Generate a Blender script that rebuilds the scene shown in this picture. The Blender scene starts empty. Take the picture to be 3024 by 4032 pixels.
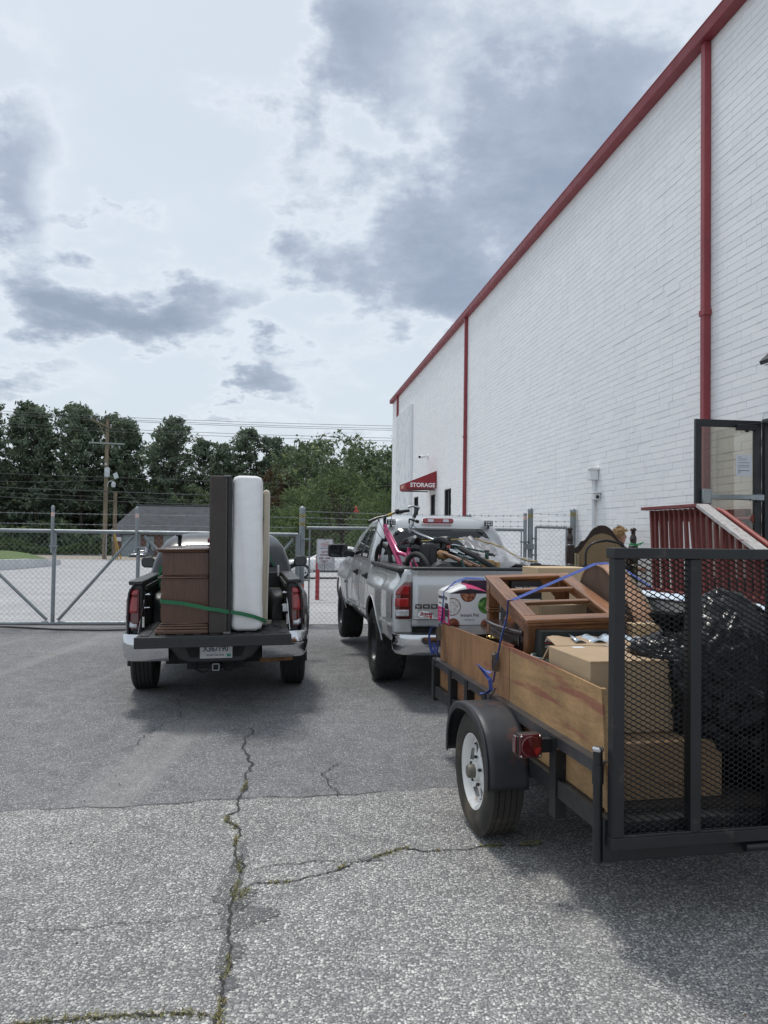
import bpy, bmesh, math, random
from mathutils import Vector, Matrix, Euler
rnd = random.Random(11)
R = math.radians
sc = bpy.context.scene
col = sc.collection

# ------------------------------------------------------------------ camera
cd = bpy.data.cameras.new('camera')
cd.sensor_fit = 'VERTICAL'; cd.sensor_height = 36.0; cd.lens = 36.0 * 3028 / 4032
cd.clip_start = 0.05; cd.clip_end = 3000
cam = bpy.data.objects.new('camera', cd); col.objects.link(cam)
cam.matrix_world = (Matrix.Translation((0, 0, 1.7)) @ Matrix.Rotation(math.pi / 2 + R(1.57), 4, 'X')
                    @ Matrix.Rotation(0.0138, 4, 'Z'))
sc.camera = cam
# ------------------------------------------------------------------ view
sc.view_settings.view_transform = 'Standard'; sc.view_settings.look = 'None'
sc.view_settings.exposure = 0.5; sc.view_settings.gamma = 1.0
sc.view_settings.use_curve_mapping = False
SUN_EL, SUN_AZ = R(67), R(31)          # azimuth measured from straight ahead towards the left
# ------------------------------------------------------------------ world: hazy summer sky with clouds
W = bpy.data.worlds.new('World'); sc.world = W; W.use_nodes = True
nt = W.node_tree; nt.nodes.clear()
def mth(op, a, b=None, c=None, t=None):
    n = (t or nt).nodes.new('ShaderNodeMath'); n.operation = op
    for i, x in enumerate((a, b, c)):
        if x is None: continue
        if isinstance(x, (int, float)): n.inputs[i].default_value = x
        else: (t or nt).links.new(x, n.inputs[i])
    return n.outputs[0]
def lk(a, b): nt.links.new(a, b)
tc = nt.nodes.new('ShaderNodeTexCoord')
sep = nt.nodes.new('ShaderNodeSeparateXYZ'); lk(tc.outputs['Generated'], sep.inputs[0])
dx, dy, dz = sep.outputs
zz = mth('ADD', mth('MAXIMUM', dz, 0.0), 0.28)
cmb = nt.nodes.new('ShaderNodeCombineXYZ')
lk(mth('DIVIDE', dx, zz), cmb.inputs[0]); lk(mth('DIVIDE', dy, zz), cmb.inputs[1]); cmb.inputs[2].default_value = 1.7
def noise(vec, scale, detail, rough=0.55, dist=0.0):
    n = nt.nodes.new('ShaderNodeTexNoise'); n.inputs['Scale'].default_value = scale
    n.inputs['Detail'].default_value = detail; n.inputs['Roughness'].default_value = rough
    n.inputs['Distortion'].default_value = dist; lk(vec, n.inputs['Vector']); return n
n1 = noise(cmb.outputs[0], 2.1, 9, 0.6, 0.25)
n2 = noise(cmb.outputs[0], 5.5, 8, 0.62, 0.1)
n3 = noise(cmb.outputs[0], 3.0, 6, 0.55)
sepn = nt.nodes.new('ShaderNodeSeparateColor'); lk(n3.outputs['Color'], sepn.inputs[0])
sepm = nt.nodes.new('ShaderNodeSeparateColor'); lk(n2.outputs['Color'], sepm.inputs[0])
yy = mth('MAXIMUM', dy, 0.05)
def wob(s, m, a, b): return mth('ADD', mth('MULTIPLY', mth('SUBTRACT', s, 0.5), a), mth('MULTIPLY', mth('SUBTRACT', m, 0.5), b))
U = mth('ADD', mth('DIVIDE', dx, yy), wob(sepn.outputs[0], sepm.outputs[0], 0.22, 0.20))
V = mth('ADD', mth('DIVIDE', dz, yy), wob(sepn.outputs[1], sepm.outputs[1], 0.16, 0.18))
# cloud masses: centre x, centre y, half width, half height (all as direction tangents), amount
CL = [(-.06, .63, .10, .10, 1.5), (.0, .56, .12, .06, .75), (.12, .47, .15, .07, .8), (.20, .54, .11, .08, .8), (.34, .44, .14, .12, 1.05), (.28, .63, .10, .05, .55), (-.02, .37, .15, .075, .72), (.10, .39, .14, .06, .6),
      (.06, .30, .11, .055, .95), (.125, .235, .06, .055, .85), (.22, .33, .11, .09, .8), (.38, .60, .14, .12, .65), (-.49, .53, .075, .12, 1.3), (-.49, .42, .05, .05, .7), (-.40, .33, .10, .05, 1.0), (-.355, .295, .11, .045, 1.9),
      (-.245, .305, .05, .04, 1.2), (-.145, .205, .05, .032, 1.7), (-.19, .185, .04, .02, .5), (-.47, .185, .085, .04, 1.05), (-.22, .13, .08, .02, .6), (-.36, .42, .06, .014, .65),
      (-.06, .115, .06, .022, .5), (.27, .27, .13, .10, .9), (.5, .35, .2, .2, .9), (.10, .68, .14, .06, .6), (-.10, .36, .05, .07, .45), (-.20, .62, .06, .06, .25), (-.02, .22, .05, .03, .25)]
tot = None
for (u0, v0, a, b, A) in CL:
    du = mth('DIVIDE', mth('SUBTRACT', U, u0), a); dv = mth('DIVIDE', mth('SUBTRACT', V, v0), b)
    e = mth('MULTIPLY', mth('EXPONENT', mth('MULTIPLY', mth('ADD', mth('MULTIPLY', du, du), mth('MULTIPLY', dv, dv)), -1.0)), A)
    tot = e if tot is None else mth('ADD', tot, e)
front = mth('SMOOTH_MIN', mth('MAXIMUM', mth('MULTIPLY', dy, 4.0), 0.0), 1.0, 0.1)
gen = mth('MULTIPLY', mth('SUBTRACT', n1.outputs['Fac'], 0.52), 3.0)
mass = mth('ADD', mth('MULTIPLY', tot, front), mth('MULTIPLY', mth('MAXIMUM', gen, 0.0), mth('SUBTRACT', 1.0, mth('MULTIPLY', front, 0.9))))
tex = mth('ADD', mth('MULTIPLY', mth('SUBTRACT', n2.outputs['Fac'], 0.5), 4.2), mth('MULTIPLY', mth('SUBTRACT', n1.outputs['Fac'], 0.5), 2.6))
# billows only where there is cloud: they fade out in the pale veil between the masses
env = mth('MINIMUM', mth('ADD', mass, 0.08), 0.80)
field = mth('ADD', mass, mth('MULTIPLY', tex, env))
mr = nt.nodes.new('ShaderNodeMapRange'); mr.interpolation_type = 'SMOOTHSTEP'
lk(field, mr.inputs['Value']); mr.inputs['From Min'].default_value = 0.02; mr.inputs['From Max'].default_value = 2.5
ramp = nt.nodes.new('ShaderNodeValToRGB'); lk(mr.outputs[0], ramp.inputs[0])
els = ramp.color_ramp.elements
els[0].position = 0.0; els[0].color = (.49, .545, .60, 1)
els[1].position = 1.0; els[1].color = (.205, .245, .315, 1)
for p, c in ((.065, (.545, .590, .640, 1)), (.19, (.43, .475, .54, 1)), (.44, (.30, .345, .42, 1))):
    e = els.new(p); e.color = c
# pale veil of haze with faint bluer gaps
veil = nt.nodes.new('ShaderNodeMix'); veil.data_type = 'RGBA'
lk(mth('MULTIPLY', mth('SUBTRACT', n1.outputs['Fac'], 0.3), 0.9), veil.inputs['Factor'])
lk(ramp.outputs[0], veil.inputs[6]); 
veil.blend_type = 'SOFT_LIGHT'; veil.inputs[7].default_value = (.62, .62, .62, 1)
sky = nt.nodes.new('ShaderNodeTexSky'); sky.sky_type = 'NISHITA'; sky.sun_disc = False
sky.sun_elevation = SUN_EL; sky.sun_rotation = -SUN_AZ; sky.air_density = 1.2; sky.dust_density = 2.0
b1 = nt.nodes.new('ShaderNodeBackground'); lk(sky.outputs[0], b1.inputs[0]); b1.inputs[1].default_value = 0.09
b2 = nt.nodes.new('ShaderNodeBackground'); lk(veil.outputs[2], b2.inputs[0]); b2.inputs[1].default_value = 1.0
mx = nt.nodes.new('ShaderNodeMixShader'); mx.inputs[0].default_value = 0.88
lk(b1.outputs[0], mx.inputs[1]); lk(b2.outputs[0], mx.inputs[2])
wo = nt.nodes.new('ShaderNodeOutputWorld'); lk(mx.outputs[0], wo.inputs[0])
W.cycles.sampling_method = 'MANUAL'; W.cycles.sample_map_resolution = 512
# ------------------------------------------------------------------ sun behind thin cloud
sl = bpy.data.lights.new('sun', 'SUN'); sl.energy = 1.5; sl.angle = R(10); sl.color = (1, .96, .90)
so = bpy.data.objects.new('sun', sl); col.objects.link(so)
sd = Vector((-math.sin(SUN_AZ) * math.cos(SUN_EL), math.cos(SUN_AZ) * math.cos(SUN_EL), math.sin(SUN_EL)))
so.rotation_euler = sd.to_track_quat('Z', 'Y').to_euler(); so.location = sd * 200

# ================================================================== helpers
def tag(o, label=None, cat=None, group=None, kind=None):
    for k, v in (('label', label), ('category', cat), ('group', group), ('kind', kind)):
        if v: o[k] = v
    return o
def thing(name, label, cat, loc=(0, 0, 0), rz=0.0, group=None, rot=None):
    o = bpy.data.objects.new(name, None); col.objects.link(o); o.empty_display_size = .2
    o.location = loc; o.rotation_euler = rot if rot else (0, 0, rz)
    return tag(o, label, cat, group)
def part_empty(name, parent, loc=(0, 0, 0), rot=(0, 0, 0)):
    o = bpy.data.objects.new(name, None); col.objects.link(o); o.parent = parent
    o.location = loc; o.rotation_euler = rot; o.empty_display_size = .1
    return o
def V3(*a): return Vector(a)
class MB:
    def __init__(s): s.v = []; s.f = []; s.mi = []
    def add(s, vs, fs, m=0):
        k = len(s.v); s.v += [tuple(p) for p in vs]
        for f in fs: s.f.append([i + k for i in f]); s.mi.append(m)
        return s
    def box(s, x0, x1, y0, y1, z0, z1, m=0):
        vs = [(x, y, z) for z in (z0, z1) for y in (y0, y1) for x in (x0, x1)]
        return s.add(vs, [(0, 2, 3, 1), (4, 5, 7, 6), (0, 1, 5, 4), (2, 6, 7, 3), (0, 4, 6, 2), (1, 3, 7, 5)], m)
    def obox(s, c, ex, ey, ez, m=0):      # centre and three half-extent vectors
        c, ex, ey, ez = map(Vector, (c, ex, ey, ez))
        vs = [c + ex * i + ey * j + ez * k for k in (-1, 1) for j in (-1, 1) for i in (-1, 1)]
        return s.add(vs, [(0, 2, 3, 1), (4, 5, 7, 6), (0, 1, 5, 4), (2, 6, 7, 3), (0, 4, 6, 2), (1, 3, 7, 5)], m)
    def bar(s, p, q, w, h, up=(0, 0, 1), m=0):
        p, q = Vector(p), Vector(q); d = (q - p)
        e = d.normalized(); sx = e.cross(Vector(up))
        if sx.length < 1e-4: sx = e.cross(Vector((1, 0, 0)))
        sx.normalize(); uz = sx.cross(e)
        return s.obox((p + q) / 2, d / 2, sx * w / 2, uz * h / 2, m)
    def tube(s, pts, r, n=8, m=0, cap=True, closed=False):
        pts = [Vector(p) for p in pts]; N = len(pts)
        rr = r if isinstance(r, (list, tuple)) else [r] * N
        fr = []; prev = None
        for i in range(N):
            a = pts[(i - 1) % N] if (closed or i > 0) else pts[i]
            b = pts[(i + 1) % N] if (closed or i < N - 1) else pts[i]
            t = (b - a).normalized()
            if prev is None:
                u = t.cross(Vector((0, 0, 1)))
                if u.length < .05: u = t.cross(Vector((0, 1, 0)))
            else:
                u = prev - t * prev.dot(t)
            u.normalize(); prev = u; fr.append((u, t.cross(u)))
        vs = []
        for i in range(N):
            u, w = fr[i]
            for k in range(n):
                a = 2 * math.pi * k / n
                vs.append(pts[i] + (u * math.cos(a) + w * math.sin(a)) * rr[i])
        fs = []
        for i in range(N if closed else N - 1):
            j = (i + 1) % N
            for k in range(n):
                l = (k + 1) % n
                fs.append((i * n + k, i * n + l, j * n + l, j * n + k))
        if cap and not closed:
            fs.append(tuple(range(n))[::-1]); fs.append(tuple((N - 1) * n + k for k in range(n)))
        return s.add(vs, fs, m)
    def lathe(s, prof, n=24, O=(0, 0, 0), ax=(0, 0, 1), m=0, mod=None, closed=False, cap=True):   # prof of (radius, height)
        O, ax = Vector(O), Vector(ax).normalized()
        u = ax.cross(Vector((0, 0, 1)))
        if u.length < .05: u = Vector((1, 0, 0))
        u.normalize(); w = ax.cross(u); vs = []; fs = []
        for i, (r, h) in enumerate(prof):
            for k in range(n):
                a = 2 * math.pi * k / n; q = r + (mod(i, k) if mod else 0)
                vs.append(O + ax * h + (u * math.cos(a) + w * math.sin(a)) * q)
        P = len(prof)
        for i in range(P if closed else P - 1):
            j = (i + 1) % P
            for k in range(n):
                l = (k + 1) % n; fs.append((i * n + k, i * n + l, j * n + l, j * n + k))
        if not closed and cap:
            if prof[0][0] > 1e-4: fs.append(tuple(range(n))[::-1])
            if prof[-1][0] > 1e-4: fs.append(tuple((P - 1) * n + k for k in range(n)))
        return s.add(vs, fs, m)
    def prism(s, poly, O, ex, ey, ez, d, m=0):   # polygon in the ex/ey plane, thickness d along ez
        O, ex, ey, ez = map(Vector, (O, ex, ey, ez)); n = len(poly)
        vs = [O + ex * a + ey * b for a, b in poly] + [O + ex * a + ey * b + ez * d for a, b in poly]
        fs = [tuple(range(n))[::-1], tuple(range(n, 2 * n))] + [(i, (i + 1) % n, n + (i + 1) % n, n + i) for i in range(n)]
        return s.add(vs, fs, m)
    def grid(s, fn, nu, nv, m=0, keep=None, cu=False):
        vs = [fn(i / nu, j / nv) for j in range(nv + 1) for i in range(nu + 1)]; fs = []
        for j in range(nv):
            for i in range(nu):
                if keep and not keep((i + .5) / nu, (j + .5) / nv): continue
                a = j * (nu + 1) + i; fs.append((a, a + 1, a + nu + 2, a + nu + 1))
        return s.add(vs, fs, m)
    def ribbon(s, pts, w, side, t=.002, m=0):
        pts = [Vector(p) for p in pts]; N = len(pts); vs = []; fs = []
        for i, p in enumerate(pts):
            sd = Vector(side[i] if isinstance(side, list) else side).normalized() * w / 2
            a = pts[max(i - 1, 0)]; b = pts[min(i + 1, N - 1)]
            nn = (b - a).cross(sd); nn = nn.normalized() * t / 2 if nn.length > 1e-9 else Vector((0, 0, t / 2))
            vs += [p - sd - nn, p + sd - nn, p + sd + nn, p - sd + nn]
        for i in range(N - 1):
            k = i * 4
            for a in range(4):
                b = (a + 1) % 4; fs.append((k + a, k + b, k + 4 + b, k + 4 + a))
        fs += [(3, 2, 1, 0), (4 * N - 4, 4 * N - 3, 4 * N - 2, 4 * N - 1)]
        return s.add(vs, fs, m)
    def mesh(s, name, mats, smooth=False, ang=40, doubles=False):
        me = bpy.data.meshes.new(name); me.from_pydata(s.v, [], s.f)
        for mm in (mats if isinstance(mats, (list, tuple)) else [mats]): me.materials.append(mm)
        if len(me.materials) > 1: me.polygons.foreach_set('material_index', s.mi)
        bm = bmesh.new(); bm.from_mesh(me)
        if doubles: bmesh.ops.remove_doubles(bm, verts=bm.verts, dist=1e-4)
        bmesh.ops.recalc_face_normals(bm, faces=bm.faces); bm.to_mesh(me); bm.free()
        if smooth:
            me.shade_smooth(); me.set_sharp_from_angle(angle=R(ang))
        me.update(); return me
    def build(s, name, mats, parent=None, smooth=False, ang=40, bevel=0, solid=0, doubles=False, seg=2, sub=0):
        o = bpy.data.objects.new(name, s.mesh(name, mats, smooth, ang, doubles)); col.objects.link(o)
        if parent: o.parent = parent
        if solid:
            md = o.modifiers.new('solid', 'SOLIDIFY'); md.thickness = solid; md.offset = -1
        if sub:
            md = o.modifiers.new('sub', 'SUBSURF'); md.levels = md.render_levels = sub
        if bevel:
            md = o.modifiers.new('bevel', 'BEVEL'); md.width = bevel; md.segments = seg; md.limit_method = 'ANGLE'; md.angle_limit = R(40)
            if not smooth: o.data.shade_smooth(); o.data.set_sharp_from_angle(angle=R(50))
        return o
def link(name, me, parent, loc=(0, 0, 0), rot=(0, 0, 0), scale=(1, 1, 1)):
    o = bpy.data.objects.new(name, me); col.objects.link(o); o.parent = parent
    o.location = loc; o.rotation_euler = rot; o.scale = scale; return o
def text(s, size, mt, parent, O, ex, ey, name='lettering', ext=.0015, align='CENTER', sx=1.0, bold=0.0, shear=0.0):
    cu = bpy.data.curves.new(name, 'FONT'); cu.body = s; cu.size = size; cu.extrude = ext; cu.align_x = align
    cu.align_y = 'BOTTOM_BASELINE'; cu.offset = bold; cu.shear = shear; cu.resolution_u = 3
    cu.materials.append(mt)
    tmp = bpy.data.objects.new(name, cu); me = bpy.data.meshes.new_from_object(tmp); me.name = name
    bpy.data.objects.remove(tmp); bpy.data.curves.remove(cu)
    o = bpy.data.objects.new(name, me); col.objects.link(o); o.parent = parent
    ex, ey = Vector(ex).normalized(), Vector(ey).normalized(); ez = ex.cross(ey)
    m = Matrix((ex * sx, ey, ez)).transposed().to_4x4(); m.translation = Vector(O)
    o.matrix_local = m; return o
def copy_tree(o, parent=None):
    c = o.copy(); col.objects.link(c)
    if parent: c.parent = parent
    for ch in list(o.children): copy_tree(ch, c)
    return c
def gz(x, y):
    return .015 * max(-14., min(5., x)) - .013 * max(0., min(y, 90.) - 9.)
def sstep(a, b, x):
    t = max(0., min(1., (x - a) / (b - a))); return t * t * (3 - 2 * t)

# ================================================================== materials
def newmat(name):
    m = bpy.data.materials.new(name); m.use_nodes = True
    t = m.node_tree; b = t.nodes['Principled BSDF']; return m, t, b
def tcoord(t, kind='Object', scale=(1, 1, 1), rot=(0, 0, 0)):
    n = t.nodes.new('ShaderNodeTexCoord'); mp = t.nodes.new('ShaderNodeMapping')
    mp.inputs['Scale'].default_value = scale; mp.inputs['Rotation'].default_value = rot
    if kind == 'World':
        g = t.nodes.new('ShaderNodeNewGeometry'); t.links.new(g.outputs['Position'], mp.inputs['Vector'])
    else: t.links.new(n.outputs[kind], mp.inputs['Vector'])
    return mp.outputs[0]
def tnoise(t, vec, scale, detail=4, rough=.55, dist=0):
    n = t.nodes.new('ShaderNodeTexNoise'); n.inputs['Scale'].default_value = scale
    n.inputs['Detail'].default_value = detail; n.inputs['Roughness'].default_value = rough; n.inputs['Distortion'].default_value = dist
    t.links.new(vec, n.inputs['Vector']); return n.outputs['Fac']
def tramp(t, fac, stops, const=False):
    n = t.nodes.new('ShaderNodeValToRGB'); t.links.new(fac, n.inputs[0]); e = n.color_ramp.elements
    if const: n.color_ramp.interpolation = 'CONSTANT'
    def c4(c): return (c, c, c, 1) if isinstance(c, (int, float)) else (*c[:3], 1)
    e[0].position, e[0].color = stops[0][0], c4(stops[0][1]); e[1].position, e[1].color = stops[-1][0], c4(stops[-1][1])
    for p, c in stops[1:-1]: k = e.new(p); k.color = c4(c)
    return n.outputs[0]
def tmix(t, fac, a, b, mode='MIX'):
    n = t.nodes.new('ShaderNodeMix'); n.data_type = 'RGBA'; n.blend_type = mode
    for s, x in ((n.inputs['Factor'], fac), (n.inputs[6], a), (n.inputs[7], b)):
        if isinstance(x, (int, float)): s.default_value = x if s.type == 'VALUE' else (x, x, x, 1)
        elif isinstance(x, tuple): s.default_value = (*x[:3], 1)
        else: t.links.new(x, s)
    return n.outputs[2]
def tbump(t, b, h, strength=.3, dist=.005):
    n = t.nodes.new('ShaderNodeBump'); n.inputs['Strength'].default_value = strength; n.inputs['Distance'].default_value = dist
    t.links.new(h, n.inputs['Height']); t.links.new(n.outputs[0], b.inputs['Normal'])
def mat(name, c, rough=.5, metal=0., var=.12, vs=6., bump=0., bs=60., coat=0., spec=.5, kind='Object', stretch=(1, 1, 1), dirt=None, alpha=1., rv=.08):
    m, t, b = newmat(name)
    vec = tcoord(t, kind, stretch); n = tnoise(t, vec, vs, 5, .6)
    lo = tuple(x * (1 - var) for x in c); hi = tuple(min(1, x * (1 + var)) for x in c)
    cc = tramp(t, n, [(.3, lo), (.7, hi)])
    if dirt:
        n2 = tnoise(t, vec, dirt[1], 6, .65); cc = tmix(t, tramp(t, n2, [(dirt[2], 0.), (dirt[2] + .14, 1.)]), cc, dirt[0])
    t.links.new(cc, b.inputs['Base Color'])
    b.inputs['Metallic'].default_value = metal; b.inputs['Specular IOR Level'].default_value = spec
    t.links.new(tramp(t, tnoise(t, vec, vs * 2.3, 4), [(.3, max(0., rough - rv)), (.7, min(1., rough + rv))]), b.inputs['Roughness'])
    b.inputs['Coat Weight'].default_value = coat; b.inputs['Coat Roughness'].default_value = .06
    if bump: tbump(t, b, tnoise(t, vec, bs, 5, .6), bump, .004)
    if alpha < 1: b.inputs['Alpha'].default_value = alpha
    return m
def wood(name, c, axis=0, rough=.4, ring=9., dark=.45, coat=.0, plank=None, bump=.05, kind='Object'):
    m, t, b = newmat(name)
    st = [14., 14., 14.]; st[axis] = .9
    vec = tcoord(t, kind, tuple(st)); vec2 = tcoord(t, kind, tuple(x * 5 for x in st))
    g1 = tnoise(t, vec, 1.1, 5, .6, .8); g2 = tnoise(t, vec2, 1.6, 3, .6)
    w = t.nodes.new('ShaderNodeMath'); w.operation = 'PINGPONG'; t.links.new(mth('MULTIPLY', g1, ring, t=t), w.inputs[0]); w.inputs[1].default_value = 1.0
    base = tramp(t, w.outputs[0], [(0., tuple(x * dark for x in c)), (.45, c), (1., tuple(min(1, x * 1.28) for x in c))])
    fine = tramp(t, g2, [(.38, .62), (.62, 1.08)])
    cc = tmix(t, .75, base, fine, 'MULTIPLY')
    t.links.new(cc, b.inputs['Base Color']); b.inputs['Roughness'].default_value = rough
    b.inputs['Coat Weight'].default_value = coat; b.inputs['Coat Roughness'].default_value = .18
    tbump(t, b, g2, bump, .003); return m
def glassy(name, c=(.012, .015, .018), rough=.03):
    m, t, b = newmat(name)
    n = tnoise(t, tcoord(t, 'Object'), 3, 3); t.links.new(tramp(t, n, [(.3, tuple(x * .8 for x in c)), (.7, tuple(x * 1.3 for x in c))]), b.inputs['Base Color'])
    b.inputs['Roughness'].default_value = rough; b.inputs['Specular IOR Level'].default_value = .6; return m
def clear(name, tint=(.9, .93, .92), refl=.12, rough=.02):
    m, t, b = newmat(name); t.nodes.remove(b)
    tr = t.nodes.new('ShaderNodeBsdfTransparent'); tr.inputs[0].default_value = (*tint, 1)
    gl = t.nodes.new('ShaderNodeBsdfGlossy'); gl.inputs['Roughness'].default_value = rough
    lw = t.nodes.new('ShaderNodeLayerWeight'); lw.inputs[0].default_value = .25
    mm = t.nodes.new('ShaderNodeMixShader'); t.links.new(mth('ADD', mth('MULTIPLY', lw.outputs['Fresnel'], .7, t=t), refl * .4, t=t), mm.inputs[0])
    t.links.new(tr.outputs[0], mm.inputs[1]); t.links.new(gl.outputs[0], mm.inputs[2])
    t.links.new(mm.outputs[0], t.nodes['Material Output'].inputs[0]); return m
# ------------------------------------------------------------------ paving materials
def paving(name, mortar, stones, scale, stain, bump=.6, size=.46, fine=2.1, finemix=.6, patch=None, tracks=0.):
    """stones of two sizes bedded in binder, seen from above; broad stains, worn tracks and scuffed patches over them"""
    m, t, b = newmat(name); vec = tcoord(t, 'World')
    nd = t.nodes.new('ShaderNodeTexNoise'); nd.inputs['Scale'].default_value = scale * 1.3; nd.inputs['Detail'].default_value = 3; t.links.new(vec, nd.inputs['Vector'])
    vm = t.nodes.new('ShaderNodeVectorMath'); vm.operation = 'MULTIPLY_ADD'; t.links.new(nd.outputs['Color'], vm.inputs[0]); vm.inputs[1].default_value = (1.1 / scale,) * 3; t.links.new(vec, vm.inputs[2])
    def layer(sc_, sz, ofs):
        vo = t.nodes.new('ShaderNodeTexVoronoi'); vo.voronoi_dimensions = '2D'; vo.inputs['Scale'].default_value = sc_; vo.inputs['Randomness'].default_value = 1; t.links.new(vm.outputs[0], vo.inputs['Vector'])
        s_ = t.nodes.new('ShaderNodeSeparateColor'); t.links.new(vo.outputs['Color'], s_.inputs[0])
        thr = mth('ADD', mth('MULTIPLY', s_.outputs[1], .34, t=t), sz - .24, t=t)     # every stone has its own size
        e = t.nodes.new('ShaderNodeMapRange'); t.links.new(mth('SUBTRACT', vo.outputs['Distance'], thr, t=t), e.inputs['Value']); e.inputs['From Min'].default_value = -.05; e.inputs['From Max'].default_value = .07
        c = tramp(t, s_.outputs[0], [(.0, stones[0]), (.35, stones[1]), (.7, stones[2]), (1., stones[3])]); return e.outputs[0], c
    e1, c1 = layer(scale, size, 0); e2, c2 = layer(scale * fine, size + .02, 3)
    base = tmix(t, e2, tmix(t, finemix, mortar, c2), mortar); cc = tmix(t, e1, c1, base)
    big = tnoise(t, vec, .5, 6, .62); mid = tnoise(t, vec, 5.5, 6, .65)
    cc = tmix(t, 1., cc, tramp(t, big, [(.3, 1 - stain), (.7, 1 + stain * .5)]), 'MULTIPLY'); cc = tmix(t, 1., cc, tramp(t, mid, [(.28, 1 - stain * 1.1), (.62, 1.04)]), 'MULTIPLY')
    if patch:
        pn = tnoise(t, tcoord(t, 'World', patch[2]), patch[1], 6, .66); cc = tmix(t, tramp(t, pn, [(patch[3], 0.), (patch[3] + .12, patch[4])]), cc, patch[0])
    if tracks:      # dusty wheel tracks and drips, running the way cars leave the gate
        tv_ = tcoord(t, 'World', (1.5, .10, 1), (0, 0, R(-24))); tn = tnoise(t, tv_, 1.1, 5, .55); cc = tmix(t, tramp(t, tn, [(.56, 0.), (.68, tracks)]), cc, (.36, .35, .33))
        dn = tnoise(t, tcoord(t, 'World', (1, .8, 1)), 2.1, 4, .7); cc = tmix(t, tramp(t, dn, [(.66, 0.), (.74, .45)]), cc, (.06, .06, .062))
    t.links.new(cc, b.inputs['Base Color']); b.inputs['Roughness'].default_value = .88; b.inputs['Specular IOR Level'].default_value = .25
    h = mth('ADD', mth('MULTIPLY', mth('MINIMUM', e1, mth('ADD', e2, .35, t=t), t=t), -1.0, t=t), mth('MULTIPLY', mid, .6, t=t), t=t)
    tbump(t, b, h, bump, .005); return m
ASPH = paving('asphalt', (.115, .119, .125), [(.15, .153, .16), (.225, .228, .235), (.34, .34, .34), (.56, .55, .54)], 95, .20, bump=.4, size=.42, patch=((.33, .325, .31), .8, (1.6, .5, 1), .62, .4), tracks=.35)
AGGR = paving('worn_aggregate', (.125, .126, .131), [(.20, .20, .208), (.325, .322, .315), (.50, .49, .47), (.78, .76, .72)], 84, .20, bump=.55, size=.46, patch=((.13, .13, .135), 1.1, (1, 1, 1), .64, .35), tracks=.12)
BINDER = paving('worn_binder', (.12, .12, .125), [(.15, .15, .155), (.24, .237, .23), (.40, .39, .37), (.66, .64, .60)], 80, .12, bump=.5, size=.33, finemix=.25)
LOT = paving('pale_asphalt', (.36, .36, .372), [(.39, .39, .40), (.43, .43, .44), (.47, .468, .472), (.53, .525, .525)], 60, .14, bump=.1, size=.45, patch=((.29, .295, .31), .35, (.35, 2.2, 1), .55, .6), tracks=.25)
DIRT = mat('dry_dirt', (.30, .26, .21), .9, var=.35, vs=2, bump=.4, bs=20, kind='World')
GRASSY = mat('mown_grass', (.085, .135, .03), .85, var=.35, vs=3, bump=.6, bs=60, kind='World')
CRACK = mat('crack_fill', (.042, .040, .038), .95, var=.5, vs=30, bump=.6, bs=90, kind='World')
PATCHM = mat('worn_binder', (.085, .083, .085), .9, var=.5, vs=40, bump=.6, bs=140, kind='World')
LINE = mat('line_paint', (.62, .62, .6), .7, var=.12, vs=9, dirt=((.28, .28, .28), 4, .55), kind='World')
GB1 = mat('dry_grass', (.30, .25, .11), .8, var=.3, vs=9, kind='World'); GB2 = mat('weed_green', (.14, .165, .055), .8, var=.3, vs=9, kind='World')

def strip_edge(x0, x1, n, f):
    return [(x0 + (x1 - x0) * i / n, f(x0 + (x1 - x0) * i / n)) for i in range(n + 1)]
# one sheet to the horizon
ys = [-8, -3, 0, 2, 4, 6, 8, 9, 10, 12, 14, 17, 20, 25, 30, 40, 50, 60, 75, 90, 130, 220, 500, 1200]
xs = [-900, -300, -120, -60, -30, -20, -14, -10, -6, -3, 0, 2, 4, 5, 8, 15, 40, 120, 400, 900]
g = MB(); vs = [(x, y, gz(x, y)) for y in ys for x in xs]; nx = len(xs)
g.add(vs, [(j * nx + i, j * nx + i + 1, (j + 1) * nx + i + 1, (j + 1) * nx + i) for j in range(len(ys) - 1) for i in range(nx - 1)])
tag(g.build('ground', ASPH), kind='structure')
# older, coarser aggregate in front: its ragged far edge crosses the picture
def joint(x): return 5.04 + .155 * (x + .2) + .02 * math.sin(x * 5.1) + .014 * math.sin(x * 17 + 1) + .008 * math.sin(x * 41)
g = MB(); X = [-7 + 14.0 * i / 560 for i in range(561)]
vs = []
for j in range(12):
    for x in X:
        y = -5 + (joint(x) + 5) * j / 11; vs.append((x, y, gz(x, y) + .005))
g.add(vs, [(j * 561 + i, j * 561 + i + 1, (j + 1) * 561 + i + 1, (j + 1) * 561 + i) for j in range(11) for i in range(560)])
# (its far lip is a thin real step)
k = len(g.v); top = [(x, joint(x), gz(x, joint(x)) + .005) for x in X]; low = [(x, joint(x) + .012, gz(x, joint(x)) - .002) for x in X]
g.add(top + low, [(i, i + 1, 561 + i + 1, 561 + i) for i in range(560)])
tag(g.build('pavement', AGGR), kind='structure')
SEAM = [(x, joint(x) + .008) for x in X[::3]]
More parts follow.
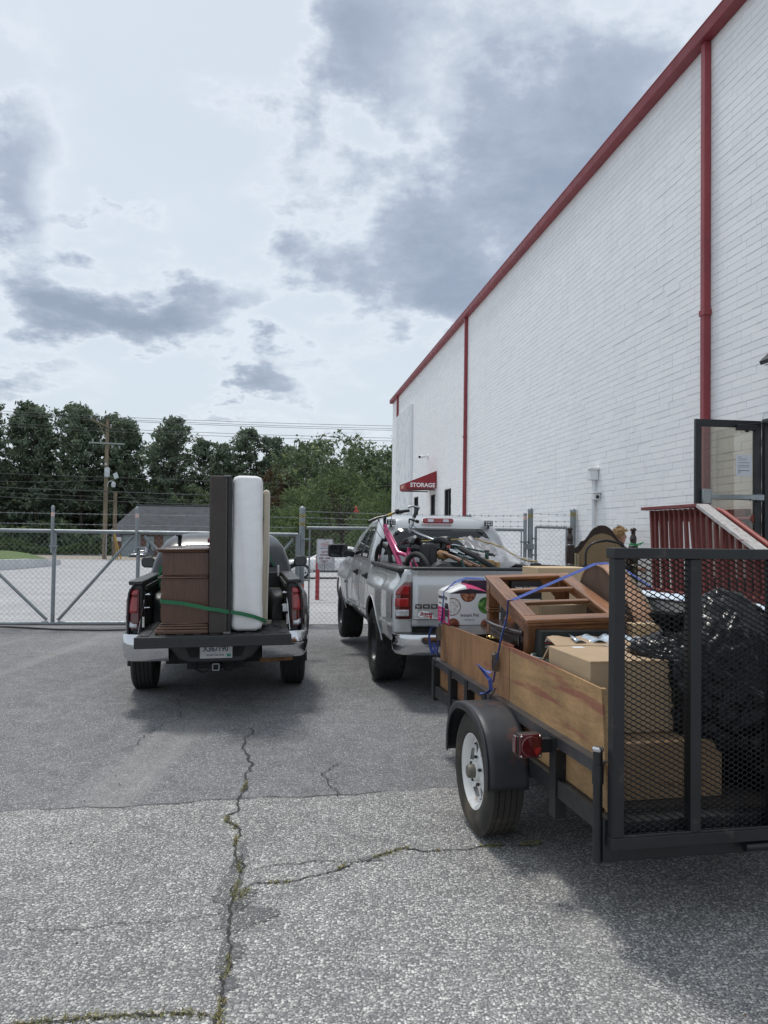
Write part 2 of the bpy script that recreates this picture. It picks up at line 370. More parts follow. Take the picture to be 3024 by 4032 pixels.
# pale lot beyond the fence
g = MB(); vs = []
LX = [-60, -40, -30, -22, -14, -10, -6, -3, 0, 3.3]
LY = [0, 1.5, 4, 7, 10, 15, 20, 28, 36, 46, 62]
for a in LY:
    for x in LX:
        y = 15.05 + .045 * min(x + 1.5, 0) * -1 * -1 + a * (1 if a < 40 else 1.0); vs.append((x, y, gz(x, y) + .006))
n = len(LX); g.add(vs, [(j * n + i, j * n + i + 1, (j + 1) * n + i + 1, (j + 1) * n + i) for j in range(len(LY) - 1) for i in range(n - 1)])
tag(g.build('parking_lot', LOT), kind='structure')
def strip(name, mt, pts, w, z=.011, kind='structure', jag=0.0):
    b = MB(); L = []; N = len(pts); rr = random.Random(len(pts))
    for i, p in enumerate(pts):
        a = Vector(pts[max(i - 1, 0)]); c = Vector(pts[min(i + 1, N - 1)]); d = (c - a).normalized(); s = Vector((-d.y, d.x))
        ww = w * (1 - jag + 2 * jag * rr.random()) / 2
        for sg in (-1, 1): q = Vector(p) + s * ww * sg; L.append((q.x, q.y, gz(q.x, q.y) + z))
    b.add(L, [(2 * i, 2 * i + 1, 2 * i + 3, 2 * i + 2) for i in range(N - 1)])
    return tag(b.build(name, mt), kind=kind)
for (a, c) in (((-9.5, 24.1), (3.0, 24.5)), ((-6.2, 20.5), (3.0, 20.7)), ((-6.0, 17.6), (3.0, 17.75)), ((-5.5, 27.6), (3, 28.0))):
    strip('line_marking', LINE, [Vector(a).lerp(Vector(c), i / 6)[:] for i in range(7)], .10, .012)
# cracks and weeds
strip('pavement_seam', CRACK, [p for p in SEAM if p[0] < .1], .010, .0085, jag=.9); strip('pavement_seam', CRACK, [p for p in SEAM if p[0] > .2], .007, .0085, jag=.9)
def fractal(pts, it, amp, seed):
    r = random.Random(seed)
    for _ in range(it):
        q = [pts[0]]
        for a, b in zip(pts, pts[1:]):
            d = math.hypot(b[0] - a[0], b[1] - a[1]); m = ((a[0] + b[0]) / 2 + r.uniform(-1, 1) * d * amp, (a[1] + b[1]) / 2 + r.uniform(-1, 1) * d * amp)
            q += [m, b]
        pts = q
    return pts
CR = {'main': [(-1.126, 6.733), (-1.115, 6.483), (-1.094, 6.25), (-1.006, 5.832), (-.953, 5.467), (-.905, 5.248), (-.905, 5.046), (-.878, 4.815), (-.866, 4.728), (-.915, 4.666), (-.902, 4.564), (-.839, 4.505), (-.799, 4.411), (-.786, 4.234), (-.742, 4.039), (-.694, 3.89), (-.67, 3.574), (-.654, 3.435), (-.628, 3.266), (-.595, 3.112), (-.582, 3.024), (-.572, 2.908), (-.555, 2.772), (-.545, 2.6), (-.52, 2.2)],
      'right': [(-.645, 3.623), (-.593, 3.778), (-.495, 3.778), (-.41, 3.791), (-.329, 3.846), (-.244, 3.888), (-.134, 4.006), (-.017, 4.068), (.063, 4.131), (.145, 4.18), (.279, 4.137), (.416, 4.163), (.557, 4.202), (.9, 4.25)],
      'upper': [(-.617, 3.919), (-.473, 3.992), (-.318, 4.013), (-.2, 4.013), (-.134, 4.006)],
      'far': [(-2.107, 8.158), (-1.991, 7.622), (-1.855, 7.152), (-1.863, 7.008), (-1.944, 6.737), (-1.981, 6.369), (-2.027, 6.074)],
      'cross': [(-1.851, 7.511), (-1.586, 7.425), (-1.338, 7.402), (-1.083, 7.318), (-.731, 7.399), (-.247, 7.449), (.487, 7.477), (1.2, 7.5)],
      'hook': [(-.32, 5.702), (-.362, 5.581), (-.415, 5.448), (-.359, 5.299), (-.298, 5.143), (-.272, 4.996)],
      'low': [(-1.25, 2.69), (-1.132, 2.717), (-1.049, 2.73), (-.92, 2.741), (-.788, 2.747), (-.657, 2.758), (-.583, 2.743)],
      'left2': [(-2.1, 3.3), (-1.6, 3.42), (-1.0, 3.40), (-.7, 3.46)]}
CW = {'main': .011, 'right': .0085, 'upper': .005, 'far': .006, 'cross': .005, 'hook': .007, 'low': .008, 'left2': .003}
for i, (k, p) in enumerate(CR.items()):
    strip('pavement_crack', CRACK, fractal(p, 4, .16, i), CW[k], .0095, jag=.7)
# binder showing where stones have been lost beside the main crack
b = MB(); rr = random.Random(4)
for (cx, cy, a, c) in ((-.72, 3.86, .05, .20), (-.66, 3.62, .10, .10), (-.60, 3.45, .13, .13), (-.73, 4.1, .035, .16), (-.60, 3.15, .05, .12), (-.05, 4.05, .07, .03), (-.57, 2.95, .04, .08)):
    P = []
    for q in range(90):
        t = 2 * math.pi * q / 90; f = .75 + .25 * math.sin(3 * t + cx * 40) + .35 * rr.random(); P.append((cx + a * f * math.cos(t), cy + c * f * math.sin(t)))
    k = len(b.v); b.add([(x, y, gz(x, y) + .0075) for x, y in P], [tuple(range(90))])
tag(b.build('pavement_wear', BINDER), kind='structure')
def blades(name, spots, n, h, mt):
    b = MB(); r = random.Random(5)
    for (x0, y0, s) in spots:
        for _ in range(n):
            x = x0 + r.gauss(0, s * .5); y = y0 + r.gauss(0, s); a = r.uniform(0, 6.28); hh = h * r.uniform(.4, 1.2); z = gz(x, y) + .004
            lx, ly = r.gauss(0, hh * .9), r.gauss(0, hh * .9); w = .0018; dx_, dy_ = w * math.cos(a), w * math.sin(a)
            b.add([(x - dx_, y - dy_, z), (x + dx_, y + dy_, z), (x + lx * .5 + dx_, y + ly * .5 + dy_, z + hh * .7), (x + lx * .5 - dx_, y + ly * .5 - dy_, z + hh * .7), (x + lx, y + ly, z + hh * .85)], [(0, 1, 2, 3), (3, 2, 4)], 0 if r.random() < .62 else 1)
    return tag(b.build(name, mt), kind='stuff')
sp = []
def along(p, sel, s, step=.03):
    for (a, c) in zip(p, p[1:]):
        L = math.hypot(c[0] - a[0], c[1] - a[1]); m = max(1, int(L / step))
        for i in range(m):
            t = i / m; x, y = a[0] + (c[0] - a[0]) * t, a[1] + (c[1] - a[1]) * t
            if sel(x, y): sp.append((x, y, s))
along(CR['main'], lambda x, y: y < 5.35 and math.sin(y * 21) + math.sin(y * 8.3 + 2) > .25, .013)
along(CR['right'], lambda x, y: math.sin(x * 24) + math.sin(x * 9 + 1) > .2, .010)
along(CR['low'], lambda x, y: True, .012)
for x, y in ((-.545, 2.70), (-.55, 2.74), (-.53, 2.66)): sp.append((x, y, .022))
blades('weed_grass', sp, 22, .016, [GB1, GB2])
b = MB(); r9 = random.Random(21)
for _ in range(420):      # loose grit swept about the lot
    x, y = r9.uniform(-3.5, 2.5), r9.uniform(2.2, 9.5); s_ = r9.uniform(.002, .007) * (1.8 if r9.random() < .06 else 1); z = gz(x, y) + .006; a = r9.uniform(0, 6.28)
    b.add([(x + s_ * math.cos(a + k * 1.57) * r9.uniform(.6, 1.2), y + s_ * math.sin(a + k * 1.57) * r9.uniform(.6, 1.2), z) for k in range(4)] + [(x, y, z + s_ * .9)], [(0, 1, 4), (1, 2, 4), (2, 3, 4), (3, 0, 4)], r9.choice((0, 0, 1, 2)))
tag(b.build('gravel', [mat('pale_grit', (.42, .41, .38), .9), mat('dark_grit', (.07, .065, .06), .9), mat('brown_grit', (.20, .13, .08), .9)]), kind='stuff')

# ------------------------------------------------------------------ painted masonry building
WHITE = None
def brickmat():
    m, t, b = newmat('white_painted_block'); vec = tcoord(t, 'Object')
    g_ = t.nodes.new('ShaderNodeNewGeometry'); oi = t.nodes.new('ShaderNodeObjectInfo')
    rv = mth('FRACT', mth('ADD', g_.outputs['Random Per Island'], oi.outputs['Random'], t=t), t=t)
    c = tramp(t, rv, [(0., (.835, .84, .85)), (.5, (.865, .87, .875)), (1., (.885, .888, .89))])
    w = t.nodes.new('ShaderNodeNewGeometry')
    n = tnoise(t, tcoord(t, 'World'), 1.2, 6, .65)
    c = tmix(t, 1., c, tramp(t, n, [(.3, .97), (.62, 1.)]), 'MULTIPLY')
    dr = tnoise(t, tcoord(t, 'Object', (5, 1, .16)), 1.6, 5, .6); c = tmix(t, tramp(t, dr, [(.56, 0.), (.72, .35)]), c, (.66, .655, .64)); ch_ = tnoise(t, tcoord(t, 'World', (1, 1, 1)), 7, 6, .75); c = tmix(t, tramp(t, ch_, [(.70, 0.), (.76, .5)]), c, (.58, .575, .565))
    t.links.new(c, b.inputs['Base Color']); b.inputs['Roughness'].default_value = .55; b.inputs['Specular IOR Level'].default_value = .35
    nn = tnoise(t, tcoord(t, 'World'), 26, 5, .6)
    tbump(t, b, nn, .22, .008); return m
WHITE = brickmat()
WPAINT = mat('white_paint', (.78, .785, .79), .5, var=.05, vs=3, bump=.1, bs=40)
REDP = mat('red_metal_paint', (.26, .042, .052), .5, var=.14, vs=2.2, bump=.05, bs=30, dirt=((.21, .04, .048), 2.5, .56))
CANVAS = mat('red_awning_fabric', (.25, .022, .030), .7, var=.12, vs=4, bump=.15, bs=260)
WTXT = mat('white_lettering', (.82, .82, .82), .6, var=.03)
GLASS = glassy('dark_window_glass'); BLKF = mat('black_frame_paint', (.018, .02, .023), .38, var=.2, vs=4)
PANE = clear('door_glass', (.80, .775, .71), .2)
STUCCO = mat('white_patched_sheet', (.70, .72, .73), .75, var=.14, vs=7, bump=.8, bs=9, dirt=((.50, .54, .56), 3.5, .5))
ROOFM = mat('roof_membrane', (.3, .3, .3), .8)
BD = thing('storage_building', 'long white painted masonry storage building with red gutter and red downspouts', 'building', (4.371, 10.6, 0), math.atan2(.9911, -.133))
# openings: s0, s1, z0, z1 measured along the wall
OPEN = [(15.75, 16.86, 1.12, 3.27), (18.44, 19.40, .95, 3.20), (22.05, 23.17, 1.12, 3.27), (27.98, 28.76, 1.12, 3.27), (-2.36, -1.37, .98, 3.13)]
S0, S1, ZB, ZT = -5.0, 29.95, -.75, 8.52
wall = MB()
cuts = sorted([S0, S1] + [v for o in OPEN for v in o[:2]])
for a, c in zip(cuts, cuts[1:]):
    op = [o for o in OPEN if o[0] <= a + 1e-6 and o[1] >= c - 1e-6]
    for z0, z1 in ([(ZB, op[0][2]), (op[0][3], ZT)] if op else [(ZB, ZT)]): wall.box(a, c, -.25, -.007, z0, z1)
wall.box(S1 - .25, S1 - .01, -22, -.25, ZB, ZT); wall.box(S0, S1, -22.2, -22, ZB, ZT)
wallo = wall.build('wall', WHITE, BD)
near, rest = [], MB(); bl, bh = .4064, .1016; br = random.Random(3)
bricks = []
rowN = int((ZT - ZB) / bh) + 1
for r_ in range(rowN):
    z0 = ZB + r_ * bh; z1 = min(z0 + bh - .010, ZT)
    if z1 - z0 < .02: continue
    s = S0 + (0 if r_ % 2 else bl / 2) - bl; off = br.uniform(-.05, .05)
    while s < S1:
        L = bl * (1 if br.random() > .08 else br.choice((.5, .75, 1.25)))
        segs = [(max(s, S0), min(s + L - .005, S1))]; s += L
        for o in OPEN:
            if z1 > o[2] - .01 and z0 < o[3] + .01:
                ns = []
                for a, c in segs:
                    if c <= o[0] or a >= o[1]: ns.append((a, c))
                    else:
                        if a < o[0] - .03: ns.append((a, o[0]))
                        if c > o[1] + .03: ns.append((o[1], c))
                segs = ns
        for a, c in segs:
            if c - a > .02: bricks.append((a, c, z0, z1, br.gauss(0, .0011), br.gauss(0, .0022), br.gauss(0, .0008)))
bricks.sort(key=lambda q: (q[0] + 1.25) ** 2 + (0 if (q[0] > -1.5 and q[2] > 1.9) else 900) + .02 * (q[2] - 3.5) ** 2)
unit = MB()
c_ = .003
unit.add([(0, 0, 0), (1, 0, 0), (1, 0, 1), (0, 0, 1), (.008, 1, .03), (.992, 1, .03), (.992, 1, .97), (.008, 1, .97)],
         [(0, 1, 2, 3), (4, 7, 6, 5), (0, 4, 5, 1), (1, 5, 6, 2), (2, 6, 7, 3), (3, 7, 4, 0)])
ume = unit.mesh('brick', WHITE)
for i, (a, c, z0, z1, dp, tl, dz_) in enumerate(bricks):
    if i < 300:
        link('brick', ume, wallo, (a, -.009, z0 + dz_), (0, 0, 0), (c - a, .009 + dp, z1 - z0))
    else:
        d = dp
        rest.add([(a, -.010, z0), (c, -.009, z0), (c, -.009, z1), (a, -.009, z1), (a + .003, d, z0 + .003), (c - .003, d + tl * .4, z0 + .003), (c - .003, d + tl * .4, z1 - .003), (a + .003, d, z1 - .003)],
                 [(4, 7, 6, 5), (0, 4, 5, 1), (1, 5, 6, 2), (2, 6, 7, 3), (3, 7, 4, 0)])
tag(rest.build('brick_courses', WHITE, wallo), kind='stuff')
rf = MB(); rf.box(S0, S1 + .02, -22.2, -.02, ZT + .003, ZT + .1); rf.build('roof', ROOFM, BD)
g = MB(); prof = [(0.002, ZT - .012), (.155, ZT - .012), (.162, ZT + .0), (.165, ZT + .14), (.175, ZT + .15), (.175, ZT + .165), (.16, ZT + .165), (.002, ZT + .165)]
g.prism(prof, (S0, 0, 0), (0, 1, 0), (0, 0, 1), (1, 0, 0), S1 + .07 - S0); g.build('gutter', REDP, BD, bevel=.004)
def downspout(s, zlow):
    b = MB(); b.box(s - .05, s + .05, .004, .102, zlow, ZT - .014); o = b.build('downspout', REDP, BD, bevel=.008)
    b = MB(); b.box(s - .07, s + .07, .002, .110, 4.72, 4.80); b.build('bracket', REDP, o, bevel=.003)
    b = MB(); b.box(s - .056, s + .056, .003, .106, 1.62, 1.66); b.build('bracket', REDP, o)
for s, zl in ((-.19, 1.12), (13.6, .05), (27.93, 0)): downspout(s, zl)
b = MB(); b.box(23.75, 27.80, .004, .13, -.4, 7.46); o = b.build('sheet_panel', STUCCO, BD, bevel=.01)
b = MB(); b.box(23.62, 23.745, .004, .12, -.4, 7.47); b.build('edge_trim', WPAINT, o, bevel=.005)
def window(s0, s1, z0, z1, door=False):
    b = MB(); f = .05
    for (a, c, p, q) in ((s0, s0 + f, z0, z1), (s1 - f, s1, z0, z1), (s0 + f, s1 - f, z1 - f, z1), (s0 + f, s1 - f, z0, z0 + f)): b.box(a, c, -.14, -.03, p, q)
    if door: b.box(s0 + f, s1 - f, -.12, -.05, z0 + .9, z0 + .98)
    else: b.box((s0 + s1) / 2 - .02, (s0 + s1) / 2 + .02, -.12, -.05, z0 + f, z1 - f)
    o = b.build('entrance_door' if door else 'window', BLKF, BD)
    b = MB(); b.box(s0 + f - .002, s1 - f + .002, -.10, -.085, z0 + f - .002, z1 - f + .002); b.build('pane', GLASS, o)
    b = MB(); b.box(s0 - .02, s1 + .02, -.24, -.15, z0 - .02, z1 + .02); b.build('backing', BLKF, o)
    return o
for k, o in enumerate(OPEN[:4]):
    w_ = window(*o, door=(k == 1))
    if k == 1:
        b = MB(); b.box(18.52, 18.66, -.083, -.080, 2.05, 2.5); b.build('notice', WTXT, w_)
        b = MB(); b.box(18.52, 18.66, -.083, -.080, 1.75, 1.88); b.build('blue_decal', mat('blue_decal', (.04, .08, .3)), w_)
# dark doorway behind the open glass door
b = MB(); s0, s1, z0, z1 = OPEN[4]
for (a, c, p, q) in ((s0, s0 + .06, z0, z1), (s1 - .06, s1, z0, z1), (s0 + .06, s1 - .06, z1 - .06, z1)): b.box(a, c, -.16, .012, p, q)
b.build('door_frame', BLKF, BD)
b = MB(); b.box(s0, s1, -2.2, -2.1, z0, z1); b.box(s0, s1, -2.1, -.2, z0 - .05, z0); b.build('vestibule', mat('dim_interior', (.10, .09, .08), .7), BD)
# awning over the office door
AW = thing('awning', 'red wedge awning lettered STORAGE above the office door', 'awning', (0, 0, 0)); AW.parent = BD
AW.parent = None; AW.location = BD.location; AW.rotation_euler = BD.rotation_euler
b = MB(); P = [(.01, 3.40), (1.155, 3.34), (1.165, 3.575), (.01, 4.05)]
b.prism(P, (18.2, 0, 0), (0, 1, 0), (0, 0, 1), (1, 0, 0), 1.5); b.build('canopy', CANVAS, AW, bevel=.012)
text('STORAGE', .215, WTXT, AW, (18.194, .53, 3.435), (0, -1, 0), (0, 0, 1), sx=1.0, bold=.006)
text('OFFICE', .16, mat('faded_lettering', (.62, .42, .30), .7), AW, (18.95, 1.172, 3.40), (-1, 0, .0), (0, -.0, 1), sx=1.35, bold=.004)
b = MB(); b.box(18.24, 18.27, .05, 1.1, 3.32, 3.36); b.box(19.63, 19.66, .05, 1.1, 3.32, 3.36); b.build('frame', BLKF, AW)
# wall camera, conduits, wall lamp
def wall_thing(name, label, cat, group=None):
    o = thing(name, label, cat, BD.location, BD.rotation_euler.z, group); return o
o = wall_thing('security_camera', 'white bullet security camera on the wall above the red awning', 'camera')
b = MB(); b.lathe([(.09, 0), (.09, .03), (.05, .05)], 14, (20.0, .002, 4.76), (0, 1, 0)); b.tube([(20, .04, 4.76), (19.97, .14, 4.75), (19.9, .17, 4.74)], .025); b.build('mount', WPAINT, o, True)
b = MB(); b.lathe([(0, -.02), (.055, -.02), (.065, .02), (.065, .30), (.06, .32)], 16, (19.98, .17, 4.76), (-.72, .65, -.16)); b.build('body', WPAINT, o, True)
b = MB(); b.lathe([(.055, .322), (.05, .33), (0, .332)], 16, (19.98, .17, 4.76), (-.72, .65, -.16)); b.build('lens', GLASS, o, True)
o = wall_thing('conduit_pipe', 'white painted conduit pipe with a hooded top running down the block wall', 'pipe')
b = MB(); b.tube([(3.55, .05, -.05), (3.55, .05, 2.75)], .038, 10); b.build('pipe', WPAINT, o, True)
b = MB(); b.box(3.44, 3.61, .004, .16, 2.72, 2.93); b.box(3.41, 3.52, .0, .19, 2.90, 2.955); b.build('hood', WPAINT, o, bevel=.015)
b = MB(); b.box(3.46, 3.62, .0, .1, 2.38, 2.42); b.box(3.46, 3.62, .0, .1, 1.2, 1.24); b.build('bracket', WPAINT, o)
o = wall_thing('wall_box', 'small white camera box beside the conduit pipe', 'camera')
b = MB(); b.box(3.36, 3.46, .004, .12, 2.36, 2.47); b.box(3.33, 3.47, .0, .14, 2.475, 2.495); b.build('housing', WPAINT, o, bevel=.008)
b = MB(); b.lathe([(.035, 0), (.03, .01), (0, .012)], 12, (3.358, .06, 2.41), (-1, 0, 0)); b.build('lens', GLASS, o)
o = wall_thing('wall_lamp', 'black wall lamp high on the wall at the right edge', 'lamp')
b = MB(); b.box(-1.98, -1.75, .002, .04, 3.72, 3.95); b.add([(-2.02, .04, 3.86), (-1.66, .04, 3.86), (-1.66, .04, 3.95), (-2.02, .04, 3.95), (-2.02, .22, 3.72), (-1.66, .22, 3.72), (-1.66, .24, 3.76), (-2.02, .24, 3.76)], [(0, 1, 2, 3), (4, 7, 6, 5), (0, 4, 5, 1), (2, 6, 7, 3), (1, 5, 6, 2), (0, 3, 7, 4)]); b.build('housing', BLKF, o)
b = MB(); b.box(-1.99, -1.69, .06, .20, 3.71, 3.72); b.build('lens', WPAINT, o)
# open glass door standing square to the wall
DR = wall_thing('glass_door', 'black framed glass door standing open with a paper notice taped inside', 'door')
b = MB(); f = .078; s = -1.37; x0, x1, z0, z1 = .03, .873, 1.06, 3.11
for (a, c, p, q) in ((x0, x0 + .09, z0, z1), (x1 - .075, x1, z0, z1), (x0 + .09, x1 - .075, z1 - .085, z1), (x0 + .09, x1 - .075, z0, z0 + .16)): b.box(s - .022, s + .022, a, c, p, q)
b.build('frame', BLKF, DR, bevel=.003)
b = MB(); b.box(s - .004, s + .004, x0 + .088, x1 - .073, z0 + .155, z1 - .08); b.build('pane', PANE, DR)
STEEL = mat('dull_steel', (.34, .37, .38), .35, .85, var=.1)
b = MB(); b.box(s - .075, s - .025, .70, .815, 2.10, 2.275); b.box(s - .065, s - .03, .02, .70, 2.155, 2.215); b.box(s - .072, s - .03, .02, .2, 2.148, 2.222); b.box(s - .06, s - .024, .03, .10, 2.14, 2.23); b.build('push_bar', STEEL, DR, bevel=.008)
b = MB(); b.box(s - .085, s - .024, .12, .37, 2.985, 3.05); b.box(s - .07, s - .03, .22, .25, 2.965, 2.985); b.bar((s - .05, .22, 3.06), (s - .05, -.05, 3.085), .02, .012); b.build('door_closer', BLKF, DR, bevel=.004)
PAPER = mat('paper', (.70, .715, .76), .7, var=.03)
b = MB(); b.box(s - .010, s - .006, .145, .350, 2.44, 2.70); pn = b.build('paper_notice', PAPER, DR)
INK = mat('grey_ink', (.10, .10, .11), .7)
b = MB()
for i, (w_, z_) in enumerate(((.04, 2.668), (.12, 2.648), (.11, 2.633), (.15, 2.60), (.145, 2.565), (.15, 2.548), (.02, 2.535), (.15, 2.51), (.145, 2.505), (.04, 2.498), (.03, 2.485), (.03, 2.475))):
    b.box(s - .0115, s - .0105, .325 - w_, .325, z_, z_ + (.005 if i in (0, 3, 4) else .003))
b.build('printed_lines', INK, pn)
# landing, stairs and red timber railing
REDW = mat('red_timber_paint', (.185, .044, .038), .6, var=.2, vs=5, stretch=(3, 3, .6), bump=.2, bs=40, dirt=((.14, .035, .03), 4, .57))
WORN = wood('weathered_timber', (.50, .48, .45), 0, .8, 6, .65, bump=.3)
ST = wall_thing('timber_stairs', 'red timber landing and steps with slanting balusters under the glass door', 'stairs')
b = MB(); b.box(-2.6, -.60, .006, 1.16, 1.0, 1.06); b.build('landing', REDW, ST)
for (a, c) in ((-2.5, .12), (-.72, .12), (-.72, 1.05), (-2.5, 1.05)):
    b = MB(); b.box(a - .045, a + .045, c - .045, c + .045, -.2, 1.0); b.build('post', REDW, ST)
for i in range(6):
    z = 1.06 - (i + 1) * .17; b = MB(); b.box(-2.6 - .30 * (i + 1), -2.6 - .30 * i + .02, .1, 1.12, z - .04, z); b.build('step', REDW, ST)
b = MB(); b.box(-1.94, -.60, 1.05, 1.17, 2.035, 2.075); b.build('top_rail', mat('worn_red_rail', (.20, .05, .05), .7, var=.35, vs=6, stretch=(1, 6, 6), dirt=((.34, .28, .27), 5, .60)), ST, bevel=.004)
sl_ = .447
b = MB(); b.bar((-1.94, 1.11, 2.055), (-4.5, 1.11, 2.055 - sl_ * 2.56), .14, .04); b.build('sloping_rail', mat('flaking_grey_rail', (.46, .44, .43), .8, var=.25, vs=5, stretch=(1.2, 9, 9), bump=.4, bs=30, dirt=((.26, .09, .08), 3.0, .55)), ST, bevel=.004)
r3 = random.Random(8)
for i in range(11):
    a = -.66 - i * .118; tl = r3.uniform(-.03, .03); b = MB()
    b.bar((a, 1.055, 2.03), (a - .09 + tl, 1.055, .92 if i != 8 else 1.55), .04, .04, (0, 1, 0)); b.build('baluster', REDW, ST)
for i in range(17):
    a = -1.98 - i * .14; b = MB(); zt_ = 2.03 + sl_ * (a + 1.94)
    b.bar((a, 1.055, zt_), (a - .07 + r3.uniform(-.02, .02), 1.055, zt_ - 1.05), .04, .04, (0, 1, 0)); b.build('baluster', REDW, ST)
b = MB(); b.box(-1.95, -.62, .985, 1.03, 1.93, 2.02); b.box(-1.95, -.62, .98, 1.03, .95, 1.02); b.bar((-1.95, 1.01, 1.97), (-4.5, 1.01, 1.97 - sl_ * 2.55), .035, .09); b.bar((-1.95, 1.0, .93), (-4.5, 1.0, .93 - sl_ * 2.55), .05, .15); b.build('stringer', REDW, ST)
b = MB(); b.box(-1.15, -.62, .03, .09, 1.15, 2.05); b.box(-1.17, -.62, .02, .10, 1.98, 2.06); b.box(-.70, -.62, .1, 1.05, 1.9, 1.98); b.box(-1.5, -1.36, .04, .09, 1.0, 1.55); b.build('wall_rail', REDW, ST)
REDPIPE = mat('red_pipe_paint', (.26, .055, .045), .5, var=.15)
b = MB(); b.tube([(-.70, .10, 1.94), (-1.35, .10, 1.935)], .025, 10); b.lathe([(.06, 0), (.06, .012), (.035, .03), (.03, .05)], 16, (-1.38, .10, 1.935), (1, 0, 0)); b.tube([(-1.95, .93, 2.01), (-2.06, .93, 1.985), (-4.4, .93, 1.985 - sl_ * 2.34)], .030, 10); b.build('pipe_rail', REDPIPE, ST, True)
# ================================================================== fence and gates
GALV = mat('galvanised_steel', (.27, .295, .31), .45, .55, var=.16, vs=3, dirt=((.33, .33, .33), 5, .6))
WIRE = mat('chain_link_wire', (.22, .24, .255), .5, .4, var=.2, vs=8)
TAPER = mat('orange_white_tape', (.7, .25, .18), .6); TAPEY = mat('black_yellow_tape', (.5, .42, .16), .6); TAPEK = mat('tape_black', (.03, .03, .03), .6); TAPEW = mat('tape_white', (.75, .7, .66), .6)
def chain(p, q, z0, z1, parent, d=.049, r=.0026):
    """woven wire between two ground points: every wire zigzags up the fence, hooked into its neighbours"""
    p, q = Vector((*p, 0)), Vector((*q, 0)); L = (q - p).length; e = (q - p).normalized(); nn = Vector((-e.y, e.x, 0))
    b = MB(); n = int(L / d); rows = max(1, int(round((z1 - z0) / d))); hh = (z1 - z0) / rows
    for i in range(n):
        pts = []
        for j in range(rows + 1):
            k = (j + i) % 2; pts.append(p + e * (d * (i + .5 + (k - .5) * 1.06)) + nn * (.004 if k else -.004) + Vector((0, 0, z0 + hh * j)))
        pts = [a for a in pts if 0 <= (a - p).dot(e) <= L]
        if len(pts) > 1:
            b.tube(pts, r, 3, cap=False)
            t = pts[-1]
            if (rows + i) % 2: b.tube([t, t + Vector((0, 0, .045)) + e * .01, t + Vector((0, 0, .055)) - e * .012], r, 3, cap=False)
    return tag(b.build('wire_mesh', WIRE, parent), kind='stuff')
def barbed(p, q, zs, parent, sag=.02):
    for z in zs:
        P, Q = Vector((*p, z[0])), Vector((*q, z[1])); b = MB(); N = 14
        pts = [P.lerp(Q, i / N) - Vector((0, 0, sag * math.sin(math.pi * i / N))) for i in range(N + 1)]
        b.tube(pts, .003, 4, cap=False)
        m = int((Q - P).length / .14)
        for i in range(1, m):
            c = P.lerp(Q, i / m) - Vector((0, 0, sag * math.sin(math.pi * i / m)))
            b.bar(c + V3(-.012, .0, .02), c + V3(.012, 0, -.02), .005, .005); b.bar(c + V3(.012, .01, .018), c + V3(-.012, -.01, -.018), .005, .005)
        b.build('barbed_wire', WIRE, parent)
def post(x, y, z0, z1, r, parent, tape=None, cap=True, name='post'):
    b = MB(); pr = [(r, z0), (r, z1)]
    if cap: pr += [(r * 1.12, z1), (r * 1.12, z1 + .02), (r * .9, z1 + .05), (r * .4, z1 + .07), (0, z1 + .075)]
    else: pr += [(r * .9, z1 + .008), (0, z1 + .01)]
    b.lathe(pr, 14, (x, y, 0)); o = b.build(name, GALV, parent, True)
    for (za, kind) in (tape or []):
        b = MB(); h = .07
        b.lathe([(r + .0015, za), (r + .0015, za + h)], 16, (x, y, 0), m=0)
        for k in range(-1, 3):      # slanting bars
            vs = []
            for i in range(7):
                a = -2.6 + 2.1 * i / 6
                zz_ = za + h * (k * .55 + .45 * i / 6 * 2); 
                for dz_ in (0, h * .24): vs.append((x + (r + .003) * math.cos(a), y + (r + .003) * math.sin(a), max(za, min(za + h, zz_ + dz_))))
            b.add(vs, [(2 * i, 2 * i + 2, 2 * i + 3, 2 * i + 1) for i in range(6)], 1)
        b.build('reflective_tape', [TAPEY if kind else TAPEW, TAPEK if kind else TAPER], o)
    return o
GT = thing('slide_gate', 'long galvanised chain link sliding gate with diagonal braces and barbed wire strands', 'gate', (0, 0, 0))
def gp(x): return 14.9 + .118 * (x + 1.58)
A_, B_ = (-13.2, gp(-13.2)), (-1.66, gp(-1.66))
b = MB(); b.tube([(*A_, 1.665), (*B_, 1.645)], .035, 12); b.build('top_rail', GALV, GT, True)
b = MB(); b.tube([(*A_, -.085), (*B_, -.05)], .038, 12); b.build('bottom_rail', GALV, GT, True)
chain((A_[0], A_[1] - .05), (B_[0], B_[1] - .05), -.03, 1.60, GT)
for x in (-6.14, -4.63, -9.8):
    y = gp(x); post(x - .02, y - .055, 1.25, 2.06, .030, GT, [(1.93, 0)], True, 'wire_post'); post(x, y, -.06, 1.62, .036, GT, None, False, 'upright')
    b = MB(); b.box(x - .06, x + .05, y - .10, y + .03, 1.35, 1.39); b.build('clamp', GALV, GT)
for (x0, z0, x1, z1) in ((-6.24, .0, -7.85, 1.58), (-6.04, .0, -4.72, 1.58), (-4.53, 1.58, -3.0, .0), (-1.75, 1.55, -3.0, .0), (-9.7, 1.55, -8.0, 0)):
    b = MB(); b.tube([(x0, gp(x0), z0), (x1, gp(x1), z1)], .030, 10); b.build('diagonal_brace', GALV, GT, True)
barbed((A_[0], A_[1] - .06), (B_[0], B_[1] - .06), [(2.03, 1.98), (1.84, 1.78)], GT)
b = MB(); y = gp(-1.66); b.box(-1.70, -1.64, y - .03, y + .03, -.06, 1.66); b.build('end_upright', GALV, GT)
FN = thing('chain_link_fence', 'galvanised chain link fence with barbed wire between the gate post and the painted wall', 'fence', (0, 0, 0))
post(-1.59, 14.98, -.25, 2.13, .056, FN, [(1.98, 1), (1.82, 1)])
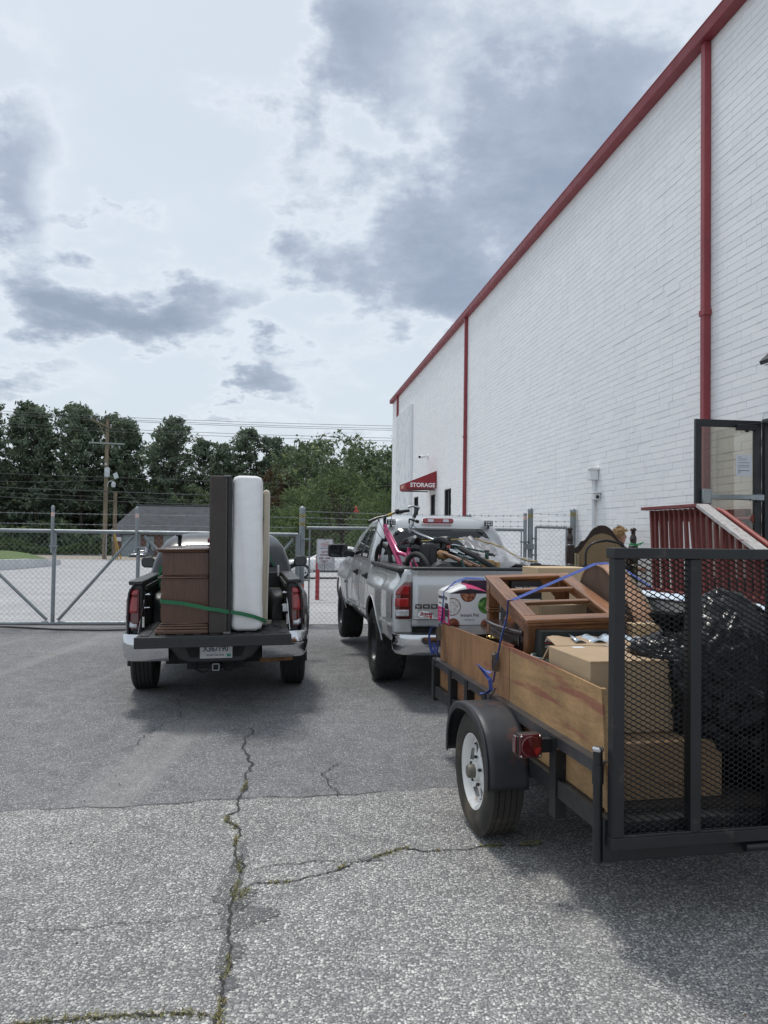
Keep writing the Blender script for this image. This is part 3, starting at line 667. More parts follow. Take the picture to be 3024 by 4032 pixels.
post(1.66, 15.02, -.2, 2.03, .048, FN, [(1.90, 1)]); post(1.74, 15.2, -.2, 2.03, .03, FN, [(1.90, 0)], False)
post(2.76, 15.03, -.2, 2.12, .035, FN, [(2.0, 0)], False); post(2.865, 15.03, -.2, 2.165, .052, FN, [(2.04, 1)])
post(3.70, 15.05, -.2, 2.165, .056, FN, [(2.08, 1)])
b = MB(); b.tube([(-1.50, 14.98, 1.78), (1.6, 15.02, 1.80), (2.74, 15.03, 1.80)], .03, 10); b.build('top_rail', GALV, FN, True)
b = MB(); b.tube([(-1.44, 14.96, -.12), (-1.44, 14.96, 1.75)], .014, 6); b.tube([(2.68, 14.98, -.1), (2.68, 14.98, 1.8)], .012, 6); b.build('tension_bar', GALV, FN)
for z in (.25, .75, 1.2, 1.55):
    b = MB(); b.box(-1.60, -1.42, 14.90, 14.96, z, z + .03); b.box(2.66, 2.80, 14.95, 15.0, z, z + .03); b.build('clamp', GALV, FN)
chain((-1.47, 14.95), (2.70, 15.0), -.10, 1.77, FN)
barbed((-1.55, 14.93), (2.76, 15.0), [(2.10, 2.07), (1.98, 1.96), (1.87, 1.87)], FN)
for (z, c) in ((1.17, (.55, .13, .08)), (.62, (.5, .14, .10))):
    b = MB(); b.lathe([(.0585, z), (.0585, z + .07)], 14, (-1.59, 14.98, 0)); b.build('red_tape', mat('red_tape', c), FN)
WG = thing('walk_gate', 'narrow chain link pedestrian gate beside the painted wall', 'gate', (0, 0, 0))
b = MB(); c = [(2.97, 15.02, .0), (2.97, 15.02, 1.86), (3.58, 15.04, 1.85), (3.58, 15.04, .0)]
for a, d in zip(c, c[1:] + c[:1]): b.tube([a, d], .026, 10)
b.build('frame', GALV, WG, True); chain((2.98, 15.0), (3.57, 15.02), .02, 1.86, WG)
for z in (.3, .9, 1.3, 1.62):
    b = MB(); b.box(2.90, 2.99, 14.96, 15.0, z, z + .03); b.box(3.56, 3.67, 14.97, 15.0, z, z + .03); b.build('hinge', GALV, WG)
b = MB(); b.box(2.73, 2.92, 14.93, 15.0, 1.42, 1.53); b.build('latch', GALV, WG, bevel=.006)
barbed((2.90, 14.97), (3.68, 14.98), [(2.12, 2.10), (1.98, 1.97), (1.90, 1.88)], WG, .004)
# signs, bollard, cable
SIGNW = mat('sign_white', (.66, .655, .69), .45, var=.08, vs=3, dirt=((.55, .53, .55), 5, .55)); SIGNB = mat('sign_brown_red', (.21, .065, .05), .5); SIGNL = mat('sign_blue', (.10, .12, .24), .5); SIGNR = mat('sign_faded_red', (.50, .22, .20), .5)
SG = thing('gate_sign', 'white metal sign reading GATE HOURS hung on the chain link fence', 'sign', (-1.135, 14.88, 1.335))
def rrpoly(w, h, r, n=5):
    P = []
    for cx, cy, a0 in ((w - r, h - r, 0), (-w + r, h - r, 90), (-w + r, -h + r, 180), (w - r, -h + r, 270)):
        for i in range(n + 1): a = R(a0 + 90 * i / n); P.append((cx + r * math.cos(a), cy + r * math.sin(a)))
    return P
b = MB(); b.prism(rrpoly(.158, .235, .03), (0, 0, 0), (1, 0, 0), (0, 0, 1), (0, -1, 0), .003); b.build('plate', SIGNW, SG)
b = MB(); P, Q = rrpoly(.149, .226, .025), rrpoly(.145, .222, .022); n = len(P)
b.add([(x, -.0040, z) for x, z in P] + [(x, -.0040, z) for x, z in Q], [(i, (i + 1) % n, n + (i + 1) % n, n + i) for i in range(n)]); b.build('border_line', SIGNB, SG)
fx, fz = (1, 0, 0), (0, 0, 1)
for s, z, h, mt, sx in (('GATE', -.030, .052, SIGNB, 1.0), ('HOURS', -.090, .052, SIGNB, 1.0), ('6AM - 10PM', -.150, .044, SIGNB, .95), ('DAILY', -.208, .050, SIGNB, .95), ('1-800-457-5678', .048, .026, SIGNL, 1.05), ('STORAGE', .115, .036, SIGNR, .95)):
    text(s, h, mt, SG, (0, -.0035, z), fx, fz, sx=sx, bold=.0015, ext=.0006)
b = MB(); b.add([(-.07, -.004, .15), (.07, -.004, .17), (.08, -.004, .158), (-.06, -.004, .142)], [(0, 1, 2, 3)]); b.add([(-.075, -.004, .105), (.07, -.004, .105), (.05, -.004, .09), (-.05, -.004, .09)], [(0, 1, 2, 3)])
b.add([(.03, -.0045, .165), (.075, -.0045, .19), (.06, -.0045, .155)], [(0, 1, 2)]); b.build('emblem', SIGNR, SG)
b = MB(); b.tube([(0, .02, .26), (0, -.008, .235), (.0, -.01, .20)], .005, 5); b.tube([(-.01, -.01, -.19), (0, -.02, -.24), (0, .02, -.42)], .004, 5); b.build('cable_tie', BLKF, SG)
o = thing('back_sign', 'plain white sign panel standing just behind the gate hours sign', 'sign', (-1.13, 15.25, 1.20)); b = MB(); b.prism(rrpoly(.17, .235, .01), (0, 0, 0), (1, 0, 0), (0, 0, 1), (0, -1, 0), .004); b.build('plate', SIGNW, o)
RB = mat('red_bollard_paint', (.30, .022, .030), .5, var=.12)
o = thing('bollard', 'tall red steel bollard standing behind the chain link fence', 'bollard', (-1.83, 21.5, gz(-1.83, 21.5)))
b = MB(); b.lathe([(.066, 0), (.066, .03), (.058, .03), (.058, 1.22)], 14); b.build('post', RB, o, True)
b = MB(); b.lathe([(.058, 1.222), (.045, 1.25), (0, 1.262)], 14); b.build('cap', RB, o, True)
CABM = mat('black_rubber', (.02, .02, .021), .6, var=.2)
b = MB(); cp = [(-9, 14.95), (-7.254, 14.55), (-6.628, 14.336), (-5.779, 13.996), (-5.057, 13.907), (-4.652, 13.98), (-3.6, 14.1)]
b.tube([(x, y, gz(x, y) + .02) for x, y in cp], .016, 6); tag(b.build('cable', CABM, None, True), 'black cable lying on the asphalt along the foot of the sliding gate', 'cable')
# ================================================================== beyond the fence
CONC = mat('white_concrete', (.58, .59, .61), .8, var=.12, vs=1.2, kind='World', dirt=((.42, .43, .44), .8, .58))
rp = [(-24.0, 30.0), (-22.2, 34.0), (-20.9, 40.0), (-20.98, 45.8), (-21.5, 50.1), (-22.4, 53.5)]
b = MB(); hs = [.60, .60, .60, .56, .45, .30]
for i in range(5):
    (x0, y0), (x1, y1) = rp[i], rp[i + 1]
    z0, z1 = gz(x0, y0), gz(x1, y1)
    b.add([(x0, y0, z0 - .2), (x1, y1, z1 - .2), (x1, y1, z1 + hs[i + 1]), (x0, y0, z0 + hs[i]), (x0 - .35, y0 + .1, z0 - .2), (x1 - .35, y1 + .1, z1 - .2), (x1 - .35, y1 + .1, z1 + hs[i + 1]), (x0 - .35, y0 + .1, z0 + hs[i])],
          [(0, 1, 2, 3), (4, 7, 6, 5), (3, 2, 6, 7), (0, 3, 7, 4), (1, 5, 6, 2)])
tag(b.build('retaining_wall', CONC), 'low white concrete retaining wall holding back the grass bank at the left', 'wall')
b = MB(); Gp = [[(-24.4, 30, .55), (-30, 31, 1.2), (-45, 33, 2.1), (-80, 40, 3.0)], [(-22.5, 34, .55), (-28, 36, 1.2), (-45, 40, 2.0), (-80, 50, 2.8)], [(-21.3, 40.1, .56), (-28, 43, 1.15), (-45, 48, 1.75), (-80, 58, 2.3)], [(-21.4, 45.9, .5), (-27, 50, .95), (-45, 56, 1.45), (-80, 66, 1.8)], [(-21.9, 50.1, .38), (-27, 56, .85), (-45, 64, 1.2), (-80, 74, 1.4)], [(-23, 55, .08), (-29, 63, .55), (-45, 73, .8), (-80, 82, .8)]]
vs = [(x, y, gz(x, y) + h) for row in Gp for x, y, h in row]
b.add(vs, [(j * 4 + i, j * 4 + i + 1, (j + 1) * 4 + i + 1, (j + 1) * 4 + i) for j in range(5) for i in range(3)])
tag(b.build('grass_bank', GRASSY, None, True, 80), kind='structure')
b = MB(); vs = []
for y, z in ((66, -.03), (69, .03), (72, .06), (76.5, .06), (80, .03)):
    for x in (-70, -50, -38, -30, -24, -16, -8, 2): vs.append((x, y + .06 * (x + 25), gz(x, y) + z))
b.add(vs, [(j * 8 + i, j * 8 + i + 1, (j + 1) * 8 + i + 1, (j + 1) * 8 + i) for j in range(4) for i in range(7)]); tag(b.build('dirt_verge', DIRT, None, True, 80), kind='structure')
# ---- brick house
HBR = mat('brown_brick', (.16, .085, .065), .85, var=.3, vs=6, kind='World', stretch=(1, 1, 3)); SHING = mat('grey_shingle', (.062, .066, .076), .9, var=.2, vs=1.2, bump=.3, bs=20, kind='World', dirt=((.045, .046, .052), .5, .55))
HDOOR = mat('grey_garage_paint', (.27, .32, .33), .6, var=.08); HWIN = glassy('house_glass', (.03, .04, .045), .08); TRIMG = mat('house_trim', (.22, .23, .24), .6)
HZ = gz(-22, 82) - .15
HO = thing('brick_house', 'long low brick building with a grey shingle hip roof behind the parked car', 'building', (-28.9, 82, HZ), R(2.0))
b = MB(); b.box(0, 21, 0, 10, -.3, 2.65); b.build('wall', HBR, HO)
b = MB(); e = .45; b.add([(-e, -e, 2.62), (21 + e, -e, 2.62), (21 + e, 10 + e, 2.62), (-e, 10 + e, 2.62), (1.1, 5, 5.75), (20, 5, 5.75), (-e, -e, 2.5), (21 + e, -e, 2.5), (21 + e, 10 + e, 2.5), (-e, 10 + e, 2.5)],
                     [(0, 1, 5, 4), (1, 2, 5), (2, 3, 4, 5), (3, 0, 4), (0, 6, 7, 1), (1, 7, 8, 2), (2, 8, 9, 3), (3, 9, 6, 0), (6, 9, 8, 7)]); rf = b.build('roof', SHING, HO)
b = MB(); b.tube([(1.0, 5, 5.78), (20.1, 5, 5.78)], .09, 6); b.build('ridge_cap', SHING, rf)
for (x0, x1, z0, z1, mt, nm) in ((1.0, 2.85, .1, 2.45, HDOOR, 'garage_door'), (3.6, 4.4, .05, 2.3, HDOOR, 'door'), (5.4, 7.6, .1, 2.45, HDOOR, 'garage_door'), (15.2, 16.6, .9, 2.2, HWIN, 'window'), (9.6, 10.8, .9, 2.3, HWIN, 'window')):
    b = MB(); b.box(x0, x1, -.06, .05, z0, z1); o = b.build(nm, mt, HO)
    if nm == 'garage_door':
        for k in range(1, 4): b = MB(); z = z0 + (z1 - z0) * k / 4; b.box(x0, x1, -.075, -.06, z - .02, z + .02); b.build('panel_line', TRIMG, o)
    elif nm == 'door': b = MB(); b.box(x0 + .3, x1 - .3, -.08, -.055, 1.1, 2.0); b.build('pane', HWIN, o)
    else:
        b = MB()
        for (p, q, r_, s_) in ((x0 - .06, x0, z0, z1), (x1, x1 + .06, z0, z1), (x0, x1, z1, z1 + .06), (x0, x1, z0 - .06, z0)): b.box(p, q, -.09, .04, r_, s_)
        b.build('frame', TRIMG, o)
o = thing('shop_board', 'small pale board with a purple band fixed to the brick building beside the utility pole', 'sign', (-28.25, 81.75, HZ + 1.75)); b = MB(); b.box(-.6, .4, -.05, 0, 0, .45); b.build('board', SIGNW, o)
b = MB(); b.box(-.6, .4, -.06, -.02, .5, .95); b.build('purple_band', mat('purple_print', (.10, .06, .16)), o)
# ---- utility poles
PW = wood('weathered_pole_wood', (.23, .18, .13), 2, .9, 5, .7, bump=.3); PGREY = mat('transformer_grey', (.50, .53, .56), .45, var=.1); INS = mat('insulator_grey', (.33, .34, .37), .4); WIREK = mat('line_wire', (.07, .075, .08), .8)
PX, PY = -25.0, 69.0; PZ = gz(PX, PY)
PO = thing('utility_pole', 'tall wooden utility pole with crossarms a grey transformer can and street lamp', 'pole', (PX, PY, PZ))
b = MB(); b.lathe([(.21, -.3), (.19, 5), (.145, 12.6), (0, 12.62)], 12); b.build('post', PW, PO, True)
b = MB(); b.bar((-1.45, -.2, 12.55), (.45, -.2, 11.75), .10, .12); b.bar((-.75, -.18, 12.2), (-.1, -.17, 11.0), .05, .06); b.build('crossarm', PW, PO)
b = MB(); b.bar((-1.55, -.22, 10.45), (1.65, -.22, 10.35), .10, .12); b.build('crossarm', mat('pale_crossarm', (.30, .31, .30), .8), PO)
for (x, z) in ((-1.4, 12.6), (-.85, 12.38), (.4, 11.85), (-1.2, 10.5), (-.5, 10.48), (.55, 10.0), (1.2, 9.95)):
    b = MB(); b.lathe([(.05, 0), (.08, .08), (.05, .14), (.07, .2), (0, .26)], 8, (x, -.22, z)); b.build('insulator', INS, PO, True)
b = MB(); b.lathe([(0, 7.35), (.21, 7.37), (.23, 7.45), (.23, 8.1), (.21, 8.17), (.1, 8.22), (0, 8.23)], 16, (.20, -.36, 0)); o = b.build('transformer', PGREY, PO, True)
b = MB(); [b.lathe([(.08, 0), (.11, .06), (.07, .16), (0, .2)], 8, (x, -.36, 8.42)) for x in (-.32, .06)]; tag(b.build('bushing', PGREY, o, True), kind='stuff')
b = MB(); b.tube([(.15, -.1, 6.5), (.30, -.25, 6.95), (.62, -.35, 7.02), (.78, -.38, 6.98)], .035, 6); b.lathe([(0, .16), (.13, .12), (.19, 0), (.20, -.22), (.14, -.34), (0, -.36)], 12, (.80, -.38, 6.80)); lp_ = b.build('lamp', PGREY, PO, True)
b = MB(); b.obox((.98, -.36, 7.48), (.15, 0, .07), (0, .12, 0), (-.08, 0, .23)); b.build('floodlight', PGREY, PO)
b = MB(); b.box(.20, .26, -.28, -.2, .2, 2.3); b.build('conduit', INS, PO)
P2 = thing('stub_pole', 'short dark wooden stub pole standing right beside the tall utility pole', 'pole', (PX + .72, PY + .4, PZ)); b = MB(); b.lathe([(.20, -.3), (.16, 6.05), (0, 6.1)], 10); b.build('post', PW, P2, True); b = MB(); b.box(-.6, .2, -.22, -.14, 5.2, 5.3); b.build('brace', PW, P2)
YEL = mat('yellow_guy_guard', (.45, .28, .05), .6)
for dx_, lab in ((.75, 'yellow guy wire guard leaning farther right of the stub pole'), (.42, 'yellow guy wire guard standing steeper right against the stub pole')):
    o = thing('guy_guard', lab, 'guard', (PX + .85, PY - .1, PZ), group='yellow guards at the foot of the poles'); b = MB(); b.bar((.0, 0, 2.5), (dx_, -.3 * dx_, 0), .10, .07); b.build('guard', YEL, o)
def wire(P, Q, sag, r=.02, label='', N=22):
    b = MB(); P, Q = Vector(P), Vector(Q)
    b.tube([P.lerp(Q, i / N) - Vector((0, 0, sag * 4 * (i / N) * (1 - i / N))) for i in range(N + 1)], r, 4, cap=False)
    o = b.build('overhead_wire', WIREK); return tag(o, label, 'wire')
for k, (x, z, lab) in enumerate(((-1.4, 12.85, 'highest of all'), (-.85, 12.62, 'second from the top'), (.4, 12.45, 'third from the top'), (-.5, 11.75, 'fourth from the top, upper of the middle pair'), (-.2, 11.48, 'fifth from the top, lower of the middle pair'))):
    wire((PX + x, PY - .2, PZ + z), (PX + 46, PY + 1, PZ + z - .3), .28, .018, 'overhead wire right of the utility pole, ' + lab); wire((PX + x, PY - .2, PZ + z), (PX - 34, PY + 3, PZ + z + 2.6), .3, .018, 'overhead wire left of the utility pole, ' + lab)
for k, (z, r_, lab) in enumerate(((7.35, .018, 'passing just below the transformer can'), (6.08, .030, 'thick cable below the street lamp'), (5.6, .016, 'second lowest above the house roof'), (5.22, .022, 'lowest above the house roof'))):
    wire((PX, PY - .3, PZ + z), (PX + 46, PY + 1, PZ + z - .2), .25, r_, 'cable right of the pole, ' + lab); wire((PX, PY - .3, PZ + z), (PX - 34, PY + 3, PZ + z + 1.7), .25, r_, 'cable left of the pole, ' + lab)
wire((PX - .2, PY - .3, PZ + 7.1), (PX - 34, PY + 6, PZ + 10.0), 1.2, .018, 'slack drooping cable left of the pole dipping below the transformer'); wire((PX - .1, PY - .3, PZ + 6.15), (PX - 34, PY + 3, PZ + 9.6), .9, .022, 'slanting cable left of the pole climbing toward the picture edge')
wire((-23.8, 69, PZ + 6.8), (-14.9, 60, gz(-14, 60) + .4), .0, .016, 'thin guy wire slanting down in front of the house roof')
# ---- trees
BARK = mat('pine_bark', (.075, .058, .048), .9, var=.4, vs=4, stretch=(1, 1, .2))
def leafmat(name, c, hue=(.8, 1.25), tr=.25):
    m, t, b = newmat(name); gg = t.nodes.new('ShaderNodeNewGeometry'); oi = t.nodes.new('ShaderNodeObjectInfo')
    rv = gg.outputs['Random Per Island']
    cc = tramp(t, rv, [(0., tuple(x * hue[0] * .75 for x in c)), (.5, c), (.85, tuple(x * hue[1] for x in c)), (1., (c[0] * hue[1] * 1.5, c[1] * hue[1] * 1.25, c[2] * 1.1))])
    n = tnoise(t, tcoord(t, 'World'), .35, 3); cc = tmix(t, 1., cc, tramp(t, n, [(.35, .75), (.65, 1.2)]), 'MULTIPLY')
    t.links.new(cc, b.inputs['Base Color']); b.inputs['Roughness'].default_value = .65; b.inputs['Specular IOR Level'].default_value = .25
    ts = t.nodes.new('ShaderNodeBsdfTranslucent'); t.links.new(cc, ts.inputs[0]); ms = t.nodes.new('ShaderNodeMixShader'); ms.inputs[0].default_value = tr
    t.links.new(b.outputs[0], ms.inputs[1]); t.links.new(ts.outputs[0], ms.inputs[2]); t.links.new(ms.outputs[0], t.nodes['Material Output'].inputs[0]); return m
PINE = leafmat('pine_needles', (.155, .20, .14)); LEAFD = leafmat('dark_leaves', (.14, .185, .105)); LEAFL = leafmat('light_leaves', (.115, .165, .07), tr=.3); LEAFB = leafmat('rusty_leaves', (.095, .062, .035)); UNDER = leafmat('undergrowth_leaves', (.06, .095, .032))  # pine needles lifted and blued: distance haze put into their colour
def leafq(b, r, p, s, flat=.0, m=0):
    n = Vector((r.gauss(0, 1), r.gauss(0, 1), r.gauss(0, 1) + flat)).normalized(); u = n.orthogonal().normalized()
    a = r.uniform(0, 6.28); w = n.cross(u); u, w = u * math.cos(a) + w * math.sin(a), w * math.cos(a) - u * math.sin(a)
    l, k = s * r.uniform(.7, 1.4), s * r.uniform(.35, .6)
    b.add([p - u * l * .5, p + w * k * .5, p + u * l * .6 + n * s * .12, p - w * k * .5], [(0, 1, 2), (0, 2, 3)], m)
def pine_mesh(seed, H, base, spread, n_br):
    r = random.Random(seed); t = MB(); c = MB()
    lean = (r.uniform(-.5, .5), r.uniform(-.5, .5))
    def ax(z): f = z / H; return Vector((lean[0] * f * f + .12 * math.sin(z * .5 + seed), lean[1] * f * f, z))
    zs = [0, H * .1, H * .3, H * .5, H * .7, H * .85, H * .97]; t.tube([ax(z) for z in zs], [.24, .21, .18, .15, .11, .07, .02], 7)
    for i in range(n_br):
        f = base + (1 - base) * (i / n_br) ** .9 + r.uniform(-.02, .02); z = min(H * f, H * .985); a = r.uniform(0, 6.28)
        env = math.sin(min(1, max(0., 1 - f) / (1 - base)) ** .62 * math.pi * .62) * spread + .25
        L = env * r.uniform(.45, 1.15); up = r.uniform(.05, .55) + f * .4
        p0 = ax(z); p1 = p0 + Vector((math.cos(a) * L, math.sin(a) * L, L * up * .6)); pm = p0.lerp(p1, .5) - Vector((0, 0, L * .06))
        t.tube([p0, pm, p1], [.05 * (1 - f) + .025, .03, .012], 4, cap=False)
        for k in range(r.randint(3, 5)):
            q = p0.lerp(p1, r.uniform(.5, 1.06)) + Vector((r.gauss(0, .22), r.gauss(0, .22), r.gauss(0, .14))); s0 = r.uniform(.32, .62)
            for _ in range(14): leafq(c, r, q + Vector((r.gauss(0, .5) * s0, r.gauss(0, .5) * s0, r.gauss(.1, .36) * s0)), r.uniform(.30, .55), .3)
    return t.mesh('trunk', BARK, True), c.mesh('crown', PINE)
def broad_mesh(seed, H, wid, base, nclump, mt, leaf=.3, per=70, flop=.0):
    r = random.Random(seed); t = MB(); c = MB(); t.tube([(0, 0, 0), (.1, 0, H * .2), (0, .1, H * .45), (.1, .1, H * .7)], [.28, .22, .14, .04], 7)
    cl = []
    for i in range(nclump):
        a, ph = r.uniform(0, 6.28), math.acos(r.uniform(-.75, 1)); rad = r.uniform(.55, 1.0) ** .6
        q = Vector((math.sin(ph) * math.cos(a) * wid * rad, math.sin(ph) * math.sin(a) * wid * rad, H * (base + (1 - base) * .5) + math.cos(ph) * H * (1 - base) * .5 * rad)); cl.append(q)
        if i % 3 == 0: t.tube([(0, 0, H * r.uniform(.2, .5)), (q * .6 + Vector((0, 0, H * .12))), q], [.08, .05, .015], 4, cap=False)
        s0 = r.uniform(.5, 1.15) * wid * .24
        for _ in range(per):
            d = Vector((r.gauss(0, 1), r.gauss(0, 1), r.gauss(0, .8))); d = d.normalized() * s0 * r.uniform(.35, 1.1) ** .5
            leafq(c, r, q + d, leaf * r.uniform(.7, 1.3), .5)
    for _ in range(int(nclump * 2.2)):    # stray shoots that break the outline
        q = r.choice(cl); d = Vector((q.x * .2, q.y * .2, 1.0 - flop)) * r.uniform(.4, 1.0) * wid * .22
        for k in range(8): leafq(c, r, q + d * (k / 5) + Vector((r.gauss(0, .06), r.gauss(0, .06), 0)) * wid * .4, leaf * .8, .2)
    return t.mesh('trunk', BARK, True), c.mesh('crown', mt)
def plant(name, me, x, y, rz, s, label, cat, group, sz=1.0, z=None):
    o = thing(name, label, cat, (x, y, (gz(x, y) if z is None else z) - .1), rz, group); o.scale = (s, s, s * sz)
    link('trunk', me[0], o); link('crown', me[1], o); return o
pines = [pine_mesh(31, 17, .18, 3.3, 150), pine_mesh(32, 17.5, .25, 3.0, 140), pine_mesh(33, 16, .12, 3.1, 150), pine_mesh(34, 17, .30, 3.5, 125)]
TP = [(-53.5, 100, 0, 1.02), (-50.2, 97, 1, 1.07), (-47.2, 101, 0, 1.13), (-44.4, 98, 2, 1.12), (-41.3, 101, 3, 1.12), (-38.6, 98, 1, 1.03), (-36.0, 102, 2, 1.12), (-33.2, 99, 0, 1.0), (-29.2, 101, 2, .98), (-26.6, 98, 3, 1.0), (-24.2, 103, 2, .93), (-20.6, 99, 1, .80), (-17.6, 101, 3, .95), (-12.6, 100, 2, .86), (-14.9, 102, 0, .90), (-10.0, 101, 1, .82), (-7.6, 104, 0, .72), (-56.5, 103, 2, 1.1), (-61, 101, 3, 1.05), (-4.6, 106, 2, .84)]
ORD = 'leftmost second third fourth fifth sixth seventh eighth ninth tenth eleventh twelfth thirteenth fourteenth fifteenth sixteenth seventeenth eighteenth nineteenth twentieth'.split()
TP.sort(key=lambda q: q[0] / q[1])
for i, (x, y, k, s) in enumerate(TP): plant('pine_tree', pines[k], x, y, i * 1.9, s, 'tall dark pine tree behind the brick building, ' + (ORD[i] + ' from the left in the row' if i else 'leftmost in the row'), 'tree', 'pine trees behind the brick building')
bro = [broad_mesh(41, 12, 5.2, .12, 64, LEAFD, .42, 75), broad_mesh(42, 12, 4.4, .1, 54, LEAFD, .40, 75), broad_mesh(43, 8, 4.6, .02, 90, LEAFL, .24, 95, .3), broad_mesh(44, 10, 3.6, .15, 34, LEAFB, .36, 55), broad_mesh(45, 7, 3.6, .0, 70, LEAFL, .22, 90, .3)]
BT = [(-8.6, 84, 1, 1.06, 'dark broadleaf tree rising left of the white mattress top'), (-4.9, 80, 0, 1.10, 'large rounded dark broadleaf tree behind the light green one'), (-.6, 82, 0, 1.0, 'dark broadleaf tree tucked against the far corner of the white building'), (3.0, 78, 1, 1.10, 'dark broadleaf tree half hidden by the white building'), (-12.2, 84, 3, 1.02, 'sparse tree with rusty brown leaves left of the broadleaf clump'), (-9.4, 80, 3, .85, 'rusty leaved tree standing over the end of the house roof')]
for i, (x, y, k, s, lab) in enumerate(BT): plant('broadleaf_tree', bro[k], x, y, i * 2.3 + .4, s, lab, 'tree', None)
plant('broadleaf_tree', bro[2], -3.0, 54, .7, .80, 'big light green feathery tree behind the fence to the left of the building corner', 'tree', None)
plant('broadleaf_tree', bro[4], -6.2, 57, 2.0, .78, 'smaller light green bushy tree beside the white mattress', 'tree', None)
plant('broadleaf_tree', bro[4], .0, 50, 4.2, .70, 'light green bushy tree against the far building corner', 'tree', None)
plant('broadleaf_tree', bro[4], -52.0, 92, 1.0, 1.25, 'light green bushy tree at the left edge below the pines', 'tree', None)
plant('broadleaf_tree', bro[0], -17.0, 93, 1.0, .78, 'round dark broadleaf tree right behind the house ridge', 'tree', None); plant('broadleaf_tree', bro[1], -23.5, 94, 3.0, .74, 'dark broadleaf tree filling the gap right of the utility pole', 'tree', None)
RF = mat('red_blossom', (.36, .065, .05), .7)
o = thing('red_ribbon_bow', 'small red cloth bow hanging in the light green tree', 'ribbon', (-1.66, 45.5, 3.0)); o.scale = (.42, .42, .42); b = MB(); r = random.Random(2)
b.lathe([(0, .3), (.16, .22), (.2, .05), (.1, -.1), (0, -.1)], 8, (0, 0, .35)); b.build('knot', RF, o, True)
b = MB(); b.add([(-.1, 0, .3), (.25, -.05, .25), (.45, 0, -.25), (-.35, .02, -.2)], [(0, 1, 2, 3)]); b.build('tail', RF, o, solid=.05)
# far wall of foliage behind the trees and the weeds at its foot
def thicket(name, x0, x1, y0, y1, h0, h1, n, s, mt, seed):
    b = MB(); r = random.Random(seed)
    for _ in range(n):
        x, y = r.uniform(x0, x1), r.uniform(y0, y1); hm = h0 + (h1 - h0) * (.5 + .5 * math.sin(x * .55 + seed) * math.sin(x * .23 + 1)); z = gz(x, y) + hm * r.random() ** .75
        leafq(b, r, Vector((x, y, z)), s * r.uniform(.6, 1.4), .3)
    return tag(b.build(name, mt), kind='stuff')
thicket('woods', -75, 10, 106, 116, 8.0, 12.5, 24000, 1.3, LEAFD, 1); thicket('woods', -70, -26, 92, 97, 1.6, 4.5, 5000, .7, LEAFD, 2)
thicket('undergrowth', -46, -30.5, 84, 88, .5, 2.0, 4200, .35, UNDER, 3); thicket('undergrowth', -11, 1, 62, 68, 1.0, 3.6, 5000, .4, LEAFD, 4)
# ================================================================== vehicles
RUB = mat('tyre_rubber', (.022, .022, .023), .75, var=.25, vs=6, dirt=((.06, .056, .05), 4, .56)); RUBB = mat('dusty_tyre_rubber', (.035, .032, .028), .85, var=.3, vs=7, dirt=((.085, .07, .05), 5, .5))
CHROME = mat('chrome', (.62, .63, .65), .09, 1., var=.04, vs=2, rv=.03); SILV = mat('silver_paint', (.50, .515, .53), .28, .35, var=.04, vs=1.2, coat=.8, rv=.03)
CHAR = mat('charcoal_paint', (.018, .021, .026), .30, .0, var=.06, vs=1.5, coat=.45, rv=.03, spec=.35); BEDL = mat('black_bed_liner', (.026, .028, .030), .55, var=.25, vs=8, bump=.25, bs=120); PLAST = mat('black_plastic', (.022, .024, .026), .42, var=.15, vs=5)
GLS = glassy('tinted_glass'); TAIL = mat('red_lens', (.30, .012, .016), .14, var=.3, vs=14, coat=.8); TAILD = mat('dark_red_lens', (.09, .007, .009), .14, var=.2, vs=14, coat=1.); LENSW = mat('clear_lens', (.55, .57, .60), .12, .3, var=.35, vs=40, coat=1.); RIMD = mat('dark_rim', (.05, .052, .055), .35, .7); WHT = mat('white_car_paint', (.74, .745, .75), .25, coat=.8, var=.02)
UND = mat('underbody', (.020, .020, .021), .8, var=.3); RUST = mat('rusty_pipe', (.20, .10, .045), .75, var=.4, vs=9)
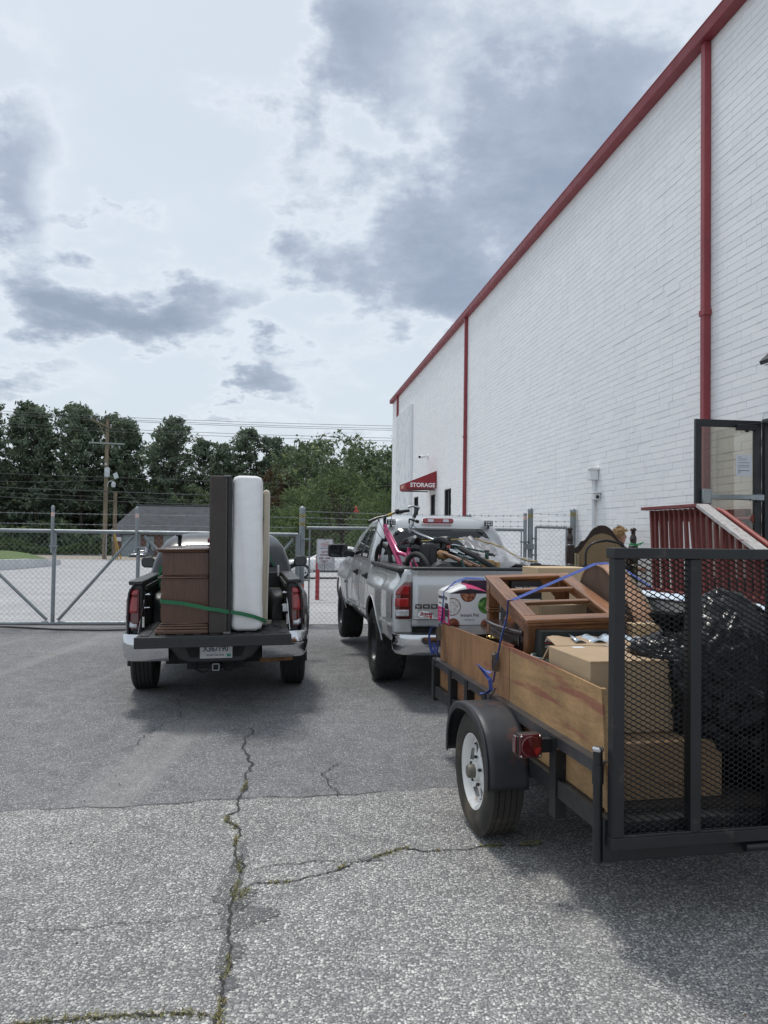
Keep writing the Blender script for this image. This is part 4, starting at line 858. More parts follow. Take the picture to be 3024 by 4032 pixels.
def wheel(parent, loc, R_, w, rim_r, rimmat, lug=0, side=-1, style='steel', tmat=None, n=72):
    """axis along local x; side -1 shows its face to the left"""
    e = part_empty('wheel', parent, loc)
    b = MB(); h = w / 2; sw = R_ - rim_r
    pr = [(rim_r - .012, -h * .80), (rim_r + sw * .12, -h * .96), (rim_r + sw * .45, -h * 1.04), (rim_r + sw * .74, -h * 1.0), (R_ - .022, -h * .92), (R_ - .004, -h * .80)]
    nb = 8 if lug else 9; hh = h * .78
    body = []
    for i in range(nb + 1):
        x = -hh + 2 * hh * i / nb; body.append((R_ - (.0 if abs(x) < hh * .8 else .004), x))
    if not lug:
        body = []
        for gx in (-.78, -.30, .30, .78): pass
        ed = [-.78, -.52, -.47, -.19, -.14, .14, .19, .47, .52, .78]
        for i, x in enumerate(ed):
            body.append((R_, x * h))
            if i in (1, 3, 5, 7): body += [(R_ - .010, (x + .01) * h), (R_ - .010, (ed[i + 1] - .01) * h)]
    full = pr + body + [(r, -x) for r, x in pr[::-1]]
    np_ = len(pr)
    def mod(i, k):
        if not lug: return 0
        if np_ - 2 <= i < np_ + nb + 3:
            ph = (k + (i % 2) * 2 + (i // 3)) % 4
            return -lug if ph == 0 else (-lug * .5 if i % 3 == 0 else 0)
        return 0
    b.lathe(full, n, ax=(1, 0, 0), mod=mod, closed=True); b.build('tyre', tmat or RUB, e, True, 32)
    b = MB(); s = side
    lip = [(rim_r - .004, s * h * .86), (rim_r + .004, s * h * .90), (rim_r - .012, s * h * .86), (rim_r - .028, s * h * .55)]
    b.lathe(lip + [(rim_r - .035, s * h * .1), (rim_r - .03, -s * h * .8)], 40, ax=(1, 0, 0), cap=False)
    if style == 'spoke':    # white steel spoke wheel: eight flat spokes with teardrop windows between them
        zo = s * h * .34
        def face(i, j):
            a = 2 * math.pi * i; r_ = .055 + (rim_r - .03 - .055) * j
            dd = .03 * (1 - j) * s * 1.0 + (.018 * s if j > .85 else 0)
            return (zo + dd, r_ * math.cos(a), r_ * math.sin(a))
        def keep(i, j):
            ph = (i * 8) % 1.0; wj = .15 + .24 * (j - .36) / .5
            return not (.36 < j < .86 and abs(ph - .5) < wj)
        b.grid(face, 96, 14, keep=keep); b.lathe([(.0, zo + s * .05), (.055, zo + s * .045), (.06, zo + s * .02)], 20, ax=(1, 0, 0))
        b.build('rim', rimmat, e, True, 50, solid=.004)
        b = MB(); b.lathe([(.038, zo), (.038, zo + s * .078), (.033, zo + s * .086), (0, zo + s * .088)], 20, ax=(1, 0, 0)); b.build('hub', mat('oxidised_hub', (.15, .14, .12), .6, .5, var=.3, vs=20), e, True)
        for k in range(5):
            b = MB(); a = 2 * math.pi * k / 5 + .3; b.lathe([(.009, 0), (.009, .014), (.005, .018), (0, .019)], 6, (zo + s * .03, .078 * math.cos(a), .078 * math.sin(a)), (s, 0, 0)); b.build('lug_nut', RIMD, e)
    else:
        zo = s * h * .42
        def face(i, j):
            a = 2 * math.pi * i; r_ = .03 + (rim_r - .03 - .03) * j; return (zo + s * .02 * (1 - j), r_ * math.cos(a), r_ * math.sin(a))
        b.grid(face, 60, 10, keep=lambda i, j: not (.35 < j < .9 and abs((i * 6) % 1 - .5) < .26)); b.build('rim', rimmat, e, True, 50, solid=.012)
        b = MB(); b.lathe([(0, zo + s * .035), (.05, zo + s * .03), (.055, zo)], 16, ax=(1, 0, 0)); b.lathe([(rim_r * .8, zo - s * .05), (0, zo - s * .05)], 20, ax=(1, 0, 0)); b.build('hub', RIMD, e, True)
    return e
def rloop(hwr, hwf, v0, v1, r, z, m=6, n=4, zf=None):
    C = [(-hwr, v0), (hwr, v0), (hwf, v1), (-hwf, v1)]; P = []
    for k in range(4):
        a, b_, c = Vector(C[k]), Vector(C[(k + 1) % 4]), Vector(C[(k + 2) % 4])
        e1 = (b_ - a).normalized(); e2 = (c - b_).normalized()
        s, t = a + e1 * r, b_ - e1 * r
        for i in range(m + 1): P.append(s.lerp(t, i / m))
        for i in range(1, n):
            f = i / n; P.append((t * (1 - f) + b_ * f) * (1 - f) + (b_ * (1 - f) + (b_ + e2 * r) * f) * f)
    return [Vector((p.x, p.y, z + (zf(p.y) if zf else 0))) for p in P]
class Cab:
    """lofted greenhouse: loops from the belt line up to the roof, then closing over the crown"""
    M, N = 8, 4
    def __init__(s, levels): s.L = [rloop(*l[:6], m=s.M, n=s.N, zf=(l[6] if len(l) > 6 else None)) for l in levels]
    def build(s, name, mt, parent):
        b = MB(); n = len(s.L[0])
        for L in s.L: b.v += [tuple(p) for p in L]
        for i in range(len(s.L) - 1):
            for k in range(n): l = (k + 1) % n; b.f.append([i * n + k, i * n + l, (i + 1) * n + l, (i + 1) * n + k]); b.mi.append(0)
        c = sum((p for p in s.L[-1]), Vector()) / n; c.z += .004; b.v.append(tuple(c))
        for k in range(n): b.f.append([(len(s.L) - 1) * n + k, (len(s.L) - 1) * n + (k + 1) % n, len(b.v) - 1]); b.mi.append(0)
        return b.build(name, mt, parent, True, 50)
    def P(s, side, f, t):
        base = {'rear': 0, 'right': 1, 'front': 2, 'left': 3}[side] * (s.M + s.N)
        if side == 'left': f = 1 - f
        x = base + f * s.M; i0 = int(x); fr = x - i0; n = len(s.L[0]); y = t; j0 = min(int(y), len(s.L) - 2); fy = y - j0
        g_ = lambda j: s.L[j][i0 % n].lerp(s.L[j][(i0 + 1) % n], fr)
        return g_(j0).lerp(g_(j0 + 1), fy)
    def patch(s, name, mt, parent, side, quad, off, nu=10, nv=4, inset=0):
        (f0, f1, t0), (g0, g1, t1) = quad     # f range at the bottom t0 and at the top t1
        def Q(u, v):
            a = f0 + (g0 - f0) * v; c = f1 + (g1 - f1) * v; return s.P(side, a + (c - a) * u, t0 + (t1 - t0) * v)
        def fn(u, v):
            p = Q(u, v); du = Q(min(u + .02, 1), v) - Q(max(u - .02, 0), v); dv = Q(u, min(v + .02, 1)) - Q(u, max(v - .02, 0))
            nn = du.cross(dv).normalized()
            ctr = sum(s.L[0], Vector()) / len(s.L[0]); nn = -nn if nn.dot(Vector((p.x - ctr.x, (p.y - ctr.y) * .6, .2))) < 0 else nn; return p + nn * off
        b = MB(); b.grid(fn, nu, nv); return b.build(name, mt, parent, True, 60, solid=.002)
    def window(s, parent, side, quad, m=.02, name='window', glass=None):
        (f0, f1, t0), (g0, g1, t1) = quad
        o = s.patch(name, PLAST, parent, side, quad, .003)
        sg = m if f1 > f0 else -m
        s.patch('pane', glass or GLS, o, side, ((f0 + sg, f1 - sg, t0 + .07), (g0 + sg, g1 - sg, t1 - .07)), .0065); return o
def sidepanel(parent, name, mt, hw, v0, v1, z0, z1, side, arches=(), step=.05, th=.02):
    """sheet of bodywork following half-width hw(v, z); wheel arches cut out along their circles"""
    nu, nv = max(2, int((v1 - v0) / step)), max(2, int((z1(v0) if callable(z1) else z1) / step))
    zt = z1 if callable(z1) else (lambda v: z1); zb = z0 if callable(z0) else (lambda v: z0)
    def raw(u, w): v = v0 + (v1 - v0) * u; return v, zb(v) + (zt(v) - zb(v)) * w
    def inside(v, z): return any((v - a) ** 2 + (z - c) ** 2 < r * r for a, c, r in arches)
    def fn(u, w):
        v, z = raw(u, w)
        for a, c, r in arches:
            d = math.hypot(v - a, z - c)
            if abs(d - r) < step * .72 and d > 1e-4: v, z = a + (v - a) * r / d, c + (z - c) * r / d
        return (side * hw(v, z), v, z)
    b = MB(); b.grid(fn, nu, nv, keep=lambda u, w: not inside(*raw(u, w)))
    return b.build(name, mt, parent, True, 45, solid=th if side < 0 else th)
def sweep(parent, name, mt, path, prof, smooth=True):
    """profile of (outward offset, z) carried along a plan path; outward is to the right of travel"""
    b = MB(); N = len(path); vs = []
    for i, p in enumerate(path):
        a, c = Vector(path[max(i - 1, 0)]), Vector(path[min(i + 1, N - 1)]); d = (c - a).normalized(); o = Vector((d.y, -d.x))
        for off, z in prof: vs.append((p[0] + o.x * off, p[1] + o.y * off, z))
    m = len(prof); b.add(vs, [(i * m + j, i * m + j + 1, (i + 1) * m + j + 1, (i + 1) * m + j) for i in range(N - 1) for j in range(m - 1)])
    b.add([vs[j] for j in range(m)], [tuple(range(m))]); b.add([vs[(N - 1) * m + j] for j in range(m)], [tuple(range(m))])
    return b.build(name, mt, parent, smooth, 45)
def arc(cx, cy, r, a0, a1, n): return [(cx + r * math.cos(R(a0 + (a1 - a0) * i / n)), cy + r * math.sin(R(a0 + (a1 - a0) * i / n))) for i in range(n + 1)]

# ------------------------------------------------------------------ charcoal pickup with its tailgate down
TC = thing('pickup_truck', 'dark charcoal pickup truck with its tailgate down carrying a dresser and mattresses', 'pickup truck', (-1.81, 8.681, gz(-1.81, 8.68)), rot=(0, -.017, .175))
def hwT(v, z):
    fl = .085 * math.exp(-(abs(v) / .60) ** 4) * sstep(1.18, 1.0, z) + .085 * math.exp(-(abs(v - 3.24) / .6) ** 4) * sstep(1.15, .95, z)
    return .855 + .02 * math.sin(math.pi * max(0, min(1, (z - .5) / .75))) - .05 * sstep(1.12, 1.25, z) + fl - .03 * sstep(-.8, -1.15, v)
for sd in (-1, 1):
    sidepanel(TC, 'bed_side', CHAR, hwT, -1.12, .44, lambda v: .56 if v > -.6 else .72, 1.235, sd, [(0, .40, .46)])
    sidepanel(TC, 'rear_door', CHAR, hwT, .45, 1.42, .50, 1.25, sd, [(0, .40, .46)]); sidepanel(TC, 'front_door', CHAR, hwT, 1.43, 2.45, .50, 1.25, sd); sidepanel(TC, 'front_fender', CHAR, hwT, 2.46, 4.05, .52, lambda v: 1.22 - .18 * sstep(3.0, 4.05, v), sd, [(3.24, .40, .46)])
    for yc in (0, 3.24):
        b = MB(); ap = arc(yc, .40, .462, -10, 190, 22); b.tube([(sd * (hwT(v, z) + .004), v, z) for v, z in ap], .016, 6); b.build('arch_trim', CHAR, TC, True)
    # bed inner wall, rail cap and inner wheel box
    b = MB(); b.box(min(sd * .70, sd * .80), max(sd * .70, sd * .80), -1.10, .42, .72, 1.21); bo = b.build('bed_wall', BEDL, TC, bevel=.015)
    b = MB()
    for k in range(9): v = -1.02 + k * .165; b.box(min(sd * .690, sd * .70), max(sd * .690, sd * .70), v, v + .05, .80, 1.14)
    b.box(min(sd * .672, sd * .70), max(sd * .672, sd * .70), -1.0, .40, 1.15, 1.19); b.build('rib', BEDL, bo)
    b = MB(); b.box(min(sd * .69, sd * .83), max(sd * .69, sd * .83), -1.12, .44, 1.205, 1.245); b.build('rail_cap', PLAST, TC, bevel=.012)
    b = MB(); b.prism([(-.47, .74), (-.43, 1.0), (-.34, 1.06), (.30, 1.06), (.42, .98), (.46, .74)], (sd * .53, 0, 0), (0, 1, 0), (0, 0, 1), (sd, 0, 0), .17); b.build('wheel_box', PLAST, TC, bevel=.03)
    b = MB(); b.tube([(sd * .69, -.98, 1.10), (sd * .655, -.98, 1.10), (sd * .655, -.90, 1.10), (sd * .69, -.90, 1.10)], .008, 6); b.tube([(sd * .69, -1.06, .98), (sd * .64, -1.06, .98)], .007, 6); b.build('tie_hook', CHROME, TC)
    # tail lamp
    x0, x1 = sorted((sd * .735, sd * .862))
    LP = [(.775, .0), (.775, -.01), (1.13, -.01), (1.165, .0)]
    def lampfn(z0, z1, mt, nm, par, pr=.0, w0=0.0, w1=1.0):
        bb = MB()
        def fn(u, w):
            uu = w0 + (w1 - w0) * u
            x = .728 + .138 * uu - .03 * uu * sstep(1.02, 1.17, z0 + (z1 - z0) * w); y = -1.135 + .11 * max(0, uu - .45) ** 1.6 * 2.2 + .02 * w
            return (sd * (x + pr * uu), y - pr, z0 + (z1 - z0) * w)
        bb.grid(fn, 8, 6); return bb.build(nm, mt, par, True, 50, solid=.03)
    lo = lampfn(.78, 1.165, TAILD, 'tail_lamp', TC)
    lampfn(.935, 1.10, TAIL, 'brake_lens', lo, .004, .12, .72); lampfn(.80, .895, LENSW, 'reverse_lens', lo, .004, .14, .74); lampfn(1.115, 1.155, TAIL, 'top_lens', lo, .003, .1, .8)
    # chrome bumper corner
    sg = sd
    path = [(sg * .90, -.90), (sg * .893, -1.05), (sg * .87, -1.15), (sg * .82, -1.215), (sg * .74, -1.245), (sg * .60, -1.27), (sg * .44, -1.285)]
    if sg > 0: path = path[::-1]
    prof = [(-.10, .735), (-.015, .742), (.0, .728), (.006, .62), (-.006, .52), (-.03, .488), (-.10, .485)]
    co = sweep(TC, 'bumper_corner', CHROME, path, prof)
    sgn = sd
    wheel(TC, (sd * .80, 0, .385), .385, .25, .215, RIMD, side=sd); wheel(TC, (sd * .80, 3.24, .385), .385, .25, .215, RIMD, side=sd)
    mp_ = [(sd * x, y) for x, y in ((-.095, -.062), (-.06, -.078), (.05, -.074), (.085, -.045), (.092, .02), (.075, .058), (.03, .070), (-.05, .066), (-.09, .03))]
    b = MB(); b.prism(mp_, (sd * 1.035, 2.02, 1.305), (1, 0, 0), (0, 0, 1), (0, 1, 0), .09); b.tube([(sd * .86, 2.08, 1.20), (sd * .97, 2.07, 1.26)], .035, 8); mo = b.build('mirror', PLAST, TC, bevel=.022, seg=3)
    b = MB(); b.prism([(x * .82, y * .80) for x, y in mp_], (sd * 1.035, 2.0185, 1.307), (1, 0, 0), (0, 0, 1), (0, -1, 0), .003); b.build('mirror_glass', GLS, mo)
b = MB(); b.box(-.70, .70, -1.10, .43, .70, .765); bf = b.build('bed_floor', BEDL, TC)
b = MB(); [b.box(-.66 + .11 * k, -.60 + .11 * k, -1.08, .40, .765, .775) for k in range(12)]; b.build('rib', BEDL, bf)
b = MB(); b.box(-.80, .80, .40, .445, .70, 1.235); b.build('bed_front_wall', BEDL, TC, bevel=.01)
b = MB(); b.box(-.74, .74, -.95, 4.0, .54, .69); b.box(-.5, .5, -.9, 4.0, .40, .56); b.build('underbody', UND, TC)
# tailgate lying flat
b = MB(); b.box(-.695, .695, -1.665, -1.135, .700, .772); tg_ = b.build('tailgate', BEDL, TC, bevel=.012)
b = MB(); b.box(-.70, .70, -1.70, -1.665, .672, .775); b.build('tailgate_edge', PLAST, tg_, bevel=.008)
b = MB(); b.box(-.69, .69, -1.703, -1.700, .735, .741); b.box(-.69, .69, -1.7025, -1.700, .708, .711); b.build('edge_line', CHAR, tg_)
b = MB()
for k in range(9): x = -.62 + .155 * k; b.box(x - .035, x + .035, -1.62, -1.18, .772, .779)
b.build('rib', BEDL, tg_)
for sd in (-1, 1):
    b = MB(); b.tube([(sd * .685, -1.12, 1.06), (sd * .70, -1.40, .775)], .004, 5); b.box(sd * .69 - .01, sd * .69 + .01, -1.14, -1.12, .80, .90); b.build('tailgate_cable', CHROME, TC)
b = MB(); b.box(.645, .70, -1.13, -1.115, .925, 1.0); b.build('strike_plate', LENSW, TC)
# dark centre bumper step and plate
b = MB(); P = [(-.46, .735), (.46, .735), (.42, .60), (.34, .50), (.25, .462), (-.25, .462), (-.34, .50), (-.42, .60)]
b.prism(P, (0, -1.29, 0), (1, 0, 0), (0, 0, 1), (0, 1, 0), .25); b.build('bumper_step', PLAST, TC, bevel=.02)
b = MB(); b.prism([(-.30, .655), (.30, .655), (.24, .52), (-.24, .52)], (0, -1.300, 0), (1, 0, 0), (0, 0, 1), (0, 1, 0), .02); b.build('plate_recess', UND, TC)
PLATEW = mat('plate_white', (.66, .67, .69), .45, var=.06, vs=9); PLINK = mat('plate_ink', (.10, .10, .16), .5)
b = MB(); b.prism(rrpoly(.152, .076, .01), (.005, -1.308, .585), (1, 0, 0), (0, 0, 1), (0, 1, 0), .003); pl = b.build('number_plate', PLATEW, TC)
text('X367190', .075, PLINK, pl, (.0, -1.3085, .575), (1, 0, 0), (0, 0, 1), ext=.0006, sx=.85, bold=.002); text('South Carolina', .027, PLINK, pl, (-.005, -1.3085, .533), (1, 0, 0), (0, 0, 1), ext=.0006, bold=.0006)
b = MB(); b.box(.105, .142, -1.3095, -1.3085, .522, .548); b.build('plate_sticker', mat('green_sticker', (.03, .32, .22), .5), pl)
b = MB(); b.box(-.05, .05, -1.24, -1.0, .37, .44); b.box(-.28, .28, -1.12, -1.03, .38, .44); b.tube([(-.20, -1.13, .46), (-.20, -1.13, .38), (-.13, -1.13, .345), (-.07, -1.13, .37)], .012, 6); b.tube([(.20, -1.13, .46), (.20, -1.13, .40), (.13, -1.13, .36), (.07, -1.13, .37)], .012, 6); ho = b.build('hitch', UND, TC)
b = MB()
for (a, c, p, q) in ((-.034, -.026, .385, .45), (.026, .034, .385, .45), (-.034, .034, .442, .45), (-.034, .034, .382, .39)): b.box(a, c, -1.262, -1.24, p, q)
b.build('receiver', STEEL, ho)
b = MB(); b.tube([(.42, -1.10, .45), (.60, -1.10, .455), (.74, -1.08, .46)], .030, 10); b.build('exhaust_pipe', RUST, TC, True)
b = MB(); b.box(-.74, .74, -.06, .06, .30, .42); b.lathe([(.13, -.08), (.15, 0), (.13, .08)], 12, (0, 0, .37)); b.box(-.52, -.44, -.7, .7, .40, .48); b.box(.44, .52, -.7, .7, .40, .48); b.build('axle', UND, TC)
zr = lambda v: -.05 * sstep(1.9, 2.6, v) - .06 * sstep(.95, .6, v)
cabT = Cab([(.84, .80, .46, 3.30, .14, 1.20), (.80, .76, .52, 3.02, .15, 1.36), (.745, .70, .58, 2.72, .17, 1.52), (.675, .64, .66, 2.42, .20, 1.625, zr), (.60, .56, .76, 2.28, .22, 1.672, zr), (.45, .40, .95, 2.1, .20, 1.695, zr), (.2, .18, 1.2, 1.8, .1, 1.702, zr)])
cabT.build('cab', CHAR, TC)
cabT.window(TC, 'rear', ((.03, .97, .55), (.07, .93, 2.75)), .012, 'rear_window')
for s_ in ('left', 'right'):
    cabT.window(TC, s_, ((.04, .36, .45), (.08, .42, 2.6)), .012); cabT.window(TC, s_, ((.39, .80, .4), (.46, .74, 2.6)), .012)
cabT.window(TC, 'front', ((.02, .98, .5), (.04, .96, 2.7)), .012, 'windscreen')
b = MB(); b.box(-.18, .18, .70, .74, 1.605, 1.64); b.build('third_brake_lamp', TAIL, TC, bevel=.008)
for sd in (-1, 1):
    b = MB(); b.box(sd * .52 - .025, sd * .52 + .025, .62, 2.2, 1.662, 1.69); b.build('roof_rail', PLAST, TC, bevel=.01)
b = MB(); b.grid(lambda u, w: (-.80 + 1.6 * u, 2.5 + 1.75 * w, 1.19 + .05 * math.sin(math.pi * u) - .20 * w ** 2), 8, 8); b.build('hood', CHAR, TC, True, solid=.03)
b = MB(); b.box(-.84, .84, 3.95, 4.10, .5, 1.05); b.build('front_bumper', CHAR, TC, bevel=.05)
# ------------------------------------------------------------------ silver pickup
RT = thing('pickup_truck', 'lifted silver pickup truck loaded with bicycles parked by the chain link fence', 'pickup truck', (.87, 9.08, gz(.87, 9.08)), R(9.2))
def hwR(v, z):
    fl = .085 * math.exp(-(abs(v) / .78) ** 4) * sstep(1.22, 1.08, z) + .08 * math.exp(-(abs(v - 3.57) / .72) ** 4) * sstep(1.18, .98, z)
    fl = max(fl, .065 * sstep(-.3, -.7, v) * sstep(1.24, 1.10, z))
    return .905 + .035 * math.sin(math.pi * max(0, min(1, (z - .45) / .95))) - .03 * sstep(1.22, 1.34, z) + fl - .04 * sstep(-1.0, -1.24, v) * .6 - .02 * sstep(.75, .55, z)
bar_ = [(0, .47, .50)]
for sd in (-1, 1):
    sidepanel(RT, 'bed_side', SILV, hwR, -1.235, .72, lambda v: .60, 1.325, sd, bar_, .045)
    b = MB(); b.grid(lambda u, w: (sd * (.782 + (hwR(-1.22, .58 + .745 * w) - .782) * u), -1.238 - .012 * math.sin(math.pi * u), .58 + .745 * w), 8, 14); b.build('rear_corner', SILV, RT, True, solid=.02)
    sidepanel(RT, 'rear_door', SILV, hwR, .735, 1.72, .58, 1.36, sd); sidepanel(RT, 'front_door', SILV, hwR, 1.73, 2.86, .58, 1.36, sd); sidepanel(RT, 'front_fender', SILV, hwR, 2.875, 4.35, .60, lambda v: 1.33 - .16 * sstep(3.2, 4.35, v), sd, [(3.57, .47, .50)], .045)
    for yc in (0, 3.57):
        b = MB(); b.tube([(sd * (hwR(v, z) + .002), v, z) for v, z in arc(yc, .47, .503, 6, 174, 24)], .009, 6); b.build('arch_trim', SILV, RT, True)
        b = MB(); b.grid(lambda u, w: (sd * (.55 + .37 * w), yc + .50 * math.cos(math.pi * u), .47 + .50 * math.sin(math.pi * u)), 16, 2); b.build('wheel_well', UND, RT, True)
    b = MB(); b.tube([(sd * (hwR(.62, .68) + .006), .60, .672), (sd * (hwR(1.7, .68) + .006), 1.72, .672), (sd * (hwR(2.9, .68) + .006), 2.98, .672)], .016, 6); b.tube([(sd * (hwR(-.6, .77) + .004), -.58, .765), (sd * (hwR(-1.1, .77) + .0), -1.2, .765)], .014, 6); b.build('side_moulding', SILV, RT, True)
    for yc in (1.02, 2.02):
        hx = sd * (hwR(yc, 1.13) + .006); b = MB(); b.obox((hx, yc, 1.14), (.012, 0, 0), (0, .11, 0), (0, 0, .042)); b.obox((hx + sd * .028, yc - .02, 1.145), (.022, 0, 0), (0, .095, 0), (0, 0, .022)); b.build('handle', PLAST, RT, bevel=.008)
    b = MB(); b.box(min(sd * .77, sd * .90), max(sd * .77, sd * .90), -1.21, .70, .80, 1.29); b.build('bed_wall', BEDL, RT)
    b = MB(); b.box(min(sd * .755, sd * .925), max(sd * .755, sd * .925), -1.225, .72, 1.292, 1.345); b.build('rail_cap', PLAST, RT, bevel=.018)
    def lampR(z0, z1, mt, nm, par, w0=0., w1=1., pr=0.):
        bb = MB()
        def fn(u, w):
            uu = w0 + (w1 - w0) * u; z = z0 + (z1 - z0) * w
            cut = .05 * sstep(1.08, 1.205, z) * uu
            x = .795 + (hwR(-1.2, z) - .795 + .004) * min(1, uu / .72) - cut; y = -1.262 + .20 * max(0, uu - .60) + .035 * sstep(.45, .75, uu)
            return (sd * (x + pr * (uu > .7)), y - pr * (uu <= .8), z)
        bb.grid(fn, 12, 8); return bb.build(nm, mt, par, True, 55, solid=.03)
    lo = lampR(.835, 1.20, TAILD, 'tail_lamp', RT)
    lampR(1.075, 1.17, TAIL, 'brake_lens', lo, .12, .66, .004); lampR(.955, 1.04, TAIL, 'turn_lens', lo, .12, .66, .004); lampR(.862, .925, LENSW, 'reverse_lens', lo, .10, .60, .005)
    wheel(RT, (sd * .83, 0, .43), .43, .335, .235, RIMD, lug=.014, side=sd, n=88); wheel(RT, (sd * .83, 3.57, .43), .43, .335, .235, RIMD, lug=.014, side=sd, n=88)
    b = MB(); b.bar((sd * .90, 2.62, 1.36), (sd * 1.06, 2.60, 1.40), .07, .09); b.build('mirror_arm', PLAST, RT, bevel=.02)
    b = MB(); b.prism(rrpoly(.145, .098, .04), (sd * 1.145, 2.585, 1.42), (1, 0, 0), (0, 0, 1), (0, 1, 0), .12); mo = b.build('mirror', PLAST, RT, bevel=.025)
    b = MB(); b.prism(rrpoly(.125, .080, .03), (sd * 1.145, 2.583, 1.42), (1, 0, 0), (0, 0, 1), (0, -1, 0), .004); b.build('mirror_glass', GLS, mo)
    b = MB(); b.box(min(sd * (hwR(2.98, .9) - .02), sd * (hwR(2.98, .9) + .006)), max(sd * (hwR(2.98, .9) - .02), sd * (hwR(2.98, .9) + .006)), 2.95, 3.12, .92, .96); b.build('fender_badge', PLAST, RT)
# tailgate
def tgf(u, w):
    z = .755 + .57 * w; x = -.785 + 1.57 * u
    y = -1.262 - .020 * max(0, math.sin(math.pi * min(1, w / .86))) ** .5 * 1.0 + (.022 * sstep(.76, .84, w)) - .012 * sstep(.92, .97, w) + (.008 if w < .14 else 0)
    return (x, y, z)
b = MB(); b.grid(tgf, 24, 36); tgo = b.build('tailgate', SILV, RT, True, 50, solid=.05)
b = MB(); b.box(-.79, .79, -1.275, -1.20, 1.318, 1.352); b.build('tailgate_cap', PLAST, tgo, bevel=.014)
b = MB(); b.box(-.782, .782, -1.288, -1.270, .832, .842); b.build('crease_line', CHROME, tgo, bevel=.003)
b = MB(); b.prism(rrpoly(.15, .045, .03), (.12, -1.281, 1.19), (1, 0, 0), (0, 0, 1), (0, -1, 0), .014); b.build('handle', PLAST, tgo, bevel=.006)
# block letters with stencil gaps
LTR = mat('dark_badge', (.022, .024, .027), .35)
def stencil(ch, x, z, w, h, y, t=.016):
    b = MB(); B = lambda a, c, p, q: b.box(x + a * w, x + c * w, y - .005, y + .012, z + p * h, z + q * h)
    e = t / h; k = t / w * 1.25
    if ch in 'DO': B(0, 1, 1 - e, 1); B(0, 1, 0, e); B(1 - k, 1, e, 1 - e); B(0, k, e if ch == 'O' else 0, 1 - e if ch == 'O' else .62)
    if ch == 'G': B(0, 1, 1 - e, 1); B(0, 1, 0, e); B(0, k, e, 1 - e); B(1 - k, 1, e, .5); B(.55, 1 - k, .5 - e, .5)
    if ch == 'E': B(0, 1, 1 - e, 1); B(0, 1, 0, e); B(0, k, e, 1 - e); B(k, .8, .5 - e / 2, .5 + e / 2)
    b.build('lettering', LTR, tgo, bevel=.003)
for i, ch in enumerate('DODGE'): stencil(ch, -.762 + i * .081, .940, .068, .043, -1.286, .011)
STW = mat('sticker_white', (.75, .74, .74), .5); STR = mat('sticker_red', (.42, .03, .045), .5); STN = mat('sticker_navy', (.03, .035, .09), .5)
def blob(bx, pts, y, mt, nm, par): b = MB(); b.prism(pts, (bx, y, 0), (1, 0, 0), (0, 0, 1), (0, 1, 0), .0012); return b.build(nm, mt, par)
st = blob(-.645, [(-.085, .868), (-.06, .852), (.02, .852), (.026, .838), (.062, .834), (.072, .856), (.064, .888), (.02, .908), (-.04, .918), (-.074, .905), (-.088, .885)], -1.2865, STW, 'sticker', tgo)
text('Braves', .050, STN, st, (-.650, -1.2878, .872), (1, .0, .06), (0, 0, 1), ext=.0006, sx=.95, shear=.35, bold=.002); text('Braves', .050, STR, st, (-.650, -1.2888, .872), (1, .0, .06), (0, 0, 1), ext=.0004, sx=.95, shear=.35, bold=.0002)
b = MB(); b.box(-.675, -.60, -1.289, -1.287, .858, .864); b.box(-.612, -.588, -1.289, -1.287, .842, .866); b.prism([(0, .866), (.008, .866), (.012, .878), (.002, .880)], (-.598, -1.289, 0), (1, 0, 0), (0, 0, 1), (0, 1, 0), .001); b.build('tomahawk', STR, st)
# rear bumper: one chrome sweep with a dark step pad on top
pth = [(-.985, -1.24), (-.982, -1.33), (-.92, -1.42), (-.80, -1.465), (-.5, -1.49), (0, -1.50), (.5, -1.49), (.80, -1.465), (.92, -1.42), (.982, -1.33), (.985, -1.24)]
bu = sweep(RT, 'rear_bumper', CHROME, pth, [(-.03, .700), (-.008, .700), (.0, .690), (.002, .67), (.004, .60), (-.004, .54), (-.025, .505), (-.05, .495)])
b = MB(); P = [(x * .985, y + .010) for x, y in pth]; b.prism(P + [(.9, -1.0), (-.9, -1.0)], (0, 0, .692), (1, 0, 0), (0, 1, 0), (0, 0, 1), .012); b.build('step_pad', PLAST, bu)
b = MB(); b.prism(rrpoly(.22, .03, .028), (-.10, -1.504, .575), (1, 0, 0), (0, 0, 1), (0, 1, 0), .02); b.build('plate_recess', UND, bu)
b = MB(); b.box(-.90, .90, -1.2, -1.0, .60, .76); b.box(-.86, .86, -1.18, 4.2, .52, .80); b.build('underbody', UND, RT)
b = MB(); b.box(-.74, .74, -.07, .07, .36, .50); b.lathe([(.15, -.1), (.19, 0), (.15, .1)], 12, (0, 0, .43)); b.box(-.74, .74, 3.5, 3.64, .36, .5); b.tube([(-.45, -1.3, .45), (.45, -1.3, .45)], .04, 8); b.build('axle', UND, RT)
b = MB(); b.box(-.78, .78, -1.19, .70, .78, .84); b.box(-.90, .90, .68, .73, .78, 1.33); b.build('bed_floor', BEDL, RT)
zr2 = lambda v: -.03 * sstep(1.9, 2.6, v) - .03 * sstep(1.2, .8, v)
cabR = Cab([(.915, .90, .76, 3.30, .10, .9), (.915, .89, .76, 3.25, .11, 1.345), (.875, .845, .79, 3.05, .12, 1.50), (.82, .79, .83, 2.78, .13, 1.66), (.755, .73, .87, 2.52, .15, 1.80, zr2), (.70, .68, .91, 2.40, .18, 1.872, zr2), (.60, .58, 1.02, 2.28, .2, 1.91, zr2), (.4, .38, 1.2, 2.1, .2, 1.93, zr2), (.15, .13, 1.5, 1.8, .1, 1.936, zr2)])
cabR.build('cab', SILV, RT)
